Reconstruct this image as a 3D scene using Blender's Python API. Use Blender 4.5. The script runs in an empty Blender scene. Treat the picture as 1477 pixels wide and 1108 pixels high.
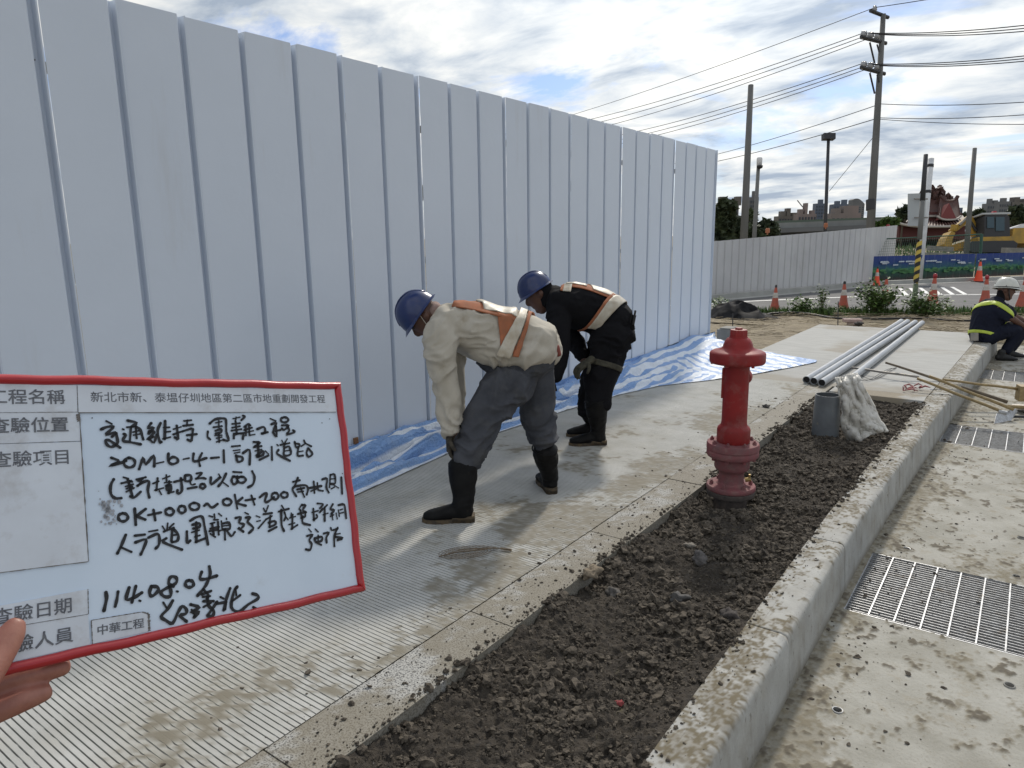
import bpy, math, random
import numpy as np
from mathutils import Vector, Matrix, noise as mnoise
from mathutils.bvhtree import BVHTree
random.seed(7); RNG = np.random.default_rng(7)
SC = bpy.context.scene
COL = SC.collection

# ---------------------------------------------------------------- camera
F_PX, CX, CY, H = 1025.0, 738.5, 554.0, 1.5
def _n(v): v = np.array(v, float); return v/np.linalg.norm(v)
_z = -_n([63.5, 4985.0, F_PX]); _f = np.array([758.5, -221.0, F_PX]); _y = _n(_f-_f.dot(_z)*_z); _x = np.cross(_y, _z)
ROT = np.array([_x, _y, _z])                      # camera axes (right, down, forward) -> world
right, up, back = ROT@[1, 0, 0], ROT@[0, -1, 0], ROT@[0, 0, -1]
cam = bpy.data.cameras.new('camera'); camo = bpy.data.objects.new('camera', cam); COL.objects.link(camo)
camo.matrix_world = Matrix(((right[0], up[0], back[0], 0), (right[1], up[1], back[1], 0), (right[2], up[2], back[2], H), (0, 0, 0, 1)))
cam.sensor_fit = 'HORIZONTAL'; cam.sensor_width = 36; cam.lens = 36*F_PX/1477; cam.clip_start = 0.05; cam.clip_end = 9000
SC.camera = camo

# ---------------------------------------------------------------- light
SUN_EL, SUN_AZ = math.radians(40), math.radians(-16)   # azimuth from +Y, positive towards +X
SD = Vector((math.sin(SUN_AZ)*math.cos(SUN_EL), math.cos(SUN_AZ)*math.cos(SUN_EL), math.sin(SUN_EL)))
sl = bpy.data.lights.new('sun', 'SUN'); sl.energy = 2.6; sl.angle = math.radians(4.5); sl.color = (1.0, 0.93, 0.82)
so = bpy.data.objects.new('sun', sl); COL.objects.link(so); so.rotation_euler = (-SD).to_track_quat('-Z', 'Y').to_euler(); so.location = (0, 0, 30)
SC.view_settings.view_transform = 'Standard'; SC.view_settings.look = 'None'; SC.view_settings.exposure = 0.06; SC.view_settings.gamma = 1
SC.view_settings.use_curve_mapping = False

def build_world():
    w = bpy.data.worlds.new('World'); SC.world = w; w.use_nodes = True
    nt = w.node_tree; N = nt.nodes; L = nt.links; N.clear()
    out = N.new('ShaderNodeOutputWorld'); mix = N.new('ShaderNodeMixShader')
    sky = N.new('ShaderNodeTexSky'); sky.sky_type = 'NISHITA'; sky.sun_disc = False; sky.sun_elevation = SUN_EL; sky.sun_rotation = SUN_AZ
    sky.air_density = 1.0; sky.dust_density = 1.0; sky.ozone_density = 1.5
    b1 = N.new('ShaderNodeBackground'); b1.inputs[1].default_value = 0.085
    tint = N.new('ShaderNodeMix'); tint.data_type = 'RGBA'; tint.blend_type = 'MULTIPLY'; tint.inputs[0].default_value = 1; tint.inputs[7].default_value = (0.8, 0.95, 1.25, 1)
    L.new(sky.outputs[0], tint.inputs[6]); L.new(tint.outputs[2], b1.inputs[0])
    b2 = N.new('ShaderNodeBackground'); b2.inputs[1].default_value = 1.0
    tc = N.new('ShaderNodeTexCoord'); sep = N.new('ShaderNodeSeparateXYZ'); L.new(tc.outputs['Generated'], sep.inputs[0])
    def m(op, a, b=None, clamp=False):
        n = N.new('ShaderNodeMath'); n.operation = op; n.use_clamp = clamp
        for i, v in enumerate((a, b)):
            if v is None: continue
            if hasattr(v, 'links') or hasattr(v, 'is_linked'): L.new(v, n.inputs[i])
            else: n.inputs[i].default_value = v
        return n.outputs[0]
    zc = m('ADD', m('MAXIMUM', sep.outputs[2], 0.0), 0.16)
    cx, cy = m('DIVIDE', sep.outputs[0], zc), m('DIVIDE', sep.outputs[1], zc)
    comb = N.new('ShaderNodeCombineXYZ'); L.new(cx, comb.inputs[0]); L.new(cy, comb.inputs[1])
    rot = N.new('ShaderNodeMapping'); rot.inputs['Rotation'].default_value = (0, 0, math.radians(20)); rot.inputs['Scale'].default_value = (0.85, 1.15, 1); rot.inputs['Location'].default_value = (3.1, 1.7, 0)
    L.new(comb.outputs[0], rot.inputs[0])
    n1 = N.new('ShaderNodeTexNoise'); n1.inputs['Scale'].default_value = 1.0; n1.inputs['Detail'].default_value = 9; n1.inputs['Roughness'].default_value = 0.58; n1.inputs['Distortion'].default_value = 0.5
    n2 = N.new('ShaderNodeTexNoise'); n2.inputs['Scale'].default_value = 2.5; n2.inputs['Detail'].default_value = 10; n2.inputs['Roughness'].default_value = 0.57; n2.inputs['Distortion'].default_value = 0.35
    off = N.new('ShaderNodeMapping'); off.inputs['Location'].default_value = (9.3, 4.1, 2.0); L.new(rot.outputs[0], off.inputs[0])
    L.new(rot.outputs[0], n1.inputs['Vector']); L.new(off.outputs[0], n2.inputs['Vector'])
    cover = N.new('ShaderNodeValToRGB'); cover.color_ramp.elements[0].position = 0.38; cover.color_ramp.elements[1].position = 0.47
    cover.color_ramp.elements[0].color = (0.0, 0.0, 0.0, 1); cover.color_ramp.elements[1].color = (1, 1, 1, 1)
    L.new(n1.outputs[0], cover.inputs[0])
    low = m('SUBTRACT', 1.0, m('MULTIPLY', sep.outputs[2], 7.0), True)       # cloud closes up towards the horizon
    cov = m('MAXIMUM', cover.outputs[0], m('MULTIPLY', low, 0.75))
    ramp = N.new('ShaderNodeValToRGB'); cr = ramp.color_ramp
    cr.elements[0].position = 0.34; cr.elements[0].color = (0.38, 0.45, 0.55, 1)
    cr.elements[1].position = 0.60; cr.elements[1].color = (0.93, 0.93, 0.90, 1)
    e = cr.elements.new(0.46); e.color = (0.64, 0.69, 0.74, 1)
    L.new(n2.outputs[0], ramp.inputs[0])
    # thin cloud shines where the sun stands behind it
    vd = N.new('ShaderNodeVectorMath'); vd.operation = 'DOT_PRODUCT'; L.new(tc.outputs['Generated'], vd.inputs[0]); vd.inputs[1].default_value = SD
    g = m('POWER', m('MAXIMUM', vd.outputs['Value'], 0.0), 7.0)
    glow = m('ADD', 0.90, m('MULTIPLY', g, 0.75))
    vm = N.new('ShaderNodeVectorMath'); vm.operation = 'SCALE'; L.new(ramp.outputs[0], vm.inputs[0]); L.new(glow, vm.inputs['Scale'])
    L.new(vm.outputs[0], b2.inputs[0])
    L.new(cov, mix.inputs[0]); L.new(b1.outputs[0], mix.inputs[1]); L.new(b2.outputs[0], mix.inputs[2]); L.new(mix.outputs[0], out.inputs[0])
build_world()

# ---------------------------------------------------------------- pixel helpers (photo 1477 x 1108)
def ray(px, py): return ROT@np.array([px-CX, py-CY, F_PX])
def G(px, py, z=0.0):
    d = ray(px, py); t = (z-H)/d[2]; return Vector((d[0]*t, d[1]*t, z))
def at(px, py, depth):
    d = ray(px, py)*(depth/F_PX); return Vector((d[0], d[1], d[2]+H))
RIGHT, UP, FWD = Vector(right), Vector(up), Vector(-back)

# ---------------------------------------------------------------- numpy noise
def _hash(ix, iy, iz):
    h = (ix*374761393+iy*668265263+iz*1274126177) & 0xffffffff
    h = ((h ^ (h >> 13))*1103515245) & 0xffffffff
    return ((h ^ (h >> 16)) & 0xffff)/65535.0
def vnoise(p):
    p = np.asarray(p, float); i = np.floor(p).astype(np.int64); f = p-i; f = f*f*(3-2*f); r = 0
    for dx in (0, 1):
        for dy in (0, 1):
            for dz in (0, 1):
                w = (f[..., 0] if dx else 1-f[..., 0])*(f[..., 1] if dy else 1-f[..., 1])*(f[..., 2] if dz else 1-f[..., 2])
                r = r+w*_hash(i[..., 0]+dx, i[..., 1]+dy, i[..., 2]+dz)
    return r
def fbm(p, octv=4, rough=0.5):
    p = np.asarray(p, float); a, s, t = 1.0, 0.0, 0.0
    for k in range(octv):
        s = s+a*vnoise(p*(2.03**k)+k*17.3); t += a; a *= rough
    return s/t
def fbm2(x, y, sc, octv=4, z=0.0, rough=0.5): return fbm(np.stack([x*sc, y*sc, np.full_like(x, z)], -1), octv, rough)
def sstep(a, b, x): t = np.clip((x-a)/(b-a), 0, 1); return t*t*(3-2*t)

# ---------------------------------------------------------------- materials
def mat(name, col, rough=0.7, col2=None, nscale=8.0, ramp=(0.35, 0.65), detail=6.0, bump=0.0, bscale=60.0, metal=0.0, spec=0.5,
        attr=None, attr_col=None, streak=None, coat=0.0, extra=None, coord='pos', trans=0.0, sheen=0.0, sss=0.0, bdist=0.01):
    m = bpy.data.materials.new(name); m.use_nodes = True; nt = m.node_tree; N = nt.nodes; L = nt.links
    p = N['Principled BSDF']; p.inputs['Roughness'].default_value = rough; p.inputs['Metallic'].default_value = metal
    p.inputs['Specular IOR Level'].default_value = spec; p.inputs['Coat Weight'].default_value = coat
    if trans: p.inputs['Transmission Weight'].default_value = trans
    if sheen: p.inputs['Sheen Weight'].default_value = sheen
    if sss: p.inputs['Subsurface Weight'].default_value = sss; p.inputs['Subsurface Radius'].default_value = (0.012, 0.005, 0.003)
    if coord == 'pos': src = N.new('ShaderNodeNewGeometry').outputs['Position']
    else: src = N.new('ShaderNodeTexCoord').outputs['Object']
    mp = N.new('ShaderNodeMapping'); L.new(src, mp.inputs[0])
    if streak: mp.inputs['Scale'].default_value = streak
    c = None
    def rgb(v): return (v[0], v[1], v[2], 1)
    if col2 is not None:
        n = N.new('ShaderNodeTexNoise'); n.inputs['Scale'].default_value = nscale; n.inputs['Detail'].default_value = detail; n.inputs['Roughness'].default_value = 0.6
        L.new(mp.outputs[0], n.inputs['Vector'])
        r = N.new('ShaderNodeValToRGB'); r.color_ramp.elements[0].position = ramp[0]; r.color_ramp.elements[1].position = ramp[1]
        r.color_ramp.elements[0].color = rgb(col2); r.color_ramp.elements[1].color = rgb(col); L.new(n.outputs[0], r.inputs[0]); c = r.outputs[0]
    for ex in (extra or []):                       # (colour, scale, lo, hi, strength[, streak])
        n = N.new('ShaderNodeTexNoise'); n.inputs['Scale'].default_value = ex[1]; n.inputs['Detail'].default_value = 7; n.inputs['Roughness'].default_value = 0.65
        v = src
        if len(ex) > 5:
            q = N.new('ShaderNodeMapping'); q.inputs['Scale'].default_value = ex[5]; L.new(src, q.inputs[0]); v = q.outputs[0]
        L.new(v, n.inputs['Vector'])
        r = N.new('ShaderNodeMapRange'); r.inputs['From Min'].default_value = ex[2]; r.inputs['From Max'].default_value = ex[3]; r.inputs['To Max'].default_value = ex[4]; L.new(n.outputs[0], r.inputs[0])
        mx = N.new('ShaderNodeMix'); mx.data_type = 'RGBA'; L.new(r.outputs[0], mx.inputs[0])
        if c is not None: L.new(c, mx.inputs[6])
        else: mx.inputs[6].default_value = rgb(col)
        mx.inputs[7].default_value = rgb(ex[0]); c = mx.outputs[2]
    if attr:
        for an, ac in (attr if isinstance(attr, list) else [(attr, attr_col)]):
            a = N.new('ShaderNodeAttribute'); a.attribute_name = an
            mx = N.new('ShaderNodeMix'); mx.data_type = 'RGBA'; L.new(a.outputs['Fac'], mx.inputs[0])
            if c is not None: L.new(c, mx.inputs[6])
            else: mx.inputs[6].default_value = rgb(col)
            mx.inputs[7].default_value = rgb(ac); c = mx.outputs[2]
    if c is None: p.inputs['Base Color'].default_value = rgb(col)
    else: L.new(c, p.inputs['Base Color'])
    if bump:
        n = N.new('ShaderNodeTexNoise'); n.inputs['Scale'].default_value = bscale; n.inputs['Detail'].default_value = 5; n.inputs['Roughness'].default_value = 0.6
        L.new(mp.outputs[0], n.inputs['Vector']); b = N.new('ShaderNodeBump'); b.inputs['Strength'].default_value = bump; b.inputs['Distance'].default_value = bdist
        L.new(n.outputs[0], b.inputs['Height']); L.new(b.outputs[0], p.inputs['Normal'])
    return m

# ---------------------------------------------------------------- mesh helpers
def link_mesh(name, me, parent=None, loc=None):
    o = bpy.data.objects.new(name, me); COL.objects.link(o)
    if parent is not None: o.parent = parent
    if loc is not None: o.location = loc
    return o
def tag(o, label=None, cat=None, group=None, kind=None):
    if label: o['label'] = label
    if cat: o['category'] = cat
    if group: o['group'] = group
    if kind: o['kind'] = kind
    return o
def empty(name, loc, label=None, cat=None, group=None, rz=0.0):
    o = bpy.data.objects.new(name, None); COL.objects.link(o); o.location = loc; o.rotation_euler = (0, 0, rz); o.empty_display_size = 0.1
    tag(o, label, cat, group); return o
def copy_tree(o, parent=None):
    c = o.copy(); COL.objects.link(c); c.parent = parent
    for ch in [k for k in bpy.data.objects if k.parent == o]: copy_tree(ch, c)
    return c
def children(o): return [k for k in bpy.data.objects if k.parent == o]

class MB:
    def __init__(s): s.v = []; s.f = []
    def add(s, vs, fs):
        o = len(s.v); s.v += [tuple(v) for v in vs]; s.f += [tuple(i+o for i in f) for f in fs]; return s
    def box(s, c, d, M=None):
        x, y, z = c; a, b, e = d[0]/2, d[1]/2, d[2]/2
        vs = [Vector((i*a, j*b, k*e)) for i in (-1, 1) for j in (-1, 1) for k in (-1, 1)]
        if M is not None: vs = [M@v for v in vs]
        vs = [v+Vector(c) for v in vs]
        return s.add(vs, [(0, 1, 3, 2), (4, 6, 7, 5), (0, 4, 5, 1), (2, 3, 7, 6), (0, 2, 6, 4), (1, 5, 7, 3)])
    def tube(s, pts, r, n=8, cap=True, flat=None):
        pts = [Vector(p) for p in pts]; R = r if isinstance(r, (list, tuple)) else [r]*len(pts)
        rings = []; prev = None
        for i, p in enumerate(pts):
            t = (pts[min(i+1, len(pts)-1)]-pts[max(i-1, 0)])
            if t.length < 1e-9: t = Vector((0, 0, 1))
            t.normalize()
            if prev is None: a = t.orthogonal().normalized()
            else:
                a = prev-t*prev.dot(t)
                a = a.normalized() if a.length > 1e-6 else t.orthogonal().normalized()
            prev = a; b = t.cross(a)
            ring = [p+(a*math.cos(2*math.pi*k/n)+b*math.sin(2*math.pi*k/n)*(flat or 1))*R[i] for k in range(n)]
            rings.append(ring)
        vs = [v for rg in rings for v in rg]; fs = []
        for i in range(len(rings)-1):
            for k in range(n): fs.append((i*n+k, i*n+(k+1) % n, (i+1)*n+(k+1) % n, (i+1)*n+k))
        if cap: fs.append(tuple(range(n-1, -1, -1))); fs.append(tuple((len(rings)-1)*n+k for k in range(n)))
        return s.add(vs, fs)
    def lathe(s, prof, c=(0, 0, 0), n=32, M=None, cap=True):
        vs = []; c = Vector(c)
        for r, z in prof:
            for k in range(n):
                v = Vector((r*math.cos(2*math.pi*k/n), r*math.sin(2*math.pi*k/n), z)); vs.append((M@v if M is not None else v)+c)
        fs = []
        for i in range(len(prof)-1):
            for k in range(n): fs.append((i*n+k, i*n+(k+1) % n, (i+1)*n+(k+1) % n, (i+1)*n+k))
        if cap: fs.append(tuple(range(n-1, -1, -1))); fs.append(tuple((len(prof)-1)*n+k for k in range(n)))
        return s.add(vs, fs)
    def prism(s, poly, ext, c=(0, 0, 0)):           # poly of 3D points, extruded by vector ext
        n = len(poly); a = [Vector(p)+Vector(c) for p in poly]; b = [p+Vector(ext) for p in a]
        return s.add(a+b, [tuple(range(n-1, -1, -1)), tuple(range(n, 2*n))]+[(i, (i+1) % n, n+(i+1) % n, n+i) for i in range(n)])
    def build(s, name, m, parent=None, smooth=False, loc=None, rel=True, auto=None):
        me = bpy.data.meshes.new(name); off = Vector((0, 0, 0))
        if parent is not None and rel:
            p = parent
            while p is not None: off += Vector(p.location); p = p.parent
        if loc is not None: off += Vector(loc)
        me.from_pydata([tuple(Vector(v)-off) for v in s.v], [], s.f); me.materials.append(m)
        if smooth: me.polygons.foreach_set('use_smooth', [True]*len(me.polygons))
        me.update()
        import bmesh
        b = bmesh.new(); b.from_mesh(me); bmesh.ops.recalc_face_normals(b, faces=b.faces); b.to_mesh(me); b.free()
        if auto is not None:
            me.polygons.foreach_set('use_smooth', [True]*len(me.polygons)); me.set_sharp_from_angle(angle=math.radians(auto))
        return link_mesh(name, me, parent, loc)

def grid_obj(name, X, Y, Zz, m, attrs=None, parent=None, smooth=True, keep=None):
    ny, nx = X.shape; v = np.stack([X, Y, Zz], -1).reshape(-1, 3)
    i = np.arange(ny*nx).reshape(ny, nx); f = np.stack([i[:-1, :-1], i[:-1, 1:], i[1:, 1:], i[1:, :-1]], -1).reshape(-1, 4)
    if keep is not None: f = f[keep.reshape(-1)]
    me = bpy.data.meshes.new(name); me.vertices.add(len(v)); me.vertices.foreach_set('co', v.astype(np.float32).ravel())
    me.loops.add(len(f)*4); me.loops.foreach_set('vertex_index', f.astype(np.int32).ravel())
    me.polygons.add(len(f)); me.polygons.foreach_set('loop_start', np.arange(0, len(f)*4, 4, dtype=np.int32)); me.polygons.foreach_set('loop_total', np.full(len(f), 4, dtype=np.int32))
    me.polygons.foreach_set('use_smooth', np.full(len(f), smooth)); me.update(calc_edges=True)
    for k, a in (attrs or {}).items():
        at_ = me.attributes.new(k, 'FLOAT', 'POINT'); at_.data.foreach_set('value', np.asarray(a, np.float32).ravel())
    me.materials.append(m); return link_mesh(name, me, parent)

def text_obj(name, body, size, m, M, parent=None, align='LEFT', bold=0.0):
    c = bpy.data.curves.new(name, 'FONT'); c.body = body; c.size = size; c.offset = bold; c.align_x = align; c.extrude = 0.0002; c.resolution_u = 2
    o = bpy.data.objects.new(name+'_tmp', c); COL.objects.link(o); dg = bpy.context.evaluated_depsgraph_get(); dg.update()
    me = bpy.data.meshes.new_from_object(o.evaluated_get(dg)); bpy.data.objects.remove(o); bpy.data.curves.remove(c)
    me.transform(M); me.materials.clear(); me.materials.append(m); return link_mesh(name, me, parent)

# lofted, voxel-merged organic shapes. keys: (px, py, depth, r_image_px, r_depth_m) or (Vector, r_a, r_b, hintVector)
def catmull(pts, k=4):
    P = [np.array(p, float) for p in pts]; P = [2*P[0]-P[1]]+P+[2*P[-1]-P[-2]]; o = []
    for i in range(1, len(P)-2):
        a, b, c, d = P[i-1:i+3]
        for j in range(k):
            t = j/k; o.append(.5*((2*b)+(c-a)*t+(2*a-5*b+4*c-d)*t*t+(3*b-a-3*c+d)*t**3))
    o.append(P[-2]); return o
def pk(px, py, dep, rp, rd=None):                  # a key ring from photo measures
    r = rp*dep/F_PX; p = at(px, py, dep); return (p.x, p.y, p.z, r, r if rd is None else rd)
def loft(mb, keys, k=4, n=18, hint=None, sup=2.0):
    S = catmull(keys, k); hint = hint or FWD; rings = []
    for i, s in enumerate(S):
        t = Vector(S[min(i+1, len(S)-1)][:3]-S[max(i-1, 0)][:3]).normalized()
        b = (hint-t*hint.dot(t)).normalized(); a = t.cross(b)
        rings.append([Vector(s[:3])+a*math.cos(q)*s[3]+b*math.sin(q)*s[4] for q in (2*math.pi*j/n for j in range(n))])
    # rounded ends
    def endcap(i, sgn):
        s = S[i]; t = Vector(S[min(i+1, len(S)-1)][:3]-S[max(i-1, 0)][:3]).normalized()*sgn
        b = (hint-t*hint.dot(t)).normalized(); a = t.cross(b); r = min(s[3], s[4]); o = []
        for q in (0.45, 0.85, 1.2): o.append([Vector(s[:3])+t*r*math.sin(q)*0.7+(v-Vector(s[:3]))*math.cos(q) for v in rings[i]])
        return o
    A = endcap(0, -1)[::-1]; B = endcap(len(S)-1, 1); rings = A+rings+B
    vs = [v for rg in rings for v in rg]; fs = []
    for i in range(len(rings)-1):
        for j in range(n): fs.append((i*n+j, i*n+(j+1) % n, (i+1)*n+(j+1) % n, (i+1)*n+j))
    fs.append(tuple(range(n-1, -1, -1))); fs.append(tuple((len(rings)-1)*n+j for j in range(n)))
    mb.add(vs, fs)
def fuse(name, mb, m, parent, voxel=0.01, smooth=4, wr=0.0, wscale=(14, 14, 14), wr2=0.0, sharp=1.0):
    me = bpy.data.meshes.new('t'); me.from_pydata([tuple(v) for v in mb.v], [], mb.f); me.update()
    import bmesh
    b = bmesh.new(); b.from_mesh(me); bmesh.ops.recalc_face_normals(b, faces=b.faces); b.to_mesh(me); b.free()
    o = bpy.data.objects.new('t', me); COL.objects.link(o)
    md = o.modifiers.new('r', 'REMESH'); md.mode = 'VOXEL'; md.voxel_size = voxel
    if smooth: sm = o.modifiers.new('s', 'SMOOTH'); sm.iterations = smooth; sm.factor = 0.6
    dg = bpy.context.evaluated_depsgraph_get(); dg.update(); me2 = bpy.data.meshes.new_from_object(o.evaluated_get(dg)); bpy.data.objects.remove(o)
    me2.name = name; n = len(me2.vertices); co = np.empty(n*3, np.float32); me2.vertices.foreach_get('co', co); co = co.reshape(-1, 3).astype(float)
    no = np.empty(n*3, np.float32); me2.vertices.foreach_get('normal', no); no = no.reshape(-1, 3)
    if wr:
        rt = np.array(Matrix.Rotation(.5, 3, 'X')@Matrix.Rotation(.35, 3, 'Z')); q = (co@rt)*np.array(wscale); warp = (fbm(co*5+3, 2)[:, None]-.5)*np.array([3.0, 2.0, 4.5])
        r1 = 1-np.abs(2*vnoise(q+warp)-1); r2 = 1-np.abs(2*vnoise(q*2.1+warp*1.5+9)-1); amp = .35+1.0*sstep(.35, .65, fbm(co*4.5+7, 2))
        d = (r1**2.2-.35)+.45*(r2**2.2-.35); co = co+no*((d*amp)[:, None]*wr)
    if wr2: co = co+no*((fbm(co*38, 3)-0.5)[:, None]*wr2)
    off = np.zeros(3); p = parent
    while p is not None: off += np.array(p.location); p = p.parent
    me2.vertices.foreach_set('co', (co-off).astype(np.float32).ravel()); me2.polygons.foreach_set('use_smooth', np.full(len(me2.polygons), True))
    me2.materials.clear(); me2.materials.append(m); me2.update(); return link_mesh(name, me2, parent)
# ================================================================ MATERIALS
M = {}
M['fence'] = mat('fence_paint', (0.65, 0.71, 0.80), 0.36, col2=(0.61, 0.67, 0.76), nscale=0.9, ramp=(.3, .7), spec=0.4, bump=.35, bscale=1.3, bdist=.03, extra=[((0.45, 0.44, 0.42), 3.0, .62, .8, .35, (1, 1, .15)), ((0.3, 0.28, 0.25), 60, .72, .8, .5)])
M['fence2'] = mat('old_fence_paint', (0.62, 0.62, 0.62), 0.5, col2=(0.52, 0.52, 0.53), nscale=0.7, extra=[((0.3, 0.28, 0.25), 1.5, .55, .8, .5, (1, 1, .3))])
M['screw'] = mat('rusty_screw', (0.05, 0.04, 0.035), 0.7)
M['paving'] = mat('ribbed_paving_concrete', (0.50, 0.50, 0.48), 0.85, col2=(0.38, 0.38, 0.36), nscale=5, ramp=(.3, .7), bump=.5, bscale=160, bdist=.003,
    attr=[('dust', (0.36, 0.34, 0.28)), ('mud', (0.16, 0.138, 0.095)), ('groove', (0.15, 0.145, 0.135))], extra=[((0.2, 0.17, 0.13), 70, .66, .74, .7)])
M['slab'] = mat('brushed_slab_concrete', (0.40, 0.40, 0.385), 0.85, col2=(0.33, 0.33, 0.315), nscale=2.5, bump=.6, bscale=90, bdist=.004, streak=(1, 5, 1), attr=[('mud', (0.24, 0.205, 0.15))], extra=[((0.2, 0.19, 0.17), 90, .58, .7, .5), ((0.3, 0.27, 0.22), 6, .58, .75, .5, (1, 6, 1))])
M['granite'] = mat('speckled_border', (0.40, 0.395, 0.37), 0.8, col2=(0.10, 0.10, 0.10), nscale=150, ramp=(.40, .52), detail=2, bump=.4, bscale=120, bdist=.003, attr=[('mud', (0.165, 0.14, 0.095))], extra=[((0.10, 0.085, 0.06), 20, .60, .70, .6)])
M['kerb'] = mat('kerb_concrete', (0.41, 0.41, 0.39), 0.85, col2=(0.32, 0.315, 0.295), nscale=7, bump=.4, bscale=70, bdist=.004, attr=[('mud', (0.135, 0.112, 0.070))], extra=[((0.10, 0.085, 0.07), 38, .62, .70, .85), ((0.30, 0.27, 0.21), 5, .5, .7, .35), ((0.18, 0.165, 0.14), 120, .58, .70, .5), ((0.12, 0.10, 0.075), 16, .64, .72, .7)])
M['road'] = mat('gutter_concrete', (0.365, 0.355, 0.318), 0.88, col2=(0.275, 0.265, 0.228), nscale=4.5, ramp=(.36, .6), bump=.6, bscale=55, bdist=.006, attr=[('mud', (0.175, 0.150, 0.100)), ('dark', (0.09, 0.075, 0.055))],
    extra=[((0.27, 0.235, 0.17), 13, .56, .70, .6), ((0.10, 0.085, 0.065), 42, .66, .72, .8, (1, .6, 1)), ((0.46, 0.455, 0.43), 2.2, .56, .7, .6), ((0.20, 0.18, 0.14), 130, .56, .68, .55), ((0.50, 0.49, 0.45), 210, .60, .70, .45)])
M['soil'] = mat('dark_soil', (0.056, 0.045, 0.033), 0.95, col2=(0.022, 0.018, 0.014), nscale=45, ramp=(.35, .62), bump=1.0, bscale=170, bdist=.006, extra=[((0.14, 0.12, 0.06), 9, .64, .74, .6), ((0.16, 0.15, 0.14), 110, .62, .7, .7)])
M['clod'] = mat('soil_clod', (0.115, 0.095, 0.072), 0.95, col2=(0.025, 0.020, 0.015), nscale=38, ramp=(.35, .6), bump=1.0, bscale=220, bdist=.004)
M['dirt'] = mat('bare_earth', (0.30, 0.25, 0.17), 0.95, col2=(0.19, 0.155, 0.105), nscale=1.4, bump=.8, bscale=14, bdist=.05, streak=(1, 2.2, 1), extra=[((0.42, 0.37, 0.27), 7, .55, .72, .7, (1, 4, 1)), ((0.10, 0.12, 0.045), .35, .56, .66, .8)])
M['asphalt'] = mat('asphalt', (0.115, 0.115, 0.118), 0.85, col2=(0.085, 0.085, 0.088), nscale=3, bump=.4, bscale=90, bdist=.01, extra=[((0.19, 0.18, 0.165), 1.2, .5, .75, .5, (1, 3, 1))])
M['roadpaint'] = mat('road_paint', (0.75, 0.75, 0.73), 0.7, col2=(0.5, 0.5, 0.49), nscale=9, ramp=(.25, .5))
M['gutter'] = mat('far_gutter_concrete', (0.40, 0.40, 0.38), 0.85, col2=(0.32, 0.32, 0.30), nscale=2)
M['hyd'] = mat('hydrant_red_paint', (0.27, 0.018, 0.018), 0.5, col2=(0.20, 0.018, 0.018), nscale=9, spec=0.3, coat=0.0, bump=.25, bscale=45, bdist=.003, extra=[((0.24, 0.11, 0.10), 13, .52, .72, .5), ((0.12, 0.05, 0.04), 55, .68, .76, .6)])
M['hyd_dusty'] = mat('hydrant_dusty_red_paint', (0.22, 0.062, 0.070), 0.8, col2=(0.16, 0.075, 0.078), nscale=14, bump=.4, bscale=60, bdist=.003, extra=[((0.24, 0.16, 0.14), 24, .50, .70, .5)])
M['hyd_iron'] = mat('dark_cast_iron', (0.05, 0.043, 0.04), 0.8, col2=(0.10, 0.08, 0.07), nscale=20, bump=.5, bscale=60)
M['zinc'] = mat('galvanised_steel', (0.52, 0.53, 0.54), 0.5, col2=(0.33, 0.33, 0.33), nscale=40, metal=0.75, extra=[((0.25, 0.2, 0.14), 12, .58, .7, .7)])
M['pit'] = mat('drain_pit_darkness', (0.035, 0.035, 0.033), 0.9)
M['pvc'] = mat('grey_pvc', (0.36, 0.38, 0.40), 0.38, col2=(0.29, 0.31, 0.33), nscale=5, extra=[((0.42, 0.38, 0.31), 9, .58, .75, .5)])
M['pvc_dark'] = mat('dark_grey_pvc', (0.135, 0.15, 0.165), 0.42, col2=(0.10, 0.11, 0.12), nscale=9, extra=[((0.3, 0.26, 0.2), 22, .62, .75, .6)])
M['inside'] = mat('hollow_darkness', (0.02, 0.02, 0.022), 0.8)  # near-black, standing in for shade inside pipes and sockets
M['sack'] = mat('woven_white_sack', (0.58, 0.565, 0.53), 0.5, col2=(0.42, 0.405, 0.36), nscale=14, bump=.3, bscale=300, bdist=.001, extra=[((0.17, 0.13, 0.08), 16, .56, .7, .7)])
M['wood'] = mat('bamboo_handle', (0.36, 0.27, 0.13), 0.6, col2=(0.24, 0.17, 0.08), nscale=12, streak=(3, 3, 3))
M['wood_dark'] = mat('weathered_handle', (0.11, 0.085, 0.06), 0.75, col2=(0.17, 0.14, 0.10), nscale=15)
M['steel'] = mat('worn_steel', (0.22, 0.21, 0.20), 0.55, col2=(0.32, 0.29, 0.25), nscale=14, metal=.4)
M['blackplastic'] = mat('black_plastic_sheet', (0.010, 0.010, 0.011), 0.7, spec=.05, col2=(0.03, 0.03, 0.033), nscale=8)
M['conc'] = mat('weathered_concrete', (0.30, 0.29, 0.27), 0.9, col2=(0.20, 0.195, 0.18), nscale=3, bump=.3, bscale=30)
M['pole'] = mat('concrete_pole', (0.17, 0.17, 0.165), 0.85, col2=(0.12, 0.12, 0.115), nscale=1.5, streak=(1, 1, .2))
M['darksteel'] = mat('dark_painted_steel', (0.035, 0.036, 0.04), 0.6)
M['ceramic'] = mat('grey_porcelain', (0.42, 0.43, 0.45), 0.3)
M['white'] = mat('white_paint', (0.72, 0.73, 0.74), 0.45, col2=(0.6, 0.6, 0.6), nscale=3)
M['black'] = mat('black_rubber', (0.012, 0.012, 0.013), 0.6)
M['leaf'] = mat('weed_leaves', (0.10, 0.17, 0.035), 0.6, col2=(0.045, 0.085, 0.02), nscale=9, ramp=(.4, .6))
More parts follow.
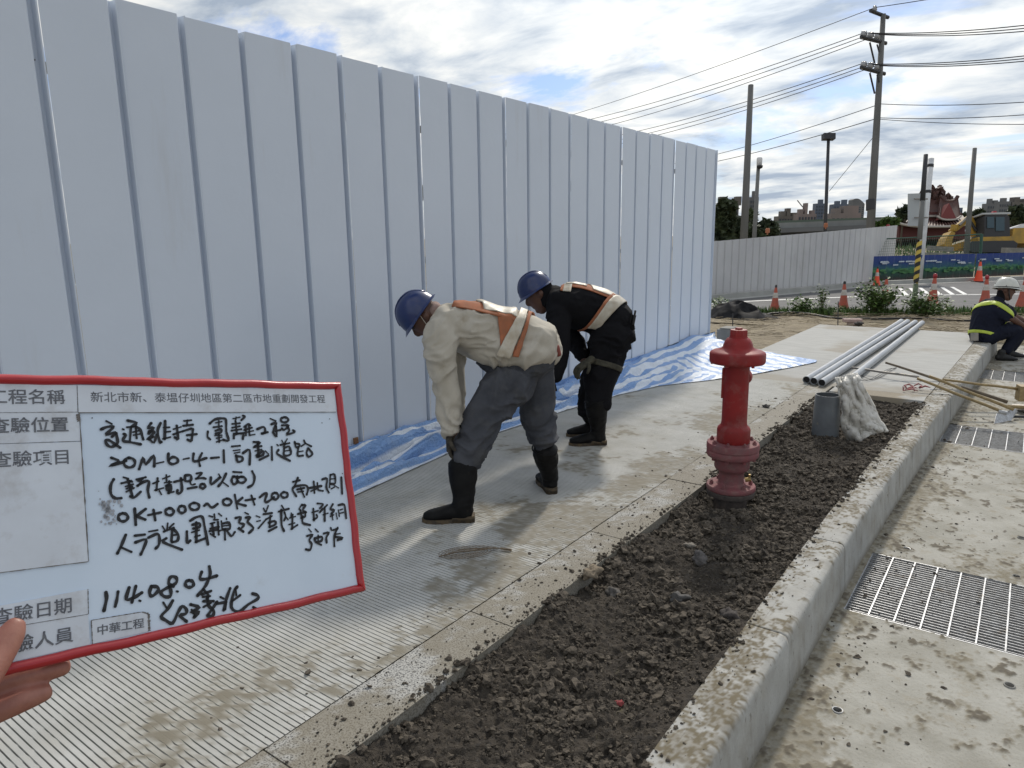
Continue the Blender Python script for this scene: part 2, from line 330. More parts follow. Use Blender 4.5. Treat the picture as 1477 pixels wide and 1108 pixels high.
M['leafdark'] = mat('dark_tree_leaves', (0.055, 0.075, 0.03), 0.7, col2=(0.02, 0.032, 0.014), nscale=.9, ramp=(.4, .6))
M['stem'] = mat('weed_stem', (0.16, 0.14, 0.07), 0.8)
M['bark'] = mat('bark', (0.10, 0.08, 0.06), 0.9)

def kf(y): return -0.60+0.032*np.maximum(0, np.asarray(y, float)-4.0)        # road-side kerb edge
def ki(y): return kf(y)-(0.165+0.004*np.maximum(0, np.asarray(y, float)-4.0))  # soil-side kerb edge

# ================================================================ GROUND
def ground():
    xs = np.concatenate([-np.geomspace(3000, 8, 60), np.linspace(-7.8, 8, 90), np.geomspace(8.2, 3000, 60)])
    ys = np.concatenate([np.linspace(12.78, 40, 140), np.geomspace(40.5, 5000, 110)])
    X, Y = np.meshgrid(xs, ys)
    z = -0.10+0.05*(fbm2(X, Y, .8, 4)-.5)-0.02
    z = z+0.05*sstep(15.5, 12.8, Y)
    z = np.where((Y > 14.4), np.minimum(z, -0.115), z)
    z = np.where((X > -.45) & (Y < 13.7), -.36, z)
    far = sstep(40, 70, Y)*(fbm2(X, Y, .06, 3)-.42)*0.8
    o = grid_obj('ground', X, Y, z+far, M['dirt']); tag(o, kind='structure')
    mb = MB(); mb.add([(-300, -60, -.12), (-3.56, -60, -.12), (-3.56, 12.78, -.12), (-300, 12.78, -.12)], [(0, 1, 2, 3)])
    mb.add([(-3.55, -60, -.50), (60, -60, -.50), (60, 12.78, -.50), (-3.55, 12.78, -.50)], [(0, 1, 2, 3)])
    mb.add([(3.2, -60, -.27), (300, -60, -.27), (300, 12.78, -.27), (3.2, 12.78, -.27)], [(0, 1, 2, 3)])
    mb.add([(-3.55, 12.78, -.5), (-.45, 12.78, -.5), (-.45, 12.78, -.06), (-3.55, 12.78, -.06)], [(0, 1, 2, 3)])
    gq = tag(mb.build('ground', M['dirt']), kind='structure')
    for pl in gq.data.polygons:
        if pl.normal.z < -.5: pl.flip()
    X, Y = np.meshgrid(np.linspace(-9, -2.80, 160), np.linspace(9.53, 13.2, 120)); tag(grid_obj('ground', X, Y, -.035+.05*(fbm2(X, Y, 6, 4)-.5)-.06*sstep(-3.3, -4.2, X), M['dirt']), kind='structure')
ground()

# ribbed walkway: real ribs, 20 mm apart, choked with mud in places
def walkway():
    per = 0.020; n = int(8.3/per); base = -0.75+np.arange(n)*per
    prof = [(0, -.0), (.0150, -.0), (.0164, -.0045), (.0191, -.0045)]
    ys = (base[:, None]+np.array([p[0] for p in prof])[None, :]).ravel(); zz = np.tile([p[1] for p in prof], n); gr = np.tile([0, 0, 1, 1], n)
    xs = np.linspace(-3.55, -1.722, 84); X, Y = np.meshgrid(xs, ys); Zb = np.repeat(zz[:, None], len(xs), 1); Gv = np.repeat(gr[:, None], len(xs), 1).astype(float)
    nz = fbm2(X, Y, 2.0, 5); nz2 = fbm2(X, Y, 7.0, 4, 5.0)
    edge = sstep(-2.25, -1.75, X)
    # patches of mud trodden from the planting bed
    pat = np.zeros_like(X)
    for (px, py, rx, ry) in [(800, 750, .26, .40), (680, 878, .24, .15), (720, 830, .30, .16), (860, 740, .16, .14), (960, 670, .14, .2), (620, 950, .10, .1), (640, 845, .12, .06), (1060, 610, .3, .4), (900, 700, .1, .2), (655, 905, .12, .08)]:
        g = G(px, py); pat = np.maximum(pat, np.exp(-(((X-g.x)/rx)**2+((Y-g.y)/ry)**2)))
    nz3 = fbm2(X, Y, 26.0, 4, 9.0)
    nz6 = fbm2(X, Y, 70.0, 2, 19.0)
    mud = sstep(.495, .575, nz*.38+nz2*.25+nz3*.24+nz6*.13+edge*.10+pat*.26-.082)*(.5+.5*sstep(.35, .6, nz6*.5+nz3*.5))
    dust = np.clip(sstep(.42, .7, nz2*.5+nz*.5)*.55+sstep(6.0, 8.0, Y)*.3+edge*.2, 0, 1)*.75
    fade = sstep(7.4, 5.5, Y)
    brk = sstep(.30, .44, fbm2(X, Y, 55, 3, 31.))*.6+.4; dep = (1-np.clip(mud*1.25, 0, .93))*(.35+.65*fade)*(1-.3*sstep(.5, .75, nz2))*brk
    Z = Zb*dep+mud*.003*nz2+.0015*(nz-.5)
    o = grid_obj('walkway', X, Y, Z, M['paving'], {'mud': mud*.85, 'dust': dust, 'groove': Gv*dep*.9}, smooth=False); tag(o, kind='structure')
walkway()

def mud_attr(X, Y, a, b, sc=3.0, z=0.0): return sstep(a, b, fbm2(X, Y, sc, 5, z))
def slab():
    ys = np.linspace(7.545, 12.78, 150); u = np.linspace(0, 1, 110); Y = np.repeat(ys[:, None], len(u), 1)
    left = np.where(ys < 9.55, -3.55, -2.83)[:, None]; rightx = ki(ys)[:, None]-.004; X = left+(rightx-left)*u[None, :]
    nz = fbm2(X, Y, 1.6, 5, 3.); mud = sstep(.5, .68, nz+sstep(9.2, 7.4, Y)*.13)
    Z = -.002+.003*(fbm2(X, Y, 5, 3)-.5)
    o = grid_obj('slab', X, Y, Z, M['slab'], {'mud': mud*.6}); tag(o, kind='structure'); o.name = 'pavement_slab'
    mb = MB(); mb.box((-3.19+.36-.003, 11.17, -.06), (.006, 3.2, .11)); mb.box((-1.78, 12.787, -.06), (2.1, .006, .11))
    e = mb.build('slab_edge', M['conc']); e.parent = o
    # the patch between the ribbed walkway / border and the slab, right of x=-1.5 beyond the bed
    ys = np.concatenate([[7.28], np.linspace(7.281, 7.541, 8)]); X, Y = np.meshgrid(np.linspace(-1.48, float(ki(7.4))-.004, 30), ys); ZZ = np.full_like(X, -.002); ZZ[0] = -.2; Y[0] += .03*0
    grid_obj('slab_patch', X, Y, ZZ, M['slab'], {'mud': mud_attr(X, Y, .4, .6)}, parent=o)
slab()

# speckled border stones, one by one
def border():
    root = empty('border_strip', (-1.61, 3, 0)); tag(root, kind='structure')
    y = -0.9; k = 0
    while y < 7.5:
        L = 0.98; xs = np.linspace(-1.718+random.uniform(-.001, .001), -1.498+random.uniform(-.003, .003), 12); ys = np.linspace(y, min(y+L, 7.53), 50); X, Y = np.meshgrid(xs, ys)
        Z = np.full_like(X, random.uniform(-.001, .002)); Z += .002*(fbm2(X, Y, 9, 3)-.5)
        mud = sstep(.44, .54, fbm2(X, Y, 3.2, 5, 8.)*.55+fbm2(X, Y, 14, 3)*.25+fbm2(X, Y, 50, 2)*.2+.02*np.sin(Y*1.7)+.09*sstep(.6, 2.6, Y)+.12*sstep(-1.64, -1.50, X)-.01)*(.75+.25*fbm2(X, Y, 40, 2))
        # sides
        X = np.concatenate([X[:, :1], X, X[:, -1:]], 1); Y = np.concatenate([Y[:, :1], Y, Y[:, -1:]], 1); Z = np.concatenate([Z[:, :1]-.01, Z, Z[:, -1:]-.16], 1); mud = np.concatenate([mud[:, :1], mud, mud[:, -1:]*0+.4], 1)
        X = np.concatenate([X[:1], X, X[-1:]], 0); Y = np.concatenate([Y[:1], Y, Y[-1:]], 0); Z = np.concatenate([Z[:1]-.02, Z, Z[-1:]-.02], 0); mud = np.concatenate([mud[:1], mud, mud[-1:]], 0)
        o = grid_obj('border_stone', X, Y, Z, M['granite'], {'mud': mud*.8}, smooth=False); o.parent = root; o.location = (1.61, -3, 0)
        y += L+.006; k += 1
border()

# kerb stones, one by one, with a rounded road-side arris
def kerb():
    root = empty('kerb', (-.7, 4, -.25)); tag(root, kind='structure')
    y = -1.4; L = 1.0
    while y < 12.7:
        y2 = min(y+L, 12.78); ys = np.linspace(y+.003, y2-.003, 90)
        a, b = ki(ys), kf(ys); jit = random.uniform(-.004, .004)
        prof = [(0, -.24), (0, -.012), (.003, -.003), (.012, 0), (.3, .001), (.55, .001), (.84, -.001), (.92, -.005), (.965, -.014), (.99, -.028), (1.005, -.050), (1.04, -.13), (1.075, -.20), (1.10, -.256)]
        # denser across the top
        t = []; [t.append(p) for p in prof]
        extra = [(q, .0008) for q in np.linspace(.04, .82, 34)]; t = sorted(t+extra, key=lambda p: (p[0], p[1] if p[0] > .5 else p[1]))
        t = [prof[0], prof[1], prof[2], prof[3]]+sorted([p for p in t if .02 < p[0] < .88], key=lambda p: p[0])+prof[7:]
        U = np.array([p[0] for p in t]); W = np.array([p[1] for p in t])
        X = a[:, None]+(b-a)[:, None]*U[None, :]+jit; Y = np.repeat(ys[:, None], len(U), 1); Z = np.repeat(W[None, :], len(ys), 0)
        nz = fbm2(X, Y, 3.5, 5, 1.); nz2 = fbm(np.stack([X*16, Y*16, Z*16], -1), 3)
        top = sstep(-.03, -.004, Z)
        nz4 = fbm2(X, Y, 40, 3, 2.); nz5 = fbm2(X, Y, 95, 2, 4.); mud = sstep(.47, .54, nz*.30+nz2*.24+nz4*.30+nz5*.16+.03*np.sin(Y*1.1+.7)+.10*np.clip(.75-U[None, :], -.4, 1))*top*(.45+.55*sstep(.38, .62, nz5))+(1-top)*sstep(.55, .75, nz2)*.35
        mud = np.maximum(mud, sstep(-.19, -.26, Z)*.8)
        low = sstep(6.3, 5.3, Y)*0  # kept for clarity of the stone height
        Z = Z+.004*(nz2-.5)+top*sstep(.55, .7, nz)*.006*nz2
        X = X+.003*(nz2-.5)*(1-top)
        Xe, Ye, Ze, Me = [np.concatenate([q[:1], q, q[-1:]], 0) for q in (X, Y, Z, mud)]
        Ze[0] = np.minimum(Ze[0], 0)-.008; Ze[-1] = Ze[-1]-.008; cx = Xe.mean(1, keepdims=True); Xe[[0, -1]] = cx[[0, -1]]+(Xe[[0, -1]]-cx[[0, -1]])*.96
        o = grid_obj('kerb_stone', Xe, Ye, Ze, M['kerb'], {'mud': Me}, parent=root); o.location = (.7, -4, .25); y += L
    mb = MB(); mb.add([(float(ki(y))+.01, y, -.05) for y in (-1.4, 4, 12.7)]+[(float(kf(y))-.025, y, -.05) for y in (-1.4, 4, 12.7)], [(0, 1, 4, 3), (1, 2, 5, 4)])
    c = mb.build('mortar_bed', M['pit'], root)
kerb()

# planting bed
def bed():
    ys = np.linspace(-.6, 7.34, 1150); xl = -1.497+.055*sstep(5.0, 7.2, ys); xr = ki(ys)+.003; u = np.linspace(0, 1, 110)
    X = xl[:, None]+(xr-xl)[:, None]*u[None, :]; Y = np.repeat(ys[:, None], len(u), 1)
    e = np.minimum(u, 1-u)[None, :]; el = u[None, :]
    Z = -.040+.085*(fbm2(X, Y, 2.6, 3)-.5)+.055*(fbm2(X, Y, 12, 3, 2.)-.5)
    rid = np.abs(fbm2(X, Y, 45, 3, 4.)-.5); Z = Z-.035*(.5-rid*2)*.5+.016*(fbm2(X, Y, 110, 2, 7.)-.5)
    Z = Z+.035*sstep(.75, 1.0, el)+.032*sstep(.16, 0, el)*sstep(.3, .55, fbm2(X, Y, 3.5, 3, 21.))
    hg = Vector((-1.31, 3.98)); d = np.hypot(X-hg.x, Y-hg.y); Z = Z-.065*np.exp(-(d/.18)**2)+.02*np.exp(-((d-.25)/.08)**2)
    Z = np.where(Z > -.012, -.012+(Z+.012)*.45, Z)+.012*sstep(.6, 1., fbm2(X, Y, 5, 2, 3.))
    o = grid_obj('soil_bed', X, Y, Z, M['soil']); tag(o, kind='structure')
    return X, Y, Z
BX, BY, BZ = bed()
def bed_z(x, y):
    i = int(np.clip((y+.6)/7.94*1149, 0, 1149)); j = int(np.argmin(np.abs(BX[i]-x))); return float(BZ[i, j])
def lump(mb, c, r, sub=1, sq=.7, seed=0, rough=.35):
    import bmesh
    b = bmesh.new(); bmesh.ops.create_icosphere(b, subdivisions=sub, radius=1)
    rz = random.uniform(0, 6.28); R_ = Matrix.Rotation(rz, 3, 'Z')@Matrix.Rotation(random.uniform(-.5, .5), 3, 'X')
    vs = []
    for v in b.verts:
        n = 1+rough*(mnoise.noise(v.co*1.6+Vector((seed*1.37, seed*.71, 3.3)))*1.6+.5*mnoise.noise(v.co*4+Vector((seed, 0, 0))))
        q = R_@Vector((v.co.x*n*1.15, v.co.y*n*.9, v.co.z*n*sq)); vs.append(q*r+Vector(c))
    fs = [tuple(x.index for x in f.verts) for f in b.faces]; b.free(); mb.add(vs, fs)
LUMPS = []
def clods():
    tpl = []
    for s in range(24):
        m_ = MB(); lump(m_, (0, 0, 0), 1, 1 if s < 16 else 2, .75, s, .62); tpl.append((np.array(m_.v), np.array(m_.f)))
    V, Fc, off = [], [], 0
    n = 0
    CL = lambda x, y: max(0, min(1, mnoise.noise(Vector((x*5, y*5, 1.3)))*1.6+.5))
    for k in range(30000):
        y = -.3+7.5*random.random()**1.7; xl = -1.50; xr = float(ki(y)); x = xl+.005+(xr-xl-.015)*random.random()
        if math.hypot(x+1.31, y-3.98) < .12: continue
        spill = k % 12 == 0
        if spill: x = xl-abs(random.gauss(0, .022)) if random.random() < .6 else xr+abs(random.gauss(0, .018))
        r = .0031*math.exp(random.gauss(0, .62))*(1+.25*y/3)*(.55+1.1*CL(x, y))
        if random.random() < .035: r *= 2.6
        r = min(r, .024)
        if y > 4 and r < .003: continue
        v, f = tpl[random.randrange(16)] if r < .008 else tpl[16+random.randrange(8)]
        a = random.uniform(0, 6.28); c, s_ = math.cos(a), math.sin(a)
        if spill: r *= .6
        w = np.stack([v[:, 0]*c-v[:, 1]*s_, v[:, 0]*s_+v[:, 1]*c, v[:, 2]], 1)*r+np.array([x, y, (0 if spill else bed_z(x, y))+r*.35])
        V.append(w); Fc.append(f+off); off += len(v)
    V = np.concatenate(V); Fc = np.concatenate(Fc); me = bpy.data.meshes.new('soil_clods')
    me.vertices.add(len(V)); me.vertices.foreach_set('co', V.astype(np.float32).ravel()); me.loops.add(len(Fc)*3); me.loops.foreach_set('vertex_index', Fc.astype(np.int32).ravel())
    me.polygons.add(len(Fc)); me.polygons.foreach_set('loop_start', np.arange(0, len(Fc)*3, 3, dtype=np.int32)); me.polygons.foreach_set('loop_total', np.full(len(Fc), 3, dtype=np.int32))
    me.polygons.foreach_set('use_smooth', np.full(len(Fc), False)); me.update(calc_edges=True); me.materials.append(M['clod']); tag(link_mesh('soil_clods', me), 'dark crumbs and clods of earth lying loose in the planting bed', 'soil', kind='stuff')
clods()
# crumbs of dry mud on walkway, border, kerb and gutter
def crumbs():
    mb = MB()
    for k in range(2600):
        w = random.random()
        if w < .5: x = -1.5-abs(random.gauss(0, .20)); y = -.2+7*random.random()**1.3; z = 0
        elif w < .6: y = -.2+9*random.random()**1.2; x = random.uniform(float(ki(y)), float(kf(y))-.03); z = .002
        else: y = 1+8*random.random()**1.1; x = float(kf(y))+.02+abs(random.gauss(0, .22)); z = -.25
        if x < -2.6: continue
        r = .0028*math.exp(random.gauss(0, .6)); r = min(r, .014)
        lump(mb, (x, y, z+r*.25), r, 1, .55, k, .75)
    tag(mb.build('mud_crumbs', M['clod']), 'scattered crumbs of dark mud on the paving, kerb and gutter', 'mud', kind='stuff')
crumbs()

# road-side concrete gutter (0.25 m below the kerb top)
def gutter():
    xs = np.concatenate([np.linspace(-.66, .6, 260), np.linspace(.62, 6, 60)]); ys = np.concatenate([np.linspace(.6, 6, 640), np.linspace(6.02, 13.75, 300)]); X, Y = np.meshgrid(xs, ys)
    nz = fbm2(X, Y, 2.1, 5, 11.); n2 = fbm2(X, Y, 9, 5, 12.); n3 = fbm2(X*1.0, Y*.8, 28, 3, 13.)
    near = sstep(.26, .0, X-kf(Y))
    n4 = fbm2(X, Y, 60, 3, 17.); mud = sstep(.475, .56, nz*.28+n2*.28+n3*.24+n4*.16+near*.19)*(.55+.45*sstep(.4, .6, n4))
    dark = sstep(.605, .66, n3*.5+n2*.3+n4*.2+near*.07)*.8
    Z = -.25+.006*(nz-.5)+.004*mud*n2+dark*.004+near*mud*.01*n2
    # grates sit in rebates: leave holes in the sheet
    cx = (X[:-1, :-1]+X[1:, 1:])/2; cy = (Y[:-1, :-1]+Y[1:, 1:])/2; keep = np.ones_like(cx, bool)
    for (x0, x1, y0, y1) in GR: keep &= ~((cx > x0) & (cx < x1) & (cy > y0) & (cy < y1))
    for (px, py) in SOCK:
        g = G(px, py, -.25); keep &= ~(np.hypot(cx-g.x, cy-g.y) < .016)
    o = grid_obj('gutter_pavement', X, Y, Z, M['road'], {'mud': mud*.85, 'dark': dark}, keep=keep); tag(o, kind='structure')
GR = [(-.555, .40, 3.42, 4.17), (-.49, .45, 6.86, 7.56), (-.385, .55, 10.22, 10.92), (-.2, .7, 12.2, 12.7)]
SOCK = [(1208, 1025), (1456, 989), (1308, 792), (1466, 832), (1473, 776)]
gutter()
def grate(x0, x1, y0, y1, label, pitch, fine):
    g = empty('drain_grate', ((x0+x1)/2, (y0+y1)/2, -.25), label, 'drain grate', 'galvanised drain grates in the gutter')
    mb = MB(); t = .006
    for (a, b, c, d) in ((x0, x1, y0, y0+t), (x0, x1, y1-t, y1), (x0, x0+t, y0+t+.0005, y1-t-.0005), (x1-t, x1, y0+t+.0005, y1-t-.0005)): mb.box(((a+b)/2, (c+d)/2, -.2665), (b-a, d-c, .035))
    mb.build('rim', M['zinc'], g)
    n = int((y1-y0)/pitch); me = None
    for i in range(1, n):
        y = y0+(y1-y0)*i/n
        if me is None:
            m2 = MB(); m2.box((0, 0, 0), (x1-x0-2*t-.002, .0034, .030)); o = m2.build('bearing_bar', M['zinc'], g, rel=False); me = o.data
        else: o = link_mesh('bearing_bar', me, g)
        o.location = (0, y-(y0+y1)/2, -.0185)
    me = None; n = int((x1-x0)/.105)
    for i in range(1, n):
        x = x0+(x1-x0)*i/n
        if me is None:
            m2 = MB(); m2.box((0, 0, 0), (.0065, y1-y0-2*t-.002, .006)); o = m2.build('cross_bar', M['zinc'], g, rel=False); me = o.data
        else: o = link_mesh('cross_bar', me, g)
        o.location = (x-(x0+x1)/2, 0, .0)
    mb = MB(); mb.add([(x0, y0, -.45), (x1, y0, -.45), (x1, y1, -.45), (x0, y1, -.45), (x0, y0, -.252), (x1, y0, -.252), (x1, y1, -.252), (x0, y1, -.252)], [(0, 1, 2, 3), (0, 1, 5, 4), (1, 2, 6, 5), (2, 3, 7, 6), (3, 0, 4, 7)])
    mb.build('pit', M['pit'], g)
grate(*GR[0], 'large galvanised grate nearest the camera in the muddy gutter', .026, 1)
grate(*GR[1], 'galvanised grate in the gutter beside the blades of the tools', .031, 0)
grate(*GR[2], 'galvanised grate in the gutter between the tools and the seated worker', .034, 0)
grate(*GR[3], 'small dark grate beside the shoes of the seated worker', .035, 0)
SL = ['metal rimmed round socket in the gutter close to the kerb foot', 'black round socket in the gutter below the large grate', 'pale rimmed round socket just beyond the large grate near the kerb', 'round socket with a muddy rim just beyond the large grate at the picture edge', 'dark round socket farthest up the gutter at the picture edge']
for (px, py), lb in zip(SOCK, SL):
    g = G(px, py, -.25); e = empty('gutter_socket', g, lb, 'socket', 'round sockets cast into the gutter')
    mb = MB(); mb.lathe([(.0205, -.004), (.0205, .0035), (.019, .005), (.016, .004), (.016, -.06)], g, 24, cap=False); mb.build('rim', M['zinc' if px in (1208, 1308) else 'conc'], e, auto=40)
    mb = MB(); mb.lathe([(.0001, -.055), (.0165, -.055)], g, 20, cap=False); mb.build('socket_bottom', M['inside'], e)

# ---------------------------------------------------------------- tall white fence
FX = -3.50; FZ = 2.585
def fence():
    root = empty('hoarding_fence', (FX, 4, 0), 'tall white corrugated steel hoarding fence beside the walkway', 'fence')
    P = .331; edge = 9.41; xs = [(0, 0), (0, .287), (-.003, .2905), (-.043, .2925), (-.045, .295), (-.045, .321), (-.043, .3235), (-.003, .3255), (0, .331)]
    zs = [.03, .7, 1.35, 2.0, FZ]
    vs = []; fs = []
    for z in zs:
        for (dx, dy) in xs: vs.append((dx, dy, z))
        for (dx, dy) in xs: vs.append((dx-.0012, dy, z))
    n = len(xs)
    for i in range(len(zs)-1):
        for k in range(n-1):
            a = i*2*n+k; b = (i+1)*2*n+k; fs.append((a, a+1, b+1, b)); a += n; b += n; fs.append((a, b, b+1, a+1))
    t = (len(zs)-1)*2*n
    for k in range(n-1): fs.append((t+k, t+k+1, t+n+k+1, t+n+k))
    me = bpy.data.meshes.new('sheet_panel'); me.from_pydata(vs, [], fs); me.materials.append(M['fence']); me.update()
    k = 0
    y = edge-P
    while y > -4.2:
        o = link_mesh('sheet_panel', me, root); o.location = (random.uniform(-.003, .003), y-4, random.uniform(-.006, .004)); o.rotation_euler = (0, random.uniform(-.0015, .0015), random.uniform(-.008, .008)); y -= P; k += 1
    # frame behind
    for yy in np.arange(-3.9, 9.4, 1.99):
        mb = MB(); mb.box((FX-.112, yy, 1.26), (.05, .05, 2.55)); mb.build('post', M['steel'], root)
        mb = MB(); mb.tube([(FX-.1, yy, 2.1), (FX-1.4, yy, -.1)], .022, 8); mb.build('brace', M['steel'], root)
    for zz in (.5, 1.35, 2.25):
        mb = MB(); mb.box((FX-.072, 2.7, zz), (.022, 13.4, .045)); mb.build('rail', M['steel'], root)
    # end trim
    mb = MB(); mb.box((FX-.012, edge+.006, FZ/2+.0), (.05, .008, FZ)); mb.build('end_trim', M['fence'], root)
    # screws
    sm = None; spots = [(0, .85, 1.9), (1, 1.5, 1.88), (0, 1.31, 1.38)]
    y = edge-P*.06
    i = 0
    for yy in np.arange(edge-P, -4.2, -P):
        for zz in (.52, 1.36, 2.24):
            if random.random() < .22:
                if sm is None:
                    mb = MB(); mb.lathe([(.0, .004), (.0035, .003), (.0042, .0), (.0042, -.002)], n=8, M=Matrix.Rotation(math.radians(90), 3, 'Y')); so_ = mb.build('screw', M['screw'], root, rel=False); sm = so_.data
                else: so_ = link_mesh('screw', sm, root)
                so_.location = (-.043 if random.random() < .6 else .0015, yy+.306-4, zz+random.uniform(-.06, .06))
fence()
mb = MB(); mb.box((FX+.20, 9.62, .09), (.22, .30, .30)); mb.box((FX+.20, 9.62, .245), (.16, .26, .03))
tag(mb.build('concrete_block', M['conc'], auto=30, loc=(FX+.2, 9.62, 0), rel=False), 'grey concrete block standing at the far foot of the tall white fence', 'concrete block')
b = MB(); b.box((FX+.012, 3.04, .205), (.012, .035, .04)); o = b.build('fence_bracket', mat('rusty_board', (.22, .10, .04), .8, col2=(.1, .05, .02), nscale=40), loc=(FX+.012, 3.04, .205), rel=False); tag(o, 'small rusty brown clip on the white fence just above the striped tarp', 'clip')

# ---------------------------------------------------------------- blue and white striped tarp
def tarp_mat():
    m = bpy.data.materials.new('striped_tarp'); m.use_nodes = True; nt = m.node_tree; N = nt.nodes; L = nt.links; p = N['Principled BSDF']
    a = N.new('ShaderNodeAttribute'); a.attribute_name = 'stripe'; r = N.new('ShaderNodeValToRGB'); cr = r.color_ramp; cr.interpolation = 'LINEAR'
    cr.elements[0].position = .44; cr.elements[0].color = (.22, .38, .69, 1); cr.elements[1].position = .56; cr.elements[1].color = (.78, .83, .90, 1)
    L.new(a.outputs['Fac'], r.inputs[0])
    n = N.new('ShaderNodeTexNoise'); n.inputs['Scale'].default_value = 6; n.inputs['Detail'].default_value = 6; g = N.new('ShaderNodeNewGeometry'); L.new(g.outputs['Position'], n.inputs['Vector'])
    rr = N.new('ShaderNodeMapRange'); rr.inputs['From Min'].default_value = .5; rr.inputs['From Max'].default_value = .8; rr.inputs['To Max'].default_value = .35; L.new(n.outputs[0], rr.inputs[0])
    mx = N.new('ShaderNodeMix'); mx.data_type = 'RGBA'; L.new(rr.outputs[0], mx.inputs[0]); L.new(r.outputs[0], mx.inputs[6]); mx.inputs[7].default_value = (.42, .45, .48, 1)
    L.new(mx.outputs[2], p.inputs['Base Color']); p.inputs['Roughness'].default_value = .35; p.inputs['Specular IOR Level'].default_value = .5
    b = N.new('ShaderNodeBump'); n2 = N.new('ShaderNodeTexNoise'); n2.inputs['Scale'].default_value = 35; n2.inputs['Detail'].default_value = 4; n2.inputs['Distortion'].default_value = 1.2; L.new(g.outputs['Position'], n2.inputs['Vector']); L.new(n2.outputs[0], b.inputs['Height'])
    b.inputs['Strength'].default_value = .9; b.inputs['Distance'].default_value = .02; L.new(b.outputs[0], p.inputs['Normal'])
    return m
def tarp():
    ns, nt_ = 900, 120; s = np.linspace(-1.2, 9.62, ns); t = np.linspace(0, 1, nt_)
    xo = np.interp(s, [-1.2, 2, 2.7, 3.4, 4.1, 5.2, 6.05, 6.6, 7.1, 7.6, 8.3, 8.85, 9.0, 9.2, 9.62], [-3.12, -3.1, -3.13, -3.2, -3.27, -3.2, -3.09, -2.95, -2.66, -2.40, -2.14, -1.97, -1.99, -2.6, -3.40])
    S = np.repeat(s[:, None], nt_, 1); T = np.repeat(t[None, :], ns, 0)
    wall = .16                                         # share of t spent on the fence face
    hgt = .175+.01*fbm2(S, S*0, 2.0, 3)-.01+.05*np.exp(-((S-4.6)/.5)**2)
    flat = sstep(6.0, 8.0, S)
    x0 = FX+.008; u = np.clip((T-wall)/(1-wall), 0, 1); w = np.clip(T/wall, 0, 1)
    # profile: down the fence a little, then a slack slope to the ground
    X = x0+(xo[:, None]-x0)*(u**(1.0-.1*flat)); slope = np.clip(1-u*(1.0+1.3*flat), 0, 1)**1.25
    Z = hgt-(hgt*.22)*w*(1-flat*.5); zt = Z.copy(); Z = np.where(T > wall, (hgt-(hgt*.22)*(1-flat*.5))*slope, Z)
    # long slack folds
    q = fbm(np.stack([S*1.1+T*1.5, T*9+.5*fbm2(S, T, 1.5, 2), S*0], -1), 3)-.5
    q2 = fbm(np.stack([S*3.2-T*4, T*20, S*0+4], -1), 3)-.5
    q3 = 1-np.abs(fbm(np.stack([S*2.6+T*3, T*5.5, S*0+9], -1), 3)-.5)*6
    env = np.sin(np.clip(T, 0, 1)*math.pi)**.6
    X = X+env*.09*q*(1-flat); Z = Z+env*((.20*q+.07*q2)*(1-.78*flat)+.055*np.clip(q3, 0, 1)*(1-.55*flat)+.02*flat)+.008
    edge = sstep(.9, 1, T); Z = Z*(1-edge*.6)+.008*edge*q3.clip(0, 1)
    # a peak pulled up behind the hydrant
    pk_ = np.exp(-((S-8.75)/.35)**2)*sstep(.05, .2, T)*sstep(.62, .2, T); Z = Z+.13*pk_*(.7+.6*q)
    Y = S+.05*q*env+.03*q2
    # keep above the paving / border
    Z = np.maximum(Z, .006+.002*T)
    # stripe coordinate
    arc = np.where(T < wall, T*.35, wall*.35+(T-wall)*(.55+.9*flat))*1.0
    ph = arc*8.0*(1-.0*flat)+.22*q+.05*q2+.15*fbm2(S, T*2, .5, 2)*2
    st = .5+.5*np.sin(ph*2*math.pi)
    st2 = .62+.4*np.sin((S*5.5+T*3+q*2)*2*math.pi)     # spread-out end: thin stripes running across
    m_ = sstep(7.0, 7.7, S)*sstep(.25, .45, T); st = st*(1-m_)+st2*m_
    st = np.where((T < wall) & (T > wall*.12), 0.1+.0*st, st); st = np.where(T <= wall*.12, .9, st)
    corner = (S > 8.7)*(S < 9.15)*(T > .86); st = np.where(corner > 0, 0.0, st)
    root = grid_obj('striped_tarp', X.T[::-1], Y.T[::-1], Z.T[::-1], tarp_mat(), {'stripe': st.T[::-1]})
    tag(root, 'crumpled blue and white striped plastic tarp along the foot of the fence', 'tarp')
tarp()
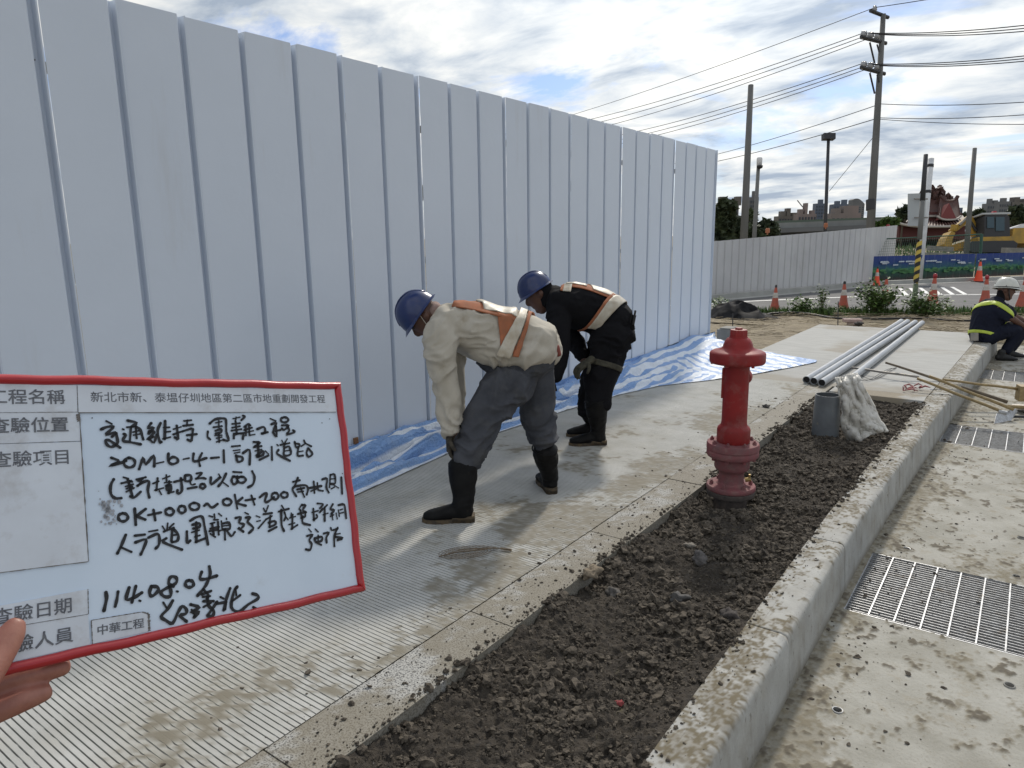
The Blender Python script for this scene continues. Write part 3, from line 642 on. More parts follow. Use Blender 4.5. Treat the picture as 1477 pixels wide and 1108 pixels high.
# ================================================================ HYDRANT
def hydrant():
    g = Vector((-1.31, 3.99, 0)); K = .001035; zt = .978
    root = empty('fire_hydrant', (g.x, g.y, -.06), 'red pillar fire hydrant standing in the dark planting bed', 'fire hydrant')
    def P(l, m, name, n=40, **k):
        mb = MB(); mb.lathe(l, g, n); return mb.build(name, m, root, auto=35, **k)
    def z(v): return zt-(v-58)*K*1.02
    P([(.094, -.09), (.094, z(985)), (.090, z(975))], M['hyd_iron'], 'buried_pipe')
    P([(.10, z(990)), (.136, z(986)), (.138, z(980)), (.138, z(962)), (.134, z(958)), (.08, z(958))], M['hyd_iron'], 'lower_flange')
    P([(.08, z(957)), (.138, z(955)), (.141, z(950)), (.141, z(935)), (.137, z(929)), (.085, z(925)), (.074, z(915)), (.071, z(900)), (.071, z(862)), (.078, z(848)), (.094, z(838)), (.100, z(826)), (.100, z(772)), (.094, z(762))], M['hyd_dusty'], 'standpipe')
    P([(.09, z(764)), (.143, z(762)), (.148, z(755)), (.148, z(733)), (.145, z(728)), (.145, z(724)), (.149, z(720)), (.149, z(694)), (.145, z(686)), (.092, z(682))], M['hyd_dusty'], 'breakaway_flange')
    P([(.09, z(684)), (.094, z(676)), (.094, z(612)), (.090, z(600)), (.078, z(590)), (.0725, z(578)), (.071, z(560)), (.071, z(240))], M['hyd'], 'barrel')
    P([(.071, z(252)), (.10, z(246)), (.148, z(240)), (.1535, z(234)), (.1545, z(225)), (.1545, z(188)), (.150, z(181)), (.135, z(174)), (.110, z(168)), (.090, z(160)), (.083, z(152)), (.080, z(140)), (.074, z(124)), (.062, z(108)), (.052, z(103)), (.050, z(96))], M['hyd'], 'bonnet')
    P([(.050, z(104)), (.050, z(66)), (.047, z(60)), (.020, z(59)), (.02, z(57))], M['hyd'], 'operating_cap', n=8)
    P([(.021, z(60)), (.021, z(50)), (.0, z(50))], M['hyd'], 'operating_nut', n=5)
    # bolts and nuts
    def bolts(rad, zc, h, n, m, name, ph=.2, r=.012):
        me = None
        for k in range(n):
            a = ph+2*math.pi*k/n
            if me is None: mb = MB(); mb.lathe([(r, -h), (r, h), (r*.6, h), (r*.55, h+.008), (0, h+.008)], n=6); o = mb.build(name, m, root, rel=False); me = o.data
            else: o = link_mesh(name, me, root)
            o.location = (rad*math.cos(a), rad*math.sin(a), zc+.06)
    bolts(.122, z(682), .010, 8, M['hyd_dusty'], 'flange_bolt', .1); bolts(.122, z(772), .009, 8, M['hyd_dusty'], 'flange_nut', .1)
    bolts(.112, z(923), .010, 6, M['hyd_dusty'], 'base_bolt', .5)
    bolts(.138, z(243), .006, 6, M['hyd'], 'bonnet_bolt', .45, .009)
    # hose outlets point away from the walkway corner
    for az, nm in ((math.radians(90), 'hose_outlet'),):
        d = Vector((math.cos(az), math.sin(az), 0)); Rm = d.to_track_quat('Z', 'Y').to_matrix(); c = g+Vector((0, 0, z(335)))
        mb = MB(); mb.lathe([(.046, .04), (.046, .092), (.052, .094), (.052, .104), (.050, .108), (.050, .136), (.046, .142), (.016, .142), (.016, .156), (0, .156)], c, 24, M=Rm); o = mb.build(nm, M['hyd'], root, auto=35)
    mb = MB(); a = math.radians(196); d = Vector((math.cos(a), math.sin(a), 0)); mb.box(g+d*.072+Vector((0, 0, z(355))), (.014, .05, .17), Matrix.Rotation(a, 3, 'Z')); mb.build('side_plate', M['hyd'], root)
    mb = MB(); d = RIGHT*.100-FWD*.03; d.z = 0; mb.tube([g+d*.75+Vector((0, 0, z(900))), g+d*1.05+Vector((0, 0, z(892)))], .014, 8); mb.tube([g+d*.98+Vector((0, 0, z(900))), g+d*.98+Vector((0, 0, z(866)))], .007, 8); mb.build('drain_cock', mat('brass', (.35, .25, .10), .5, metal=.6), root, auto=30)
hydrant()

# ================================================================ THINGS ON THE PAVEMENT
def pipes():
    spec = [((1163, 548), (1300, 463.5)), ((1173.5, 550), (1309, 464)), ((1185, 552.5), (1320, 465)), ((1222, 551), (1330, 466))]
    lb = ['leftmost of the four grey plastic pipes lying on the pavement', 'second from the left of the four grey plastic pipes on the pavement', 'third from the left of the grey plastic pipes, open end beside the sack', 'rightmost grey plastic pipe whose near end is behind the white sack']
    for k, (a, b) in enumerate(spec):
        A = G(*a, .04); B = G(*b, .04); r = .0375; d = (B-A); L = d.length; Rm = d.to_track_quat('Z', 'Y').to_matrix()
        root = empty('plastic_pipe', (A.x, A.y, 0), lb[k], 'pipe', 'grey plastic pipes laid side by side')
        mb = MB(); mb.lathe([(r-.004, .12), (r-.004, 0), (r, 0), (r, L-.30), (r+.004, L-.27), (r+.004, L), (r-.002, L), (r-.002, L-.12)], A, 24, M=Rm, cap=False); mb.build('pipe_body', M['pvc'], root, auto=40)
        mb = MB(); mb.lathe([(.0001, .03), (r-.004, .03)], A, 24, M=Rm, cap=False); mb.build('bore_shade', M['inside'], root)  # dark disc in the mouth paints the shade inside the pipe
pipes()
def short_pipe():
    g = Vector((-1.175, 5.76, -.06)); root = empty('pipe_stub', g, 'short upright piece of dark grey pipe stuck in the soil', 'pipe')
    mb = MB(); mb.lathe([(.100, -.03), (.098, .1), (.094, .24), (.090, .345), (.086, .345), (.090, .22), (.093, .05)], g, 36, cap=False); mb.build('pipe_body', M['pvc_dark'], root, auto=40)
    mb = MB(); mb.lathe([(.0001, .06), (.092, .06)], g, 30, cap=False); mb.build('bore_shade', M['inside'], root)  # dark disc in place of the shade down the stub
short_pipe()
def sack():
    # hangs from the rim of the stub pipe and slumps on the soil to its right
    L0 = [(1204, 546), (1209, 562), (1214, 590), (1215, 618), (1224, 640)]; R0 = [(1236, 539), (1243, 552), (1258, 583), (1270, 608), (1282, 622)]
    n, m_ = 70, 46; top = at(1220, 545, 5.62); u = np.linspace(0, 1, n); v = np.linspace(0, 1, m_)
    def interp(P, t): xs = np.linspace(0, 1, len(P)); return np.interp(t, xs, [p[0] for p in P]), np.interp(t, xs, [p[1] for p in P])
    X = np.zeros((n, m_)); Y = X.copy(); Z = X.copy(); lx, ly = interp(L0, u); rx, ry = interp(R0, u)
    nf = fbm2(np.repeat(u[:, None]*1.2, m_, 1), np.repeat(v[None, :]*1.0, n, 0), 5.0, 4, 3.)-.5; nfx = fbm2(np.repeat(u[:, None]*2, m_, 1), np.repeat(v[None, :]*2, n, 0), 4.0, 4, 8.)-.5; nf2 = fbm2(np.repeat(u[:, None]*.6, m_, 1), np.repeat(v[None, :]*2.2, n, 0), 5.0, 3, 6.)-.5
    dep0 = np.interp(u, [0, .15, 1], [5.47, 5.42, 5.44])
    for i in range(n):
        for j in range(m_):
            w = v[j]; px = lx[i]+(rx[i]-lx[i])*w+nf[i, j]*5; py = ly[i]+(ry[i]-ly[i])*w+nf2[i, j]*2
            if u[i] > .8: py += 6*math.sin(w*7)*(u[i]-.8)*5*.5
            bul = math.sin(w*math.pi)**.7*(.02+.05*u[i]); p = at(px, py, dep0[i]-bul+.045*nf2[i, j]+.10*nf[i, j]+.05*nfx[i, j])
            X[i, j], Y[i, j], Z[i, j] = p
    Z = np.maximum(Z, -.05)
    back_ = FWD*.10
    o = grid_obj('woven_sack', X, Y, Z, M['sack']); sd = o.modifiers.new('s', 'SOLIDIFY'); sd.thickness = .012
    dg = bpy.context.evaluated_depsgraph_get(); dg.update(); me = bpy.data.meshes.new_from_object(o.evaluated_get(dg)); o.modifiers.clear(); o.data = me; me.name = 'woven_sack'
    tag(o, 'dirty white woven plastic sack draped over the upright stub pipe', 'sack')
sack()

def handle_tool(name, label, a, b, za, zb, r1, r2, m, head=None, cat='tool', group=None):
    A = G(*a, za); B = G(*b, zb)
    for _ in range(4):
        ts = [t/60 for t in range(61)]; te = [t for t in ts if (A.x+(B.x-A.x)*t) > float(kf(A.y+(B.y-A.y)*t))-.02]
        if te and 0 < te[0] < .9 and zb < 0: za = min(.16, ((.012+max(r1, r2))-te[0]*zb)/(1-te[0])); A = G(*a, za)
    root = empty(name, (B.x, B.y, zb), label, cat, group)
    mb = MB(); n = 9; pts = [A.lerp(B, t/n)+Vector((0, 0, .002*math.sin(t*1.1))) for t in range(n+1)]; mb.tube(pts, [r1+(r2-r1)*t/n for t in range(n+1)], 10); mb.build('handle', m, root, smooth=True)
    return root, A, B
r_, A, B = handle_tool('hoe', 'round steel bar lying from the pipes onto the kerb tools', (1229, 530.5), (1325, 544), .05, .06, .012, .012, M['steel'], cat='steel bar'); r_.name = 'steel_bar'; children(r_)[0].name = 'bar_shaft'
r_, A, B = handle_tool('shovel', 'shovel with a long dark handle pointing at the pipes', (1277, 523), (1453, 580), .06, -.16, .011, .017, M['wood_dark'], cat='shovel')
mb = MB(); c = B+Vector((.10, .05, -.015)); mb.add([c+Vector(v) for v in ((-.06, -.1, -.03), (.2, -.13, -.05), (.22, .10, -.05), (-.06, .1, -.03), (.07, 0, .0))], [(0, 1, 4), (1, 2, 4), (2, 3, 4), (3, 0, 4)]); mb.build('shovel_blade', M['steel'], r_)
r_, A, B = handle_tool('hoe', 'hoe with a yellow bamboo handle and a broad steel blade facing the camera', (1323, 546), (1446, 594), .05, -.10, .013, .014, M['wood'], cat='hoe')
P_ = [G(1433, 612, -.24), G(1437, 597, -.17), G(1465, 590, -.16), G(1467, 594, -.19), G(1458, 607, -.24)]
mb = MB(); mb.prism(P_, (.004, .006, .003)); mb.tube([B+Vector((-.03, 0, 0)), B+Vector((.035, .0, -.01))], .019, 10); mb.build('hoe_blade', M['zinc'], r_)
r_, A, B = handle_tool('hoe', 'tool with a yellow bamboo handle running under the others', (1340, 542.5), (1462, 591), .055, -.15, .013, .015, M['wood'], cat='bamboo pole'); r_.name = 'bamboo_pole'
r_, A, B = handle_tool('mallet', 'wooden mallet with a brown handle lying across the kerb', (1359, 547.5), (1468, 561), .035, -.02, .011, .014, M['wood'], cat='mallet')
mb = MB(); mb.box(B+Vector((.06, .0, -.035)), (.12, .13, .15), Matrix.Rotation(.3, 3, 'Z')); mb.build('mallet_head', M['wood'], r_, auto=30)
r_, A, B = handle_tool('pole', 'yellow bamboo pole end lying flat at the right picture edge', (1452, 586.5), (1530, 590), -.17, -.19, .016, .016, M['wood'], cat='bamboo pole'); r_.name = 'bamboo_pole'
r_, A, B = handle_tool('bar', 'black iron bar lying in the gutter behind the hoe blade', (1462, 601), (1530, 603), -.225, -.225, .012, .012, M['darksteel'], cat='iron bar'); r_.name = 'iron_bar'

def wires_small():
    mb = MB()
    for k in range(3):
        pts = []
        for i in range(26):
            t = i/25; px = 1238+55*t; py = 538+9*math.sin(t*math.pi*1.3+k*.5)+k*1.2; pts.append(G(px, py, .006+.004*k))
        mb.tube(pts, .0028, 5)
    tag(mb.build('wire_loop', M['darksteel'], smooth=True), 'loose loop of thin dark wire lying on the pavement beside the pipes', 'wire')
    mb = MB(); rr = random.Random(3)
    for k in range(9):
        p = G(1302+rr.random()*24, 556+rr.random()*9, .01); q = p+Vector((rr.uniform(-.14, .14), rr.uniform(-.12, .12), rr.uniform(0, .03))); mb.tube([p, (p+q)/2+Vector((0, 0, .02)), q], [.006, .012, .004], 5, flat=.5)
    tag(mb.build('red_strap', mat('red_webbing', (.30, .03, .04), .7, col2=(.3, .22, .2), nscale=40), smooth=True), 'tangled scrap of red and pink strapping beside the kerb', 'strap')
    # coiled rusty wire on the walkway
    mb = MB(); rr = random.Random(5)
    for k in range(5):
        pts = []
        for i in range(40):
            t = i/39; a = t*2*math.pi; px = 668+rr.uniform(-.3, .3)+(40-k*4.5)*math.cos(a)+9*t; py = 797+(8.5-k*1.6)*math.sin(a)-(px-668)*.085; pts.append(G(px+rr.uniform(-.4, .4), py, .006+.003*k+.006*abs(math.sin(a*1.5+k))))
        mb.tube(pts, .0015, 5)
    pts = [G(660+t*77, 794-7*math.sin(t*1.9)+5*t, .014) for t in [i/20 for i in range(21)]]; mb.tube(pts, .003, 6); mb.tube([G(722, 791, .012), G(738, 793.5, .008)], .006, 6)
    mb.tube([G(633, 803, .008), G(655, 797, .016), G(690, 793.5, .016), G(715, 790, .012)], .0035, 6)
    o = tag(mb.build('wire_coil', mat('rusty_wire', (.13, .10, .075), .8, col2=(.24, .18, .11), nscale=60), smooth=True), 'small flattened coil of rusty binding wire on the ribbed walkway', 'wire')
wires_small()
def stones():
    sp = [((852, 829), .038, (.26, .21, .15), 'pale brown stone resting on the edge of the speckled border'), ((885, 855), .030, (.12, .11, .10), 'round dark clod of earth in the bed below the pale brown stone'),
          ((1012, 812), .045, (.13, .12, .115), 'largest knobbly grey clod in the middle of the planting bed'), ((1052, 905), .034, (.07, .06, .055), 'dark clod lying against the kerb in the planting bed'),
          ((995, 790), .026, (.24, .22, .19), 'pale crumbly clod in the bed in front of the hydrant'), ((978, 868), .034, (.12, .115, .11), 'grey stone cluster in the middle of the nearer planting bed'), ((893, 1015), .013, (.38, .08, .08), 'small reddish brick chip in the dark soil'),
          ((1105, 588), .028, (.08, .075, .07), 'dark stone on the pavement edge beyond the hydrant'), ((1238, 468), .05, (.07, .065, .06), 'flat dark stone at the far edge of the pavement slab')]
    for k, (p, r, c, lb) in enumerate(sp):
        onbed = k not in (0, 7, 8); g = G(*p, -.05 if onbed else 0); zz = (bed_z(g.x, g.y) if onbed else 0)+r*.25
        mb = MB(); lump(mb, (g.x, g.y, zz), r, 3, .7, 50+k, .5); m_ = mat('stone_%d' % k, c, .95, col2=tuple(q*.6 for q in c), nscale=60, bump=.8, bscale=160, bdist=.004)
        o = mb.build('stone', m_, smooth=True, loc=(g.x, g.y, zz), rel=False); tag(o, lb, 'stone')
stones()

# ================================================================ DIRT STRIP, ROAD, FAR SIDE
def road():
    zr = -.10
    near = [(700, 462), (960, 461), (1026, 458), (1110, 455), (1300, 451), (1477, 448), (1900, 441)]
    far = [(700, 447), (960, 438), (1026, 433), (1150, 422), (1258, 411.5), (1400, 406), (1477, 404), (1900, 401)]
    def lerp(P, n):
        t = np.linspace(0, len(P)-1, n); return [(np.interp(q, range(len(P)), [a[0] for a in P]), np.interp(q, range(len(P)), [a[1] for a in P])) for q in t]
    A = [G(*p, zr) for p in lerp(near, 90)]; B = [G(*p, zr) for p in lerp(far, 90)]; X = np.zeros((12, 90)); Y = X.copy()
    for i in range(12):
        for j in range(90): p = A[j].lerp(B[j], i/11); X[i, j], Y[i, j] = p.x, p.y
    tag(grid_obj('asphalt_road', X, Y, np.full_like(X, zr), M['asphalt']), kind='structure')
    # far kerb with gutter band
    mb = MB()
    for j in range(89):
        a, b = B[j], B[j+1]; d = (b-a).normalized(); n = Vector((-d.y, d.x, 0))
        if n.dot(FWD) < 0: n = -n
        mb.add([a-n*.30+Vector((0, 0, .004)), b-n*.30+Vector((0, 0, .004)), b+Vector((0, 0, .004)), a+Vector((0, 0, .004))], [(0, 1, 2, 3)])
        mb.add([a+Vector((0, 0, -.02)), b+Vector((0, 0, -.02)), b+Vector((0, 0, .12)), a+Vector((0, 0, .12)), a+n*.18+Vector((0, 0, .12)), b+n*.18+Vector((0, 0, .12)), a+n*.18+Vector((0, 0, -.1)), b+n*.18+Vector((0, 0, -.1))], [(0, 1, 2, 3), (3, 2, 5, 4), (4, 5, 7, 6)])
    tag(mb.build('far_kerb', M['gutter']), kind='structure')
    # painted lines
    mb = MB(); L = [(700, 441), (960, 441), (1000, 439.5), (1081, 434.5), (1160, 431), (1240, 427.8), (1320, 426), (1400, 425), (1477, 424), (1900, 420)]
    pts = [G(*p, zr+.004) for p in lerp(L, 60)]
    for a, b in zip(pts, pts[1:]):
        d = (b-a).normalized(); n = Vector((-d.y, d.x, 0))*.075; mb.add([a-n, b-n, b+n, a+n], [(0, 1, 2, 3)])
    L = [(1081, 450), (1140, 447), (1200, 444), (1260, 444), (1330, 443), (1477, 439)]
    for (x0, y0, x1, y1) in [(1298, 416, 1309, 427), (1313, 415.6, 1325, 426.6), (1327, 415.2, 1342, 426.2), (1343, 415, 1358, 426), (1359, 414.6, 1375, 425.4), (1373, 414, 1393, 425)]:
        mb.add([G(x0-2.6, y0, zr+.004), G(x0+2.6, y0, zr+.004), G(x1+3.6, y1, zr+.004), G(x1-3.2, y1, zr+.004)], [(0, 1, 2, 3)])
    tag(mb.build('road_markings', M['roadpaint']), kind='structure')
road()

# ---- second white fence across the road
def fence2():
    a = G(1010, 431.5, -.1); b = G(1249, 411.5, -.1)
    ga = G(1026, 430, -.1); hb = at(1249, 328.8, (b-Vector((0, 0, H))).dot(FWD)).z+.1; ha = at(1010, 349.5, (a-Vector((0, 0, H))).dot(FWD)).z+.1
    root = empty('site_fence', ga, 'lower white corrugated fence across the road behind the cones', 'fence')
    n = 27; P0 = a; P1 = b; L = (P1-P0).length; d = (P1-P0).normalized(); nn = Vector((d.y, -d.x, 0))
    if nn.dot(-FWD) < 0: nn = -nn
    wb = L/n
    for k in range(n):
        p = P0+d*wb*k; q = P0+d*wb*(k+1); t0, t1 = k/n, (k+1)/n
        h0, h1 = ha+(hb-ha)*t0, ha+(hb-ha)*t1; e = d*.05
        mb = MB(); z0 = Vector((0, 0, .02))
        A_ = [p, p+nn*.03+d*.02, q-d*.06+nn*.03, q-d*.04, q]; hs = [h0, h0, h1, h1, h1]
        vs = [v+z0 for v in A_]+[v+Vector((0, 0, h)) for v, h in zip(A_, hs)]
        mb.add(vs, [(i, i+1, 6+i, 5+i) for i in range(4)]); vs2 = [v-nn*.01 for v in vs]; mb.add(vs2, [(5+i, 6+i, i+1, i) for i in range(4)])
        o = mb.build('sheet_panel', M['fence2'], root)
    e2 = at(1287, 400, 28.5); e2.z = -.1; he = at(1287, 325.3, 28.5).z+.1; d = (e2-b); n2 = 6; nn = Vector((d.y, -d.x, 0)).normalized(); nn = -nn if nn.dot(-FWD) < 0 else nn
    for k in range(n2):
        p = b+d*(k/n2); q = b+d*((k+1)/n2); w_ = q-p; h0 = hb+(he-hb)*k/n2; h1 = hb+(he-hb)*(k+1)/n2; A_ = [p, p+nn*.03+w_*.06, q-w_*.16+nn*.03, q-w_*.12, q]; hs = [h0, h0, h1, h1, h1]
        vs = [v+Vector((0, 0, .02)) for v in A_]+[v+Vector((0, 0, h)) for v, h in zip(A_, hs)]; mb = MB(); mb.add(vs, [(i, i+1, 6+i, 5+i) for i in range(4)]); mb.add([v-nn*.01 for v in vs], [(5+i, 6+i, i+1, i) for i in range(4)]); mb.build('sheet_panel', M['fence2'], root)
    # warning lamps on the top edge
    for (px, py, lb) in [(1107, 330, 'orange warning lamp on top of the lower white fence'), (1191, 322, 'red and dark warning lamp on the lower white fence top, nearer its right end')]:
        dq = (a.lerp(b, (px-1010)/239*.9)-Vector((0, 0, H))).dot(FWD); p = at(px, py+6, dq); mb = MB(); mb.lathe([(.02, -.05), (.02, 0), (.06, .0), (.06, .10), (.04, .13), (0, .13)], p, 12); r_ = mb.build('warning_lamp', mat('warning_amber_%d' % px, (.35, .12, .05), .4), loc=p, rel=False, auto=30); tag(r_, lb, 'lamp')
    for k, (px, py) in enumerate([(1281, 326), (1280.5, 332)]):
        p = at(px, py, 28.2); mb = MB(); mb.lathe([(.0, -.02), (.07, -.02), (.07, .04), (0, .04)], p, 12, M=Matrix.Rotation(math.pi/2, 3, 'X')); r_ = mb.build('red_reflector', mat('reflector_%d' % k, (.30, .03, .04), .35), loc=p, rel=False); tag(r_, ['upper red disc on the far corner of the lower white fence', 'lower red disc on the far corner of the lower white fence'][k], 'reflector')
fence2()

# ---- painted low barrier with a landscape print, and green mesh fence above
def mural_mat():
    m = bpy.data.materials.new('landscape_banner'); m.use_nodes = True; nt = m.node_tree; N = nt.nodes; L = nt.links; p = N['Principled BSDF']; p.inputs['Roughness'].default_value = .5
    u = N.new('ShaderNodeAttribute'); u.attribute_name = 'bu'; v = N.new('ShaderNodeAttribute'); v.attribute_name = 'bv'
    r = N.new('ShaderNodeValToRGB'); cr = r.color_ramp; cr.elements[0].position = 0; cr.elements[0].color = (.05, .035, .035, 1); cr.elements[1].position = 1; cr.elements[1].color = (.012, .04, .22, 1)
    for q, c in ((.15, (.012, .045, .035, 1)), (.36, (.02, .10, .07, 1)), (.46, (.05, .19, .11, 1)), (.52, (.015, .10, .14, 1)), (.7, (.012, .05, .20, 1))):
        e = cr.elements.new(q); e.color = c
    comb = N.new('ShaderNodeCombineXYZ'); L.new(u.outputs['Fac'], comb.inputs[0]); L.new(v.outputs['Fac'], comb.inputs[1])
    n = N.new('ShaderNodeTexNoise'); n.inputs['Scale'].default_value = 3.4; n.inputs['Detail'].default_value = 4; L.new(comb.outputs[0], n.inputs['Vector'])
    a = N.new('ShaderNodeMath'); a.operation = 'MULTIPLY_ADD'; L.new(n.outputs[0], a.inputs[0]); a.inputs[1].default_value = .42; a.inputs[2].default_value = -.21
    b = N.new('ShaderNodeMath'); b.operation = 'ADD'; L.new(a.outputs[0], b.inputs[0]); L.new(v.outputs['Fac'], b.inputs[1]); L.new(b.outputs[0], r.inputs[0]); L.new(r.outputs[0], p.inputs['Base Color'])
    return m
def barrier():
    a = G(1250, 408.5, -.1); c = G(1477, 399, -.1); e = G(1700, 392, -.1)
    m = mural_mat(); root = empty('printed_barrier', a, 'low dark blue and green barrier printed with a landscape beyond the road', 'barrier')
    P = [a, a.lerp(c, .33), a.lerp(c, .66), c, c.lerp(e, .5), e]; tops = [382.5, 381, 379.5, 377.5, 375, 373]
    U = 0
    mwhite = mat('print_white', (.5, .56, .62), .5); mg = mat('print_green', (.06, .20, .07), .5)
    for k in range(5):
        p, q = P[k], P[k+1]; nx = 24; X = np.zeros((10, nx)); Y = X.copy(); Z = X.copy(); bu = X.copy(); bv = X.copy(); h = .80
        d = (q-p).normalized(); nn = Vector((d.y, -d.x, 0)); nn = -nn if nn.dot(-FWD) < 0 else nn
        for i in range(10):
            for j in range(nx):
                w = p.lerp(q, j/(nx-1)*.992); zt = -.02+ h*i/9; X[i, j], Y[i, j], Z[i, j] = w.x+nn.x*.02*math.sin(j*2.1), w.y, zt-.02; bu[i, j] = U+j/(nx-1)*(q-p).length; bv[i, j] = i/9
        U += (q-p).length; o = grid_obj('banner_sheet', X, Y, Z, m, {'bu': bu, 'bv': bv}, parent=root, smooth=False); o.location = -root.location
        mb = MB(); rr = random.Random(k)
        for s in range(9):
            c0 = p.lerp(q, rr.uniform(.03, .95))+Vector((0, 0, .55+rr.random()*.13))+nn*.05; w = rr.uniform(.10, .28)
            for t in range(3): cc = c0+d*w*(t-1)*.4; mb.lathe([(.0, 0), (w*.28, 0), (w*.24, .003), (0, .003)], cc, 8, M=Matrix(((d.x, 0, nn.x), (d.y, 0, nn.y), (0, .45, 0))).to_3x3())
        mb.build('printed_cloud', mwhite, root)
        mb = MB()
        for s in range(26):
            c0 = p.lerp(q, rr.uniform(.02, .96))+Vector((0, 0, .30+rr.random()*.10))+nn*.05; w = rr.uniform(.06, .16)
            mb.lathe([(.0, 0), (w, 0), (w*.9, .003), (0, .003)], c0, 6, M=Matrix(((d.x, 0, nn.x), (d.y, 0, nn.y), (0, .35, 0))).to_3x3())
        mb.build('printed_lawn', mg, root)
    # green mesh fence
    gm = mat('green_fence_paint', (.03, .09, .06), .6); root = empty('mesh_fence', a, 'green framed wire mesh fence standing behind the printed barrier', 'fence')
    mb = MB(); mb.tube([a+Vector((0, 0, -.05)), at(1249.5, 345, 25.4)], .035, 8); mb.lathe([(.0, -.08), (.08, 0), (0, .08)], at(1250, 343, 25.4), 10); mb.build('post', gm, root)
    p2 = G(1412, 400, -.1); t2 = at(1416, 338, (p2-Vector((0, 0, H))).dot(FWD)); mb = MB(); mb.tube([p2, t2], .05, 8); mb.build('post', gm, root)
    t1 = at(1250, 346, 25.4); mb = MB(); mb.tube([t1, t2], .022, 6); mb.build('rail', gm, root)
    mb = MB(); d = t2-t1
    for k in range(1, 60):
        f = k/60; tp = t1.lerp(t2, f); bt = a.lerp(p2, f)+Vector((0, 0, .75)); mb.tube([tp, bt], .004, 3)
    for k in range(1, 8):
        mb.tube([t1.lerp(a+Vector((0, 0, .75)), k/8), t2.lerp(p2+Vector((0, 0, .75)), k/8)], .004, 3)
    o = mb.build('wire_mesh', gm, root); o['kind'] = 'stuff'
barrier()

# ---- traffic cones
def cone_proto():
    root = empty('traffic_cone', (0, 0, 0)); r0 = .155
    co = mat('cone_orange', (.52, .095, .05), .55, col2=(.34, .10, .07), nscale=9, coord='obj'); wh = mat('cone_sleeve', (.62, .60, .56), .45, col2=(.42, .36, .30), nscale=9, coord='obj')
    mb = MB(); mb.lathe([(.15, .03), (.105, .22), (.078, .40)], n=20, cap=False); mb.build('cone_body', co, root, auto=40, rel=False)
    mb = MB(); mb.lathe([(.080, .40), (.056, .55)], n=20, cap=False); mb.build('reflective_sleeve', wh, root, auto=40, rel=False)
    mb = MB(); mb.lathe([(.055, .55), (.036, .68), (.03, .70), (0, .70)], n=20, cap=False); mb.build('cone_tip', co, root, auto=40, rel=False)
    mb = MB(); mb.box((0, 0, .015), (.38, .38, .03)); mb.build('cone_base', M['black'], root, rel=False); return root
CP = cone_proto()
cones = [((1117, 449), 411, 1, 'traffic cone standing next to the heap of black plastic sheeting'), ((1216, 447), 406, 1, 'traffic cone between the thin tall weed and the leafy bush'), ((1275, 438), 403, 2, 'traffic cone mostly hidden behind the leafy green bush'),
         ((1344, 441), 396, 3, 'traffic cone with a red lamp on top rising out of weeds'), ((1264, 412.5), 388, 0, 'bright orange cone across the road at the end of the lower white fence'), ((1411, 406.5), 378, 0, 'bright orange cone across the road in front of the printed barrier'),
         ((1420, 441), 398, 3, 'traffic cone with a pale and red top just behind the seated worker'), ((1474, 444), 398, 3, 'traffic cone cut by the right picture edge beyond the seated worker')]
lampm = mat('cone_lamp_red', (.35, .02, .03), .3); capm = mat('cone_cap_dark', (.04, .04, .045), .6); yel = mat('yellow_cone_collar', (.55, .42, .05), .6)
brightc = mat('bright_cone', (.85, .085, .03), .5)
for k, (b, top, kind, lb) in enumerate(cones):
    g = G(b[0], b[1], -.1); c = CP if k == 0 else copy_tree(CP); c.location = g; tag(c, lb, 'traffic cone', 'traffic cones along the road'); c.rotation_euler = (random.uniform(-.03, .03), random.uniform(-.03, .03), random.uniform(0, 1.5))
    dep = (g-Vector((0, 0, H))).dot(FWD); hgt = (b[1]-top)*dep/F_PX; s = hgt/(.78 if kind in (1, 3) else .70); c.scale = (s, s, s)
    if kind in (1, 2): mb = MB(); mb.lathe([(.028, .69), (.034, .71), (.034, .75), (.02, .78), (0, .78)], n=10); mb.build('cap', capm, c, rel=False)
    if kind == 3: mb = MB(); mb.lathe([(.03, .68), (.045, .70), (.05, .75), (.035, .79), (0, .80)], n=12); mb.build('cone_lamp', lampm, c, rel=False, smooth=True)
    if kind == 0 or k in (4, 5):
        for ch in children(c):
            if ch.name.startswith(('cone_body', 'cone_tip')): ch.data = ch.data.copy(); ch.data.materials.clear(); ch.data.materials.append(brightc)

# ---- black plastic heap
def heap():
    n = 90; u = np.linspace(-1, 1, n); X, Y = np.meshgrid(u, u); r = np.hypot(X, Y); a = fbm2(X, Y, 1.6, 2, 2.)
    ridg = 1-np.abs(fbm2(X, Y, 1.9, 2, 5.)-.5)*4; Z = (1-r**1.6).clip(0, 1)*(.20+.35*ridg.clip(0, 1)*.6)+(a-.5)*.2*(r < 1); Z = np.maximum(Z, .0)+.01
    c = G(1070, 457, -.08); sc = .80; ax = (RIGHT-Vector((0, 0, RIGHT.z))).normalized(); ay = Vector((-ax.y, ax.x, 0))
    WX = c.x+ax.x*X*sc*.92+ay.x*Y*.75; WY = c.y+ax.y*X*sc*.92+ay.y*Y*.75
    keep = ((r[:-1, :-1]+a[:-1, :-1]*.25) < 1.08)
    Zc = Z*(1.0-.35*X); o = grid_obj('plastic_sheet_heap', WX+.03*ridg, WY, -.11+Zc*.95, M['blackplastic'], keep=keep, smooth=True); tag(o, 'heap of crumpled black plastic sheeting on the bare earth', 'plastic sheet')
heap()
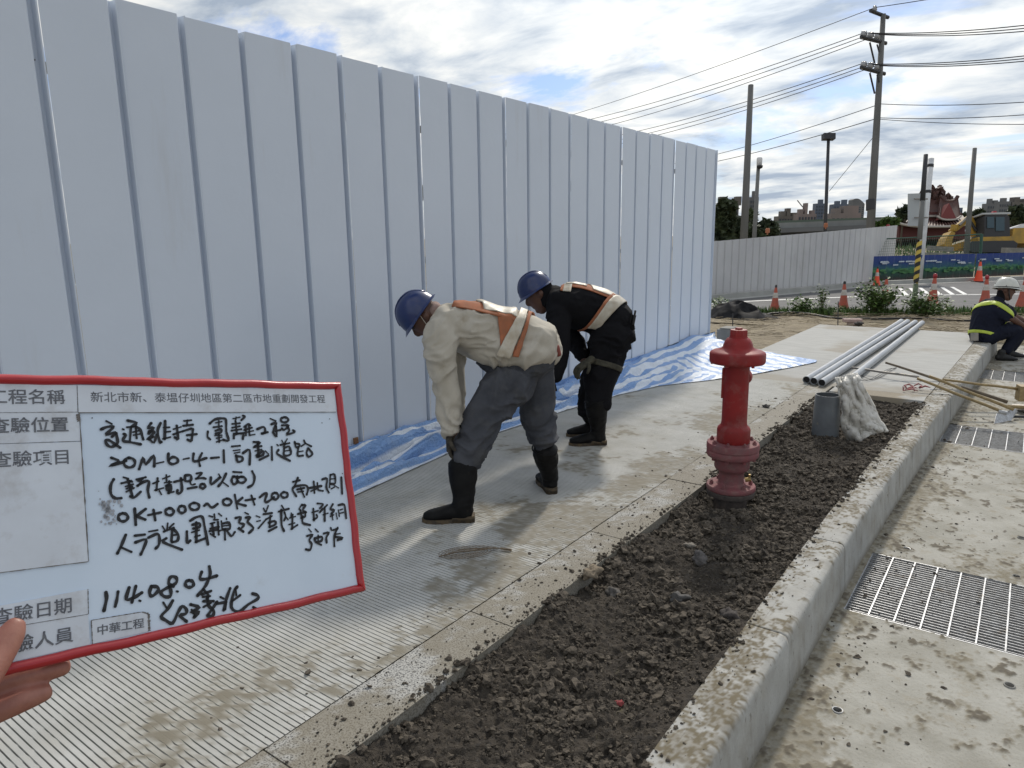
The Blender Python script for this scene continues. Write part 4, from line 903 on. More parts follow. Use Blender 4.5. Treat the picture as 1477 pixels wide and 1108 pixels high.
def hose():
    pts = []
    P = [(1095, 456), (1112, 452), (1140, 451), (1170, 453), (1200, 458.5), (1230, 460.5), (1290, 459), (1340, 460), (1400, 463), (1500, 466)]
    xs = [p[0] for p in P]; mb = MB(); pts = [G(x, float(np.interp(x, xs, [p[1] for p in P]))+.5*math.sin(x*.07), -.055) for x in range(1095, 1500, 6)]; mb.tube(pts, .022, 6)
    tag(mb.build('hose', M['black'], smooth=True), 'long black hose snaking over the bare earth beyond the slab', 'hose')
hose()
for k, (px, top, bt, lb) in enumerate([(1057, 452, 478, 'thin dark stake in the earth just behind the hydrant top'), (1209, 435, 469, 'thin dark stake in the earth beside the cone and the tall weed')]):
    g = G(px, bt, -.06); dep = (g-Vector((0, 0, H))).dot(FWD); t = at(px, top, dep); mb = MB(); mb.tube([g-Vector((0, 0, .1)), t], .009, 6); tag(mb.build('steel_stake', M['darksteel'], loc=g, rel=False), lb, 'stake')
    if px == 1057: pass
g = G(1229, 467, -.05); mb = MB(); mb.box(g+Vector((0, 0, .06)), (.30, .13, .05), Matrix.Rotation(.5, 3, 'Z')); mb.box(g+Vector((.02, .03, .01)), (.22, .16, .06), Matrix.Rotation(.2, 3, 'Z')); tag(mb.build('brick_block', mat('pinkish_block', (.50, .36, .33), .8, col2=(.36, .28, .25), nscale=20), loc=g, rel=False), 'pinkish block lying at the far edge of the slab', 'block')

# ---- weeds
def plant(name, px, base, w, h, n, leaf, label, m='leaf', cat='bush', col=0, spread=1.0, stems=8, flowers=0):
    g = G(px, base, -.1); dep = (g-Vector((0, 0, H))).dot(FWD); W = w*dep/F_PX/2; Hh = h*dep/F_PX; root = empty(name, g, label, cat, 'weeds and bushes along the road edge')
    rr = random.Random(px); mb = MB(); sm = MB(); tips = []
    for s in range(stems):
        a = rr.uniform(0, 6.28); L = rr.uniform(.5, 1.0); e = Vector((math.cos(a)*W*rr.uniform(.2, .95), math.sin(a)*W*.8*rr.uniform(.2, .9), Hh*L)); mid = e*.5+Vector((0, 0, Hh*.12)); sm.tube([g+Vector((e.x*.15, e.y*.15, -.02)), g+mid, g+e], [.007, .005, .002], 4); tips.append((mid, e))
    for k in range(n):
        mid, e = rr.choice(tips); t = rr.uniform(.15, 1.05); c = (mid*(2*t) if t < .5 else mid.lerp(e, (t-.5)*2))+Vector((rr.gauss(0, .05), rr.gauss(0, .05), rr.gauss(0, .03)))*spread*2
        a = rr.uniform(0, 6.28); tilt = rr.uniform(-.7, .9); s = leaf*rr.uniform(.5, 1.25); d = Vector((math.cos(a)*math.cos(tilt), math.sin(a)*math.cos(tilt), math.sin(tilt))); sd = d.cross(Vector((rr.gauss(0, .4), rr.gauss(0, .4), 1))).normalized()*s*.32
        c = g+c; mb.add([c, c+d*s*.5+sd, c+d*s, c+d*s*.5-sd], [(0, 1, 2, 3)])
    o = mb.build('leaves', M[m], root); o['kind'] = 'stuff'; sm.build('stems', M['stem'], root)
    if flowers:
        fb = MB()
        for k in range(flowers):
            mid, e = rr.choice(tips); c = g+e*rr.uniform(.3, .7)-FWD*.12; lump(fb, c, .035, 1, .6, k, .3)
        fb.build('white_rag', M['white'], root, smooth=True)
plant('leafy_bush', 1262, 454, 66, 46, 1500, .085, 'largest leafy green bush at the road edge, in front of a cone', stems=26)
plant('leafy_bush', 1333, 456, 64, 32, 1300, .07, 'leafy weeds around the foot of the yellow and black taped post', stems=26, flowers=2)
plant('low_weed', 1158, 452, 38, 19, 550, .075, 'low pale green weeds between the first two cones', stems=16, cat='weed')
plant('tall_weed', 1185, 451, 13, 40, 260, .06, 'thin tall feathery weed standing alone beside the second cone', stems=7, cat='weed', spread=.5)
plant('low_weed', 1040, 447, 34, 14, 300, .07, 'small weeds growing behind the black plastic heap', stems=12, cat='weed')
plant('low_weed', 1206, 453, 26, 8, 220, .05, 'low ground weeds around the foot of the second cone', stems=10, cat='weed')

# ---- posts and poles
def tall(name, label, cat, base, top, r0, r1, m, z0=-.1, depth=None, n=12):
    if depth is None: g = G(*base, z0); depth = (g-Vector((0, 0, H))).dot(FWD)
    B_ = at(*base, depth); T_ = at(*top, depth)
    if depth > 19.5: d = (T_-B_).normalized(); B_ = B_-d*((B_.z+.15)/max(d.z, .1)) if B_.z > -.1 else B_
    root = empty(name, B_, label, cat); mb = MB(); mb.tube([B_, B_.lerp(T_, .5), T_], [r0, (r0+r1)/2, r1], n); mb.build('shaft', m, root, smooth=True); return root, B_, T_, depth
def strip_post():
    g = G(1317, 453, -.1); dep = (g-Vector((0, 0, H))).dot(FWD); root = empty('taped_post', g, 'leaning post wrapped in yellow and black tape in front of the sign', 'post')
    P = [(1317, 453), (1321, 410), (1326.5, 345), (1330.5, 290), (1335.5, 223)]; W = [at(*p, dep) for p in P]
    mb = MB(); mb.tube([W[0], W[1]], .048, 10); mb.build('green_foot', mat('dirty_green', (.13, .17, .10), .8, col2=(.08, .1, .06), nscale=9), root, smooth=True)
    mb = MB(); mb.tube([W[2], W[3]], .046, 10); mb.build('middle', M['pole'], root, smooth=True)
    mb = MB(); mb.tube([W[3], W[4]], [.046, .040], 10); mb.build('upper', M['darksteel'], root, smooth=True)
    ym = mat('tape_yellow', (.55, .40, .06), .5); n = 14; a, b = W[1], W[2]; ax = (b-a).normalized(); u = ax.orthogonal().normalized(); v = ax.cross(u); L = (b-a).length; rad = .05
    for col, ph, nm in ((ym, 0, 'yellow_tape'), (M['black'], math.pi, 'black_tape')):
        mb = MB(); pts1, pts2 = [], []; N = 90; turns = 5.0; wid = L/turns/2*1.02
        for i in range(N+1):
            t = i/N; an = ph+t*turns*2*math.pi; c = a+ax*(t*(L-wid)); r = u*math.cos(an)*rad+v*math.sin(an)*rad; pts1.append(c+r); pts2.append(c+ax*wid+r)
        vs = pts1+pts2; mb.add(vs, [(i, i+1, N+2+i, N+1+i) for i in range(N)]); mb.build(nm, col, root)
strip_post()
r_, B_, T_, dp = tall('white_post', 'white post with two dark bands behind the taped post', 'post', (1326, 400), (1343, 229), .10, .095, M['white'], depth=24.0)
for f in (.72, .93): c = B_.lerp(T_, f); mb = MB(); d = (T_-B_).normalized(); mb.tube([c, c+d*.10], .103, 12); mb.build('dark_band', M['darksteel'], r_, smooth=True)
c = [at(1310, 279.5, 23.6), at(1336, 278.5, 23.6), at(1333.5, 326, 23.6), at(1310, 326, 23.6)]
root = empty('traffic_sign', (c[0]+c[2])/2, 'back of a pale grey road sign board beside the posts', 'sign'); mb = MB(); mb.prism(c, FWD*.03); mb.build('sign_board', mat('sign_back', (.40, .42, .42), .5), root)
for yy in (287, 314): mb = MB(); mb.tube([at(1319, yy, 23.5), at(1338, yy, 23.5)], .025, 6); mb.build('bracket', M['steel'], root)

def main_pole():
    r_, B_, T_, dp = tall('power_pole', 'tall concrete power pole carrying two cross arms and many wires', 'utility pole', (1256, 322), (1274, 22), .215, .115, M['pole'], depth=35.0, n=16)
    D = 35.0
    # twin steel extension and top arm
    for dx in (-1.6, 1.6): mb = MB(); mb.tube([at(1272+dx, 56, D), at(1274.5+dx, 20, D)], .055, 6); mb.build('top_extension', M['darksteel'], r_)
    mb = MB(); mb.tube([at(1255.5, 15.5, D-.4), at(1281, 25.5, D+.4)], .09, 6); mb.build('top_arm', M['darksteel'], r_)
    def insulator(px, py, d): mb = MB(); mb.lathe([(.03, -.22), (.05, -.1), (.13, -.08), (.10, -.02), (.12, 0), (.08, .06), (.09, .10), (.04, .14), (0, .14)], at(px, py, d), 10); return mb.build('insulator', M['ceramic'], r_, smooth=True)
    insulator(1261.5, 12.5, D-.3)
    for y0, nm in ((53, 0), (97, 1)):
        for off, dd in ((0, -.25), (3.2, .28)):
            mb = MB(); mb.tube([at(1242, y0-.5+off*.6, D-.9+dd), at(1278-nm*2, y0+9+off*.4, D+.5+dd)], .075, 6); mb.build('cross_arm', M['darksteel'], r_)
        for k in range(3):
            for dd in (-.25, .28): insulator(1244.5+k*10.0+(3 if dd > 0 else 0), y0-4+k*1.6, D-.8+k*.4+dd)
        mb = MB(); mb.tube([at(1254.5, y0+8, D-.6), at(1261.5, y0+38, D-.15)], .045, 6); mb.build('arm_brace', M['darksteel'], r_)
        mb = MB(); mb.tube([at(1265, y0+11, D-.2), at(1268, y0+22, D-.1)], .04, 6); mb.build('arm_brace', M['darksteel'], r_)
    mb = MB(); c = at(1256, 303, D); mb.tube([c, c+UP*.5], .225, 14); mb.build('pole_collar', M['darksteel'], r_)
    # wires
    def span(a, b, sag, lb, r=.02):
        mb = MB(); n = 28; pts = [a.lerp(b, t/n)-Vector((0, 0, sag*4*(t/n)*(1-t/n))) for t in range(n+1)]; mb.tube(pts, r, 5); tag(mb.build('overhead_wire', M['black'], loc=None), lb, 'wire', 'wires strung from the tall power pole')
    ends = [(845, 170), (855, 171.5), (868, 173), (902, 183), (912, 185), (918, 186.5)]
    names = ['topmost', 'middle', 'lowest']
    for k in range(3):
        span(at(1244.5+k*10, 48+k*1.6, D-.8+k*.4), at(ends[k][0]-150, ends[k][1]+28+k*5, 78), .9, names[k]+' wire of the upper set running left from the pole over the fence')
        span(at(1247+k*10, 47.5+k*1.2, D-.8+k*.4), at(1640, 14+k*6.0, 24), .25, names[k]+' wire of the upper set running right from the pole')
        span(at(1243+k*10, 92+k*1.6, D-.8+k*.4), at(ends[3+k][0]-150, ends[3+k][1]+30+k*4, 78), .9, names[k]+' wire of the lower set running left from the pole over the fence')
        span(at(1246+k*10, 92+k*1.4, D-.8+k*.4), at(1640, 58+k*5.0, 24), .25, names[k]+' wire of the lower set running right from the pole')
    span(at(1261.5, 11, D-.3), at(640, 212, 95), .8, 'single highest wire running left from the very top of the pole', .018)
    span(at(1261.5, 11, D-.3), at(1640, -60, 24), .1, 'single highest wire running right from the very top of the pole', .018)
    span(at(1270, 150, D), at(900, 246, 80), .6, 'upper thin cable running left from the middle of the pole', .020)
    span(at(1270, 150, D), at(1640, 133, 24), .2, 'upper thin cable running right from the middle of the pole', .016)
    span(at(1268, 170, D), at(900, 251, 80), .6, 'lower thin cable running left from the middle of the pole', .022)
    span(at(1268, 170, D), at(1640, 150, 24), .2, 'middle thin cable running right from the pole', .016)
    span(at(1268, 172, D), at(1640, 176, 24), .15, 'lowest thin cable running right from the pole', .014)
    span(at(1266, 190, D), at(1196, 276, D+5), .0, 'thin slanting stay wire from the pole down to the left', .014)
main_pole()
tall('concrete_pole', 'plain concrete pole without wires left of the power pole', 'utility pole', (1073, 342), (1083, 123), .17, .11, M['pole'], depth=30.0)
r_, B_, T_, dp = tall('camera_pole', 'slim pale pole with a camera on top beside the plain concrete pole', 'camera pole', (1088, 341), (1094, 238), .085, .06, M['pole'], depth=25.0)
mb = MB(); mb.lathe([(.03, .0), (.09, .02), (.10, .25), (.08, .3), (0, .3)], at(1095, 240, 25), 12); mb.build('camera_housing', M['white'], r_, smooth=True)
mb = MB(); mb.lathe([(0, -.12), (.09, -.08), (.11, 0), (0, .02)], at(1096, 239, 24.9), 12); mb.build('camera_dome', M['black'], r_, smooth=True)
r_, B_, T_, dp = tall('floodlight_pole', 'black floodlight pole between the plain pole and the power pole', 'floodlight', (1190.5, 326), (1195, 200), .085, .065, M['darksteel'], depth=32.0)
mb = MB(); c = at(1195, 197.5, 32); mb.box(c, (.52, .30, .26), Matrix((tuple(RIGHT), tuple(FWD), tuple(UP))).transposed().to_3x3()); mb.build('flood_head', M['darksteel'], r_, auto=30)
mb = MB(); mb.tube([at(1194, 206, 32), at(1196.5, 206, 32)], .05, 6); mb.build('bracket', M['darksteel'], r_)
tall('concrete_pole', 'bare leaning pole at the right rising behind the excavator', 'utility pole', (1398.5, 306), (1406, 214), .15, .11, M['pole'], depth=40.0)

# ---- excavator
def excavator():
    D = 46.0; Y_ = mat('excavator_yellow', (.48, .28, .03), .5, col2=(.30, .19, .035), nscale=2, extra=[((.2, .15, .09), 3, .55, .7, .6)]); DK = M['darksteel']; GL = mat('cab_glass', (.05, .08, .085), .1, spec=.8)
    root = empty('excavator', at(1430, 360, D), 'yellow tracked excavator parked on the earth beyond the barrier', 'excavator')
    def pr(name, pts, w, m, d0=0, parent=None):
        mb = MB(); mb.prism([at(x, y, D+d0-w/2) for x, y in pts], FWD*w); return mb.build(name, m, parent or root)
    for d0 in (-1.1, 1.1): pr('track', [(1398, 352), (1402, 348), (1462, 347), (1468, 351), (1466, 360), (1460, 364), (1403, 364), (1397, 360)], .55, DK, d0)
    pr('body', [(1410, 342), (1458, 341), (1500, 339), (1504, 346), (1500, 351), (1412, 351)], 2.6, Y_)
    pr('engine_cover', [(1460, 341), (1462, 329), (1500, 328), (1504, 341)], 2.4, Y_)
    pr('counterweight', [(1500, 346), (1502, 328), (1510, 332), (1512, 346)], 2.5, Y_)
    cab = pr('cab', [(1420, 342), (1420, 312), (1424, 309), (1452, 309), (1456, 313), (1457, 342)], 1.3, DK, -.6)
    pr('cab_roof', [(1417, 309.5), (1417, 307.2), (1458, 306), (1458, 309)], 1.4, mat('cab_roof_grey', (.45, .46, .46), .5), -.6)
    for q in ([(1424, 329), (1424, 313), (1434, 313), (1434, 329)], [(1436.5, 333), (1436.5, 313), (1449, 313), (1449, 333)]): pr('cab_window', q, .04, GL, -1.28, cab)
    pr('cab_light', [(1432, 306.5), (1433, 304.5), (1437, 304.5), (1438, 306.5)], .2, lampm, -.6)
    pr('boom', [(1417, 338), (1410, 328), (1404, 314), (1398, 311), (1389, 318), (1388, 323), (1396, 320), (1399, 322), (1404, 336), (1410, 344)], .42, Y_, -.2)
    pr('arm', [(1400, 309), (1404, 315), (1381, 333), (1374, 336), (1372, 331)], .34, Y_, -.2)
    mb = MB(); mb.tube([at(1408, 333, D-.5), at(1396, 314, D-.5)], .09, 8); mb.build('boom_cylinder', DK, root)
    mb = MB(); mb.tube([at(1399, 310, D-.6), at(1384, 325, D-.6)], .08, 8); mb.build('arm_cylinder', M['steel'], root)
    pr('bucket', [(1373, 333), (1378, 336), (1374, 345), (1373, 356), (1366, 358), (1362, 352), (1366, 342)], .9, Y_, -.2)
    mb = MB(); mb.lathe([(0, -.1), (.2, -.1), (.22, .0), (.2, .3), (0, .3)], at(1376, 331, D-.5), 10); mb.build('link', Y_, root)
excavator()
# pale arched sheet at the frame edge behind the excavator
mb = MB(); mb.prism([at(x, y, 52) for x, y in [(1462, 338), (1466, 326), (1474, 323), (1500, 322), (1510, 338)]], FWD*2); tag(mb.build('canvas_cover', M['white'], loc=None), 'pale arched canvas cover behind the excavator at the picture edge', 'cover')
# long concrete beams in the yard
for k, (x0, y0, x1, y1, d, lb) in enumerate([(1333, 367, 1500, 371, 40, 'nearest long concrete beam lying on the earth beyond the barrier'), (1340, 358, 1372, 360, 44, 'short concrete beam left of the excavator bucket'), (1448, 361, 1500, 362, 42, 'concrete beam below the tracks of the excavator')]):
    a = at(x0, y0, d); b = at(x1, y1, d); u = (b-a).normalized(); Rm = Matrix((tuple(u), tuple(Vector((0, 0, 1)).cross(u)), (0, 0, 1))).transposed().to_3x3(); mb = MB(); L = (b-a).length
    mb.box((a+b)/2, (L, .5, .22 if k == 0 else .3), Rm); tag(mb.build('concrete_beam', M['conc'], loc=None), lb, 'beam', 'concrete beams in the yard')

# ---- temple
def temple():
    D = 85.0; rt = mat('temple_roof_tiles', (.085, .030, .020), .6, col2=(.07, .03, .025), nscale=1.2); rd = mat('temple_ornament', (.08, .03, .022), .7, col2=(.07, .04, .035), nscale=2); wl = mat('temple_wall', (.10, .028, .025), .8); ev = mat('temple_eave', (.45, .42, .38), .6)
    root = empty('temple', at(1358, 333, D), 'red temple roof with ornate ridge figures behind the sign posts', 'temple')
    def pr(name, pts, w, m, d0=0): mb = MB(); mb.prism([at(x, y, D+d0-w/2) for x, y in pts], FWD*w); return mb.build(name, m, root)
    pr('hall_wall', [(1297, 345), (1297, 326), (1392, 326), (1392, 345)], 8, wl)
    def curved_roof(name, x0, x1, yb, yt, d0, dep, rise):
        n = 24; mb = MB(); lo, hi = [], []
        for i in range(n+1):
            t = i/n; x = x0+(x1-x0)*t; c = abs(2*t-1)**3; lo.append(at(x, yb-c*rise, D+d0-dep)); hi.append(at(x0+(x1-x0)*(.5+(t-.5)*.74), yt-c*rise*1.6, D+d0))
        bk = [q+FWD*dep for q in [h for h in hi]]; bl = [p+FWD*dep*2 for p in lo]
        for A_, B__ in ((lo, hi), (bl, hi)):
            o0 = len(mb.v); mb.add(A_+B__, [(i, i+1, n+2+i, n+1+i) for i in range(n)])
        o = mb.build(name, rt, root); mb = MB(); mb.tube(hi, .22, 6); mb.build('roof_ridge', rd, root); mb = MB(); mb.tube(lo, .14, 5); mb.build('eave', ev, root)
        mb = MB()
        for i in range(2, n-1): mb.tube([lo[i]+UP*.08, hi[i]+UP*.05], .07, 4)
        mb.build('tile_ribs', rt, root)
        return hi
    curved_roof('lower_roof', 1296, 1400, 327, 317, -2, 3.2, 5)
    pr('upper_wall', [(1318, 319), (1318, 306), (1378, 306), (1378, 319)], 5, wl)
    h1 = curved_roof('upper_roof', 1324, 1364, 312, 284, 0, 2.6, 6)
    h2 = curved_roof('side_roof', 1352, 1386, 317, 291, -1.6, 2.2, 5)
    # side gable triangle seen at the right
    pr('gable', [(1356, 316), (1369, 293), (1380, 316)], 1.0, mat('gable_red', (.17, .03, .028), .6), -3.4)
    rr = random.Random(2); mb = MB()
    for (x, y, s) in [(1340, 276, .55), (1344, 272, .5), (1346, 279, .6), (1352, 276, .5), (1356, 271, .6), (1358, 277, .5), (1334, 280, .5), (1339, 283, .6), (1350, 283, .6), (1363, 288, .45), (1368, 284, .5), (1372, 288, .45), (1366, 292, .5), (1329, 286, .4), (1355, 285, .5)]:
        for q in range(4): lump(mb, at(x+rr.uniform(-2, 2), y+rr.uniform(-2, 2.5), D-.2+rr.uniform(-.4, .4)), s*rr.uniform(.35, .75), 1, rr.uniform(.6, 1.5), rr.random()*99, .6)
    for k in range(46):
        x = rr.uniform(1326, 1378); y = 291-10*math.exp(-((x-1348)/10)**2)+rr.uniform(-2, 3)+(4 if x > 1366 else 0); a = at(x, y, D-.2); mb.tube([a, a+RIGHT*rr.uniform(-.35, .35)+UP*rr.uniform(.2, .75)], [.07, .02], 4)
    mb.build('ridge_figures', rd, root)
temple()

# ---- trees and far things
def tree(name, label, px, py, w, h, D, n, leaf, m='leafdark', group='dark trees beyond the fences', trunk=True):
    c = at(px, py, D); W = w*D/F_PX/2; Hh = h*D/F_PX; g = Vector((c.x, c.y, -.1)); root = empty(name, g, label, 'tree', group); rr = random.Random(px*7+py); mb = MB(); cl = []
    for k in range(16): cl.append((c+RIGHT*rr.uniform(-.8, .8)*W+FWD*rr.uniform(-.6, .6)*W+Vector((0, 0, rr.uniform(-.45, .45)*Hh)), rr.uniform(.25, .5)*min(W, Hh)))
    for k in range(n):
        q, r = rr.choice(cl); v = Vector((rr.gauss(0, 1), rr.gauss(0, 1), rr.gauss(0, 1))).normalized()*r*rr.random()**.4; p = q+v; a = Vector((rr.gauss(0, 1), rr.gauss(0, 1), rr.gauss(0, .6))).normalized()*leaf*rr.uniform(.5, 1.2); b = a.cross(Vector((rr.gauss(0, 1), rr.gauss(0, 1), rr.gauss(0, 1)))).normalized()*leaf*.5
        mb.add([p-a, p+b, p+a, p-b], [(0, 1, 2, 3)])
    o = mb.build('crown', M[m], root)
    tr = MB(); tr.tube([g, g.lerp(c, .6), c], [.05*W+.1, .04*W+.06, .04], 7)
    for k in range(5): q, r = cl[k]; tr.tube([g.lerp(c, .55), q], [.06, .03], 5)
    tr.build('trunk', M['bark'], root, smooth=True)
tree('roadside_tree', 'dark bushy tree just beyond the end of the tall fence', 1046, 318, 34, 46, 60, 1800, .55)
tree('roadside_tree', 'dark low tree between the plain pole and the camera pole', 1100, 333, 42, 26, 62, 1500, .5)
tree('roadside_tree', 'dark tree below the flyover left of the warning lamp', 1070, 326, 36, 34, 70, 1500, .6)
tree('small_tree', 'small dark tree left of the grey sign board', 1303, 309, 16, 20, 80, 600, .5)
tree('small_tree', 'low green shrub line at the foot of the power pole', 1275, 324, 30, 10, 60, 600, .4, m='leaf')
tree('small_tree', 'distant dark tree at the right behind the excavator cab', 1470, 312, 30, 18, 120, 700, .9)
tree('small_tree', 'distant dark tree between the temple and the excavator', 1400, 315, 30, 14, 110, 700, .8)

gm_ = [mat('tower_grey', (.15, .155, .16), .8, col2=(.11, .115, .12), nscale=.05), mat('tower_haze_blue', (.10, .13, .18), .6, col2=(.08, .10, .14), nscale=.03), mat('tower_pinkish', (.24, .19, .18), .8, col2=(.17, .15, .14), nscale=.05), mat('old_block', (.16, .15, .135), .9, col2=(.11, .10, .09), nscale=.2)]  # the blue one carries distant haze in its colour
wm = mat('far_windows', (.045, .055, .07), .3)
def block(name, label, px0, px1, ytop, D, m, dm=None, rows=6, cols=5, roof=None, ybase=334, rounded=False, cat='building', group='far buildings on the skyline'):
    a = at(px0, ybase, D); b = at(px1, ybase, D); t = at(px0, ytop, D).z; g = Vector((a.x, a.y, -1)); r0 = (b-a); r0.z = 0; w = r0.length; u = r0.normalized(); f = Vector((-u.y, u.x, 0)); f = f if f.dot(FWD) > 0 else -f; dm = dm or w*.7
    root = empty(name, g, label, cat, group); hh = t+1; mb = MB()
    if rounded:
        n = 12; pr_ = [(Vector(g)+u*w*i/n, hh*(.80+.20*math.sin(math.pi*min(1, (i/n)*.62+.3)))) for i in range(n+1)]; poly = [g, g+u*w]+[p+Vector((0, 0, h)) for p, h in reversed(pr_)]; mb.prism(poly, f*dm)
    else: mb.prism([g, g+u*w, g+u*w+Vector((0, 0, hh)), g+Vector((0, 0, hh))], f*dm)
    mb.build('wall', m, root); me = None
    z0 = hh*.35; ww = w/cols*.55; wh = (hh*.93-z0)/rows*.5
    if rounded: z0, = (hh*.35,); wh = (hh*.78-z0)/rows*.5
    for i in range(rows):
        for j in range(cols):
            x = w*(j+.5)/cols; z = z0+((hh*(.78 if rounded else .95))-z0)*(i+.5)/rows
            if me is None: m2 = MB(); q = [u*-ww/2-Vector((0, 0, wh/2)), u*ww/2-Vector((0, 0, wh/2)), u*ww/2+Vector((0, 0, wh/2)), u*-ww/2+Vector((0, 0, wh/2))]; m2.prism(q, f*-.15); o = m2.build('window', wm, root, rel=False); me = o.data
            else: o = link_mesh('window', me, root)
            o.location = u*x+Vector((0, 0, z))-f*.02
    if roof:
        mb = MB()
        for (x0, x1, h2) in roof: mb.prism([g+u*w*x0+Vector((0, 0, hh)), g+u*w*x1+Vector((0, 0, hh)), g+u*w*x1+Vector((0, 0, hh*(1+h2))), g+u*w*x0+Vector((0, 0, hh*(1+h2)))], f*dm*.5)
        mb.build('roof_structure', m, root)
    return root
block('apartment_block', 'low dark apartment block peeping past the end of the tall fence', 1032, 1064, 297, 130, gm_[3], rows=3, cols=4, roof=[(.14, .4, .2), (.86, 1.1, .2)])
block('apartment_block', 'grey tower just behind the camera pole', 1079, 1092, 285, 150, gm_[0], rows=7, cols=3, roof=[(.3, .7, .12)])
block('low_building', 'low grey building with rooftop clutter on the left of the skyline', 1122, 1150, 312, 500, gm_[3], rows=2, cols=7, roof=[(.1, .35, .22), (.4, .6, .35), (.7, .95, .15)])
block('low_building', 'low brownish building under the thin construction crane', 1150, 1176, 309, 480, gm_[2], rows=2, cols=6, roof=[(.05, .25, .2), (.35, .5, .45), (.7, .9, .15)])
block('tower_block', 'glass tower tinted with haze blue left of the floodlight pole', 1174, 1189, 294, 900, gm_[1], rows=6, cols=4, roof=[(.3, .7, .12)])
block('tower_block', 'pair of dark towers tinted with haze blue under construction right of the floodlight pole', 1200, 1222, 295, 900, gm_[1], rows=6, cols=6, roof=[(.15, .4, .1), (.6, .85, .14)])
block('tower_block', 'round topped glass tower left of the power pole', 1226, 1244, 287, 850, gm_[0], rows=8, cols=4, rounded=True)
block('low_building', 'reddish low building in front of the blue towers', 1198, 1240, 308, 450, gm_[2], rows=1, cols=7, roof=[(.1, .3, .2), (.4, .9, .3)])
block('distant_block', 'dark distant block at the right skyline above the excavator cab', 1420, 1438, 294, 600, gm_[0], rows=4, cols=5, roof=[(.1, .35, .15), (.5, .8, .1)])
block('distant_block', 'wide dark distant block left of the picture edge', 1437, 1453, 291, 560, gm_[0], rows=4, cols=5, roof=[(.2, .6, .1)])
block('distant_block', 'distant block cut by the right picture edge', 1455, 1490, 292, 560, gm_[3], rows=4, cols=8, roof=[(.1, .3, .15), (.5, .7, .1)])
block('distant_block', 'small pale distant block right of the temple', 1376, 1385, 300, 600, gm_[1], rows=3, cols=3)
mb = MB(); D = 480; mb.tube([at(1160, 312, D), at(1160.5, 301, D)], .8, 4); mb.tube([at(1158, 299, D), at(1150, 289, D)], .35, 4); mb.tube([at(1158, 300, D), at(1164, 301, D)], .4, 4)
tag(mb.build('tower_crane', M['darksteel'], loc=None), 'thin construction crane on the skyline left of the floodlight pole', 'crane')
def flyover():
    D = 260.0; root = empty('flyover', at(1180, 330, D), 'long grey elevated road crossing behind the lower white fence', 'flyover'); cm = mat('flyover_concrete', (.24, .25, .24), .8, col2=(.18, .185, .18), nscale=.1); gg = mat('flyover_barrier_green', (.09, .12, .09), .8)
    def band(name, x0, y0, x1, y1, d0, d1, t, dep, m):
        a = at(x0, y0, d0); b = at(x1, y1, d1); mb = MB(); mb.prism([a, b, b-Vector((0, 0, t)), a-Vector((0, 0, t))], FWD*dep); return mb.build(name, m, root)
    band('deck', 1098, 322.5, 1560, 305.5, 200, 330, 2.2, 9, cm); band('sound_barrier', 1098, 319.5, 1560, 303, 201, 331, .9, 9, gg); band('lower_deck', 1098, 330, 1560, 313.5, 197, 326, 1.3, 9, gm_[0])
    for x in range(1110, 1500, 34):
        t = (x-1098)/462; d = 203+130*t; c = at(x, 326-16*t, d); mb = MB(); mb.tube([Vector((c.x, c.y, -1)), c], 1.0, 8); mb.build('pier', cm, root)
flyover()
def ground_cover():
    mb = MB(); rr = random.Random(8)
    for k in range(5200):
        if rr.random() < .45: p = G(rr.uniform(1026, 1500), rr.uniform(449.5, 455), -.1)
        else: p = G(rr.uniform(1286, 1560), 350+rr.random()**.6*36, -.1)
        far = (p-Vector((0, 0, H))).length; s = .012*far**.85*rr.uniform(.5, 1.3); a = rr.uniform(0, 6.28); d = Vector((math.cos(a)*.4, math.sin(a)*.4, 1)).normalized()*s; w = Vector((-math.sin(a), math.cos(a), 0))*s*.16
        mb.add([p-w, p+w, p+d], [(0, 1, 2)])
    tag(mb.build('weed_cover', M['leaf']), 'short green weeds and grass along the road edge and in the yard', 'grass', kind='stuff')
    mb = MB()
    for k in range(700):
        p = G(rr.uniform(1030, 1500), 452+rr.random()*36, -.055); 
        if p.y < 12.85 and p.x > -2.83: continue
        a = rr.gauss(.0, .35); L = rr.uniform(.08, .32); d = RIGHT*math.cos(a)+FWD*math.sin(a); d.z = 0; mb.tube([p+Vector((0, 0, .01)), p+d*L*.5+Vector((0, 0, .02)), p+d*L+Vector((0, 0, .008))], .005, 3)
    tag(mb.build('straw_litter', mat('dry_straw', (.36, .30, .20), .8, col2=(.16, .13, .09), nscale=3)), 'dry straw and twigs littered over the bare earth beyond the slab', 'straw', kind='stuff')
ground_cover()
# ================================================================ PEOPLE
M['skin'] = mat('tanned_skin', (.13, .06, .038), .5, col2=(.09, .042, .028), nscale=18, sss=.08)
M['skin_hand'] = mat('hand_skin', (.37, .175, .130), .45, col2=(.29, .115, .085), nscale=35, bump=.35, bscale=380, bdist=.0006, sss=.12, extra=[((.52, .22, .16), 40, .5, .7, .4)])
M['shirt'] = mat('tan_work_shirt', (.50, .465, .40), .9, col2=(.41, .375, .31), nscale=5, bump=.35, bscale=300, bdist=.001, spec=.25, extra=[((.24, .19, .12), 9, .56, .74, .5)])
M['trousers'] = mat('grey_work_trousers', (.078, .082, .094), .9, col2=(.048, .051, .060), nscale=6, bump=.35, bscale=300, bdist=.001, spec=.2, extra=[((.11, .108, .105), 10, .52, .72, .5)])
M['blackcloth'] = mat('black_clothing', (.0065, .0065, .008), .9, col2=(.010, .010, .012), nscale=6, spec=.15)
M['navycloth'] = mat('navy_clothing', (.009, .011, .022), .9, col2=(.013, .016, .030), nscale=6, spec=.2)
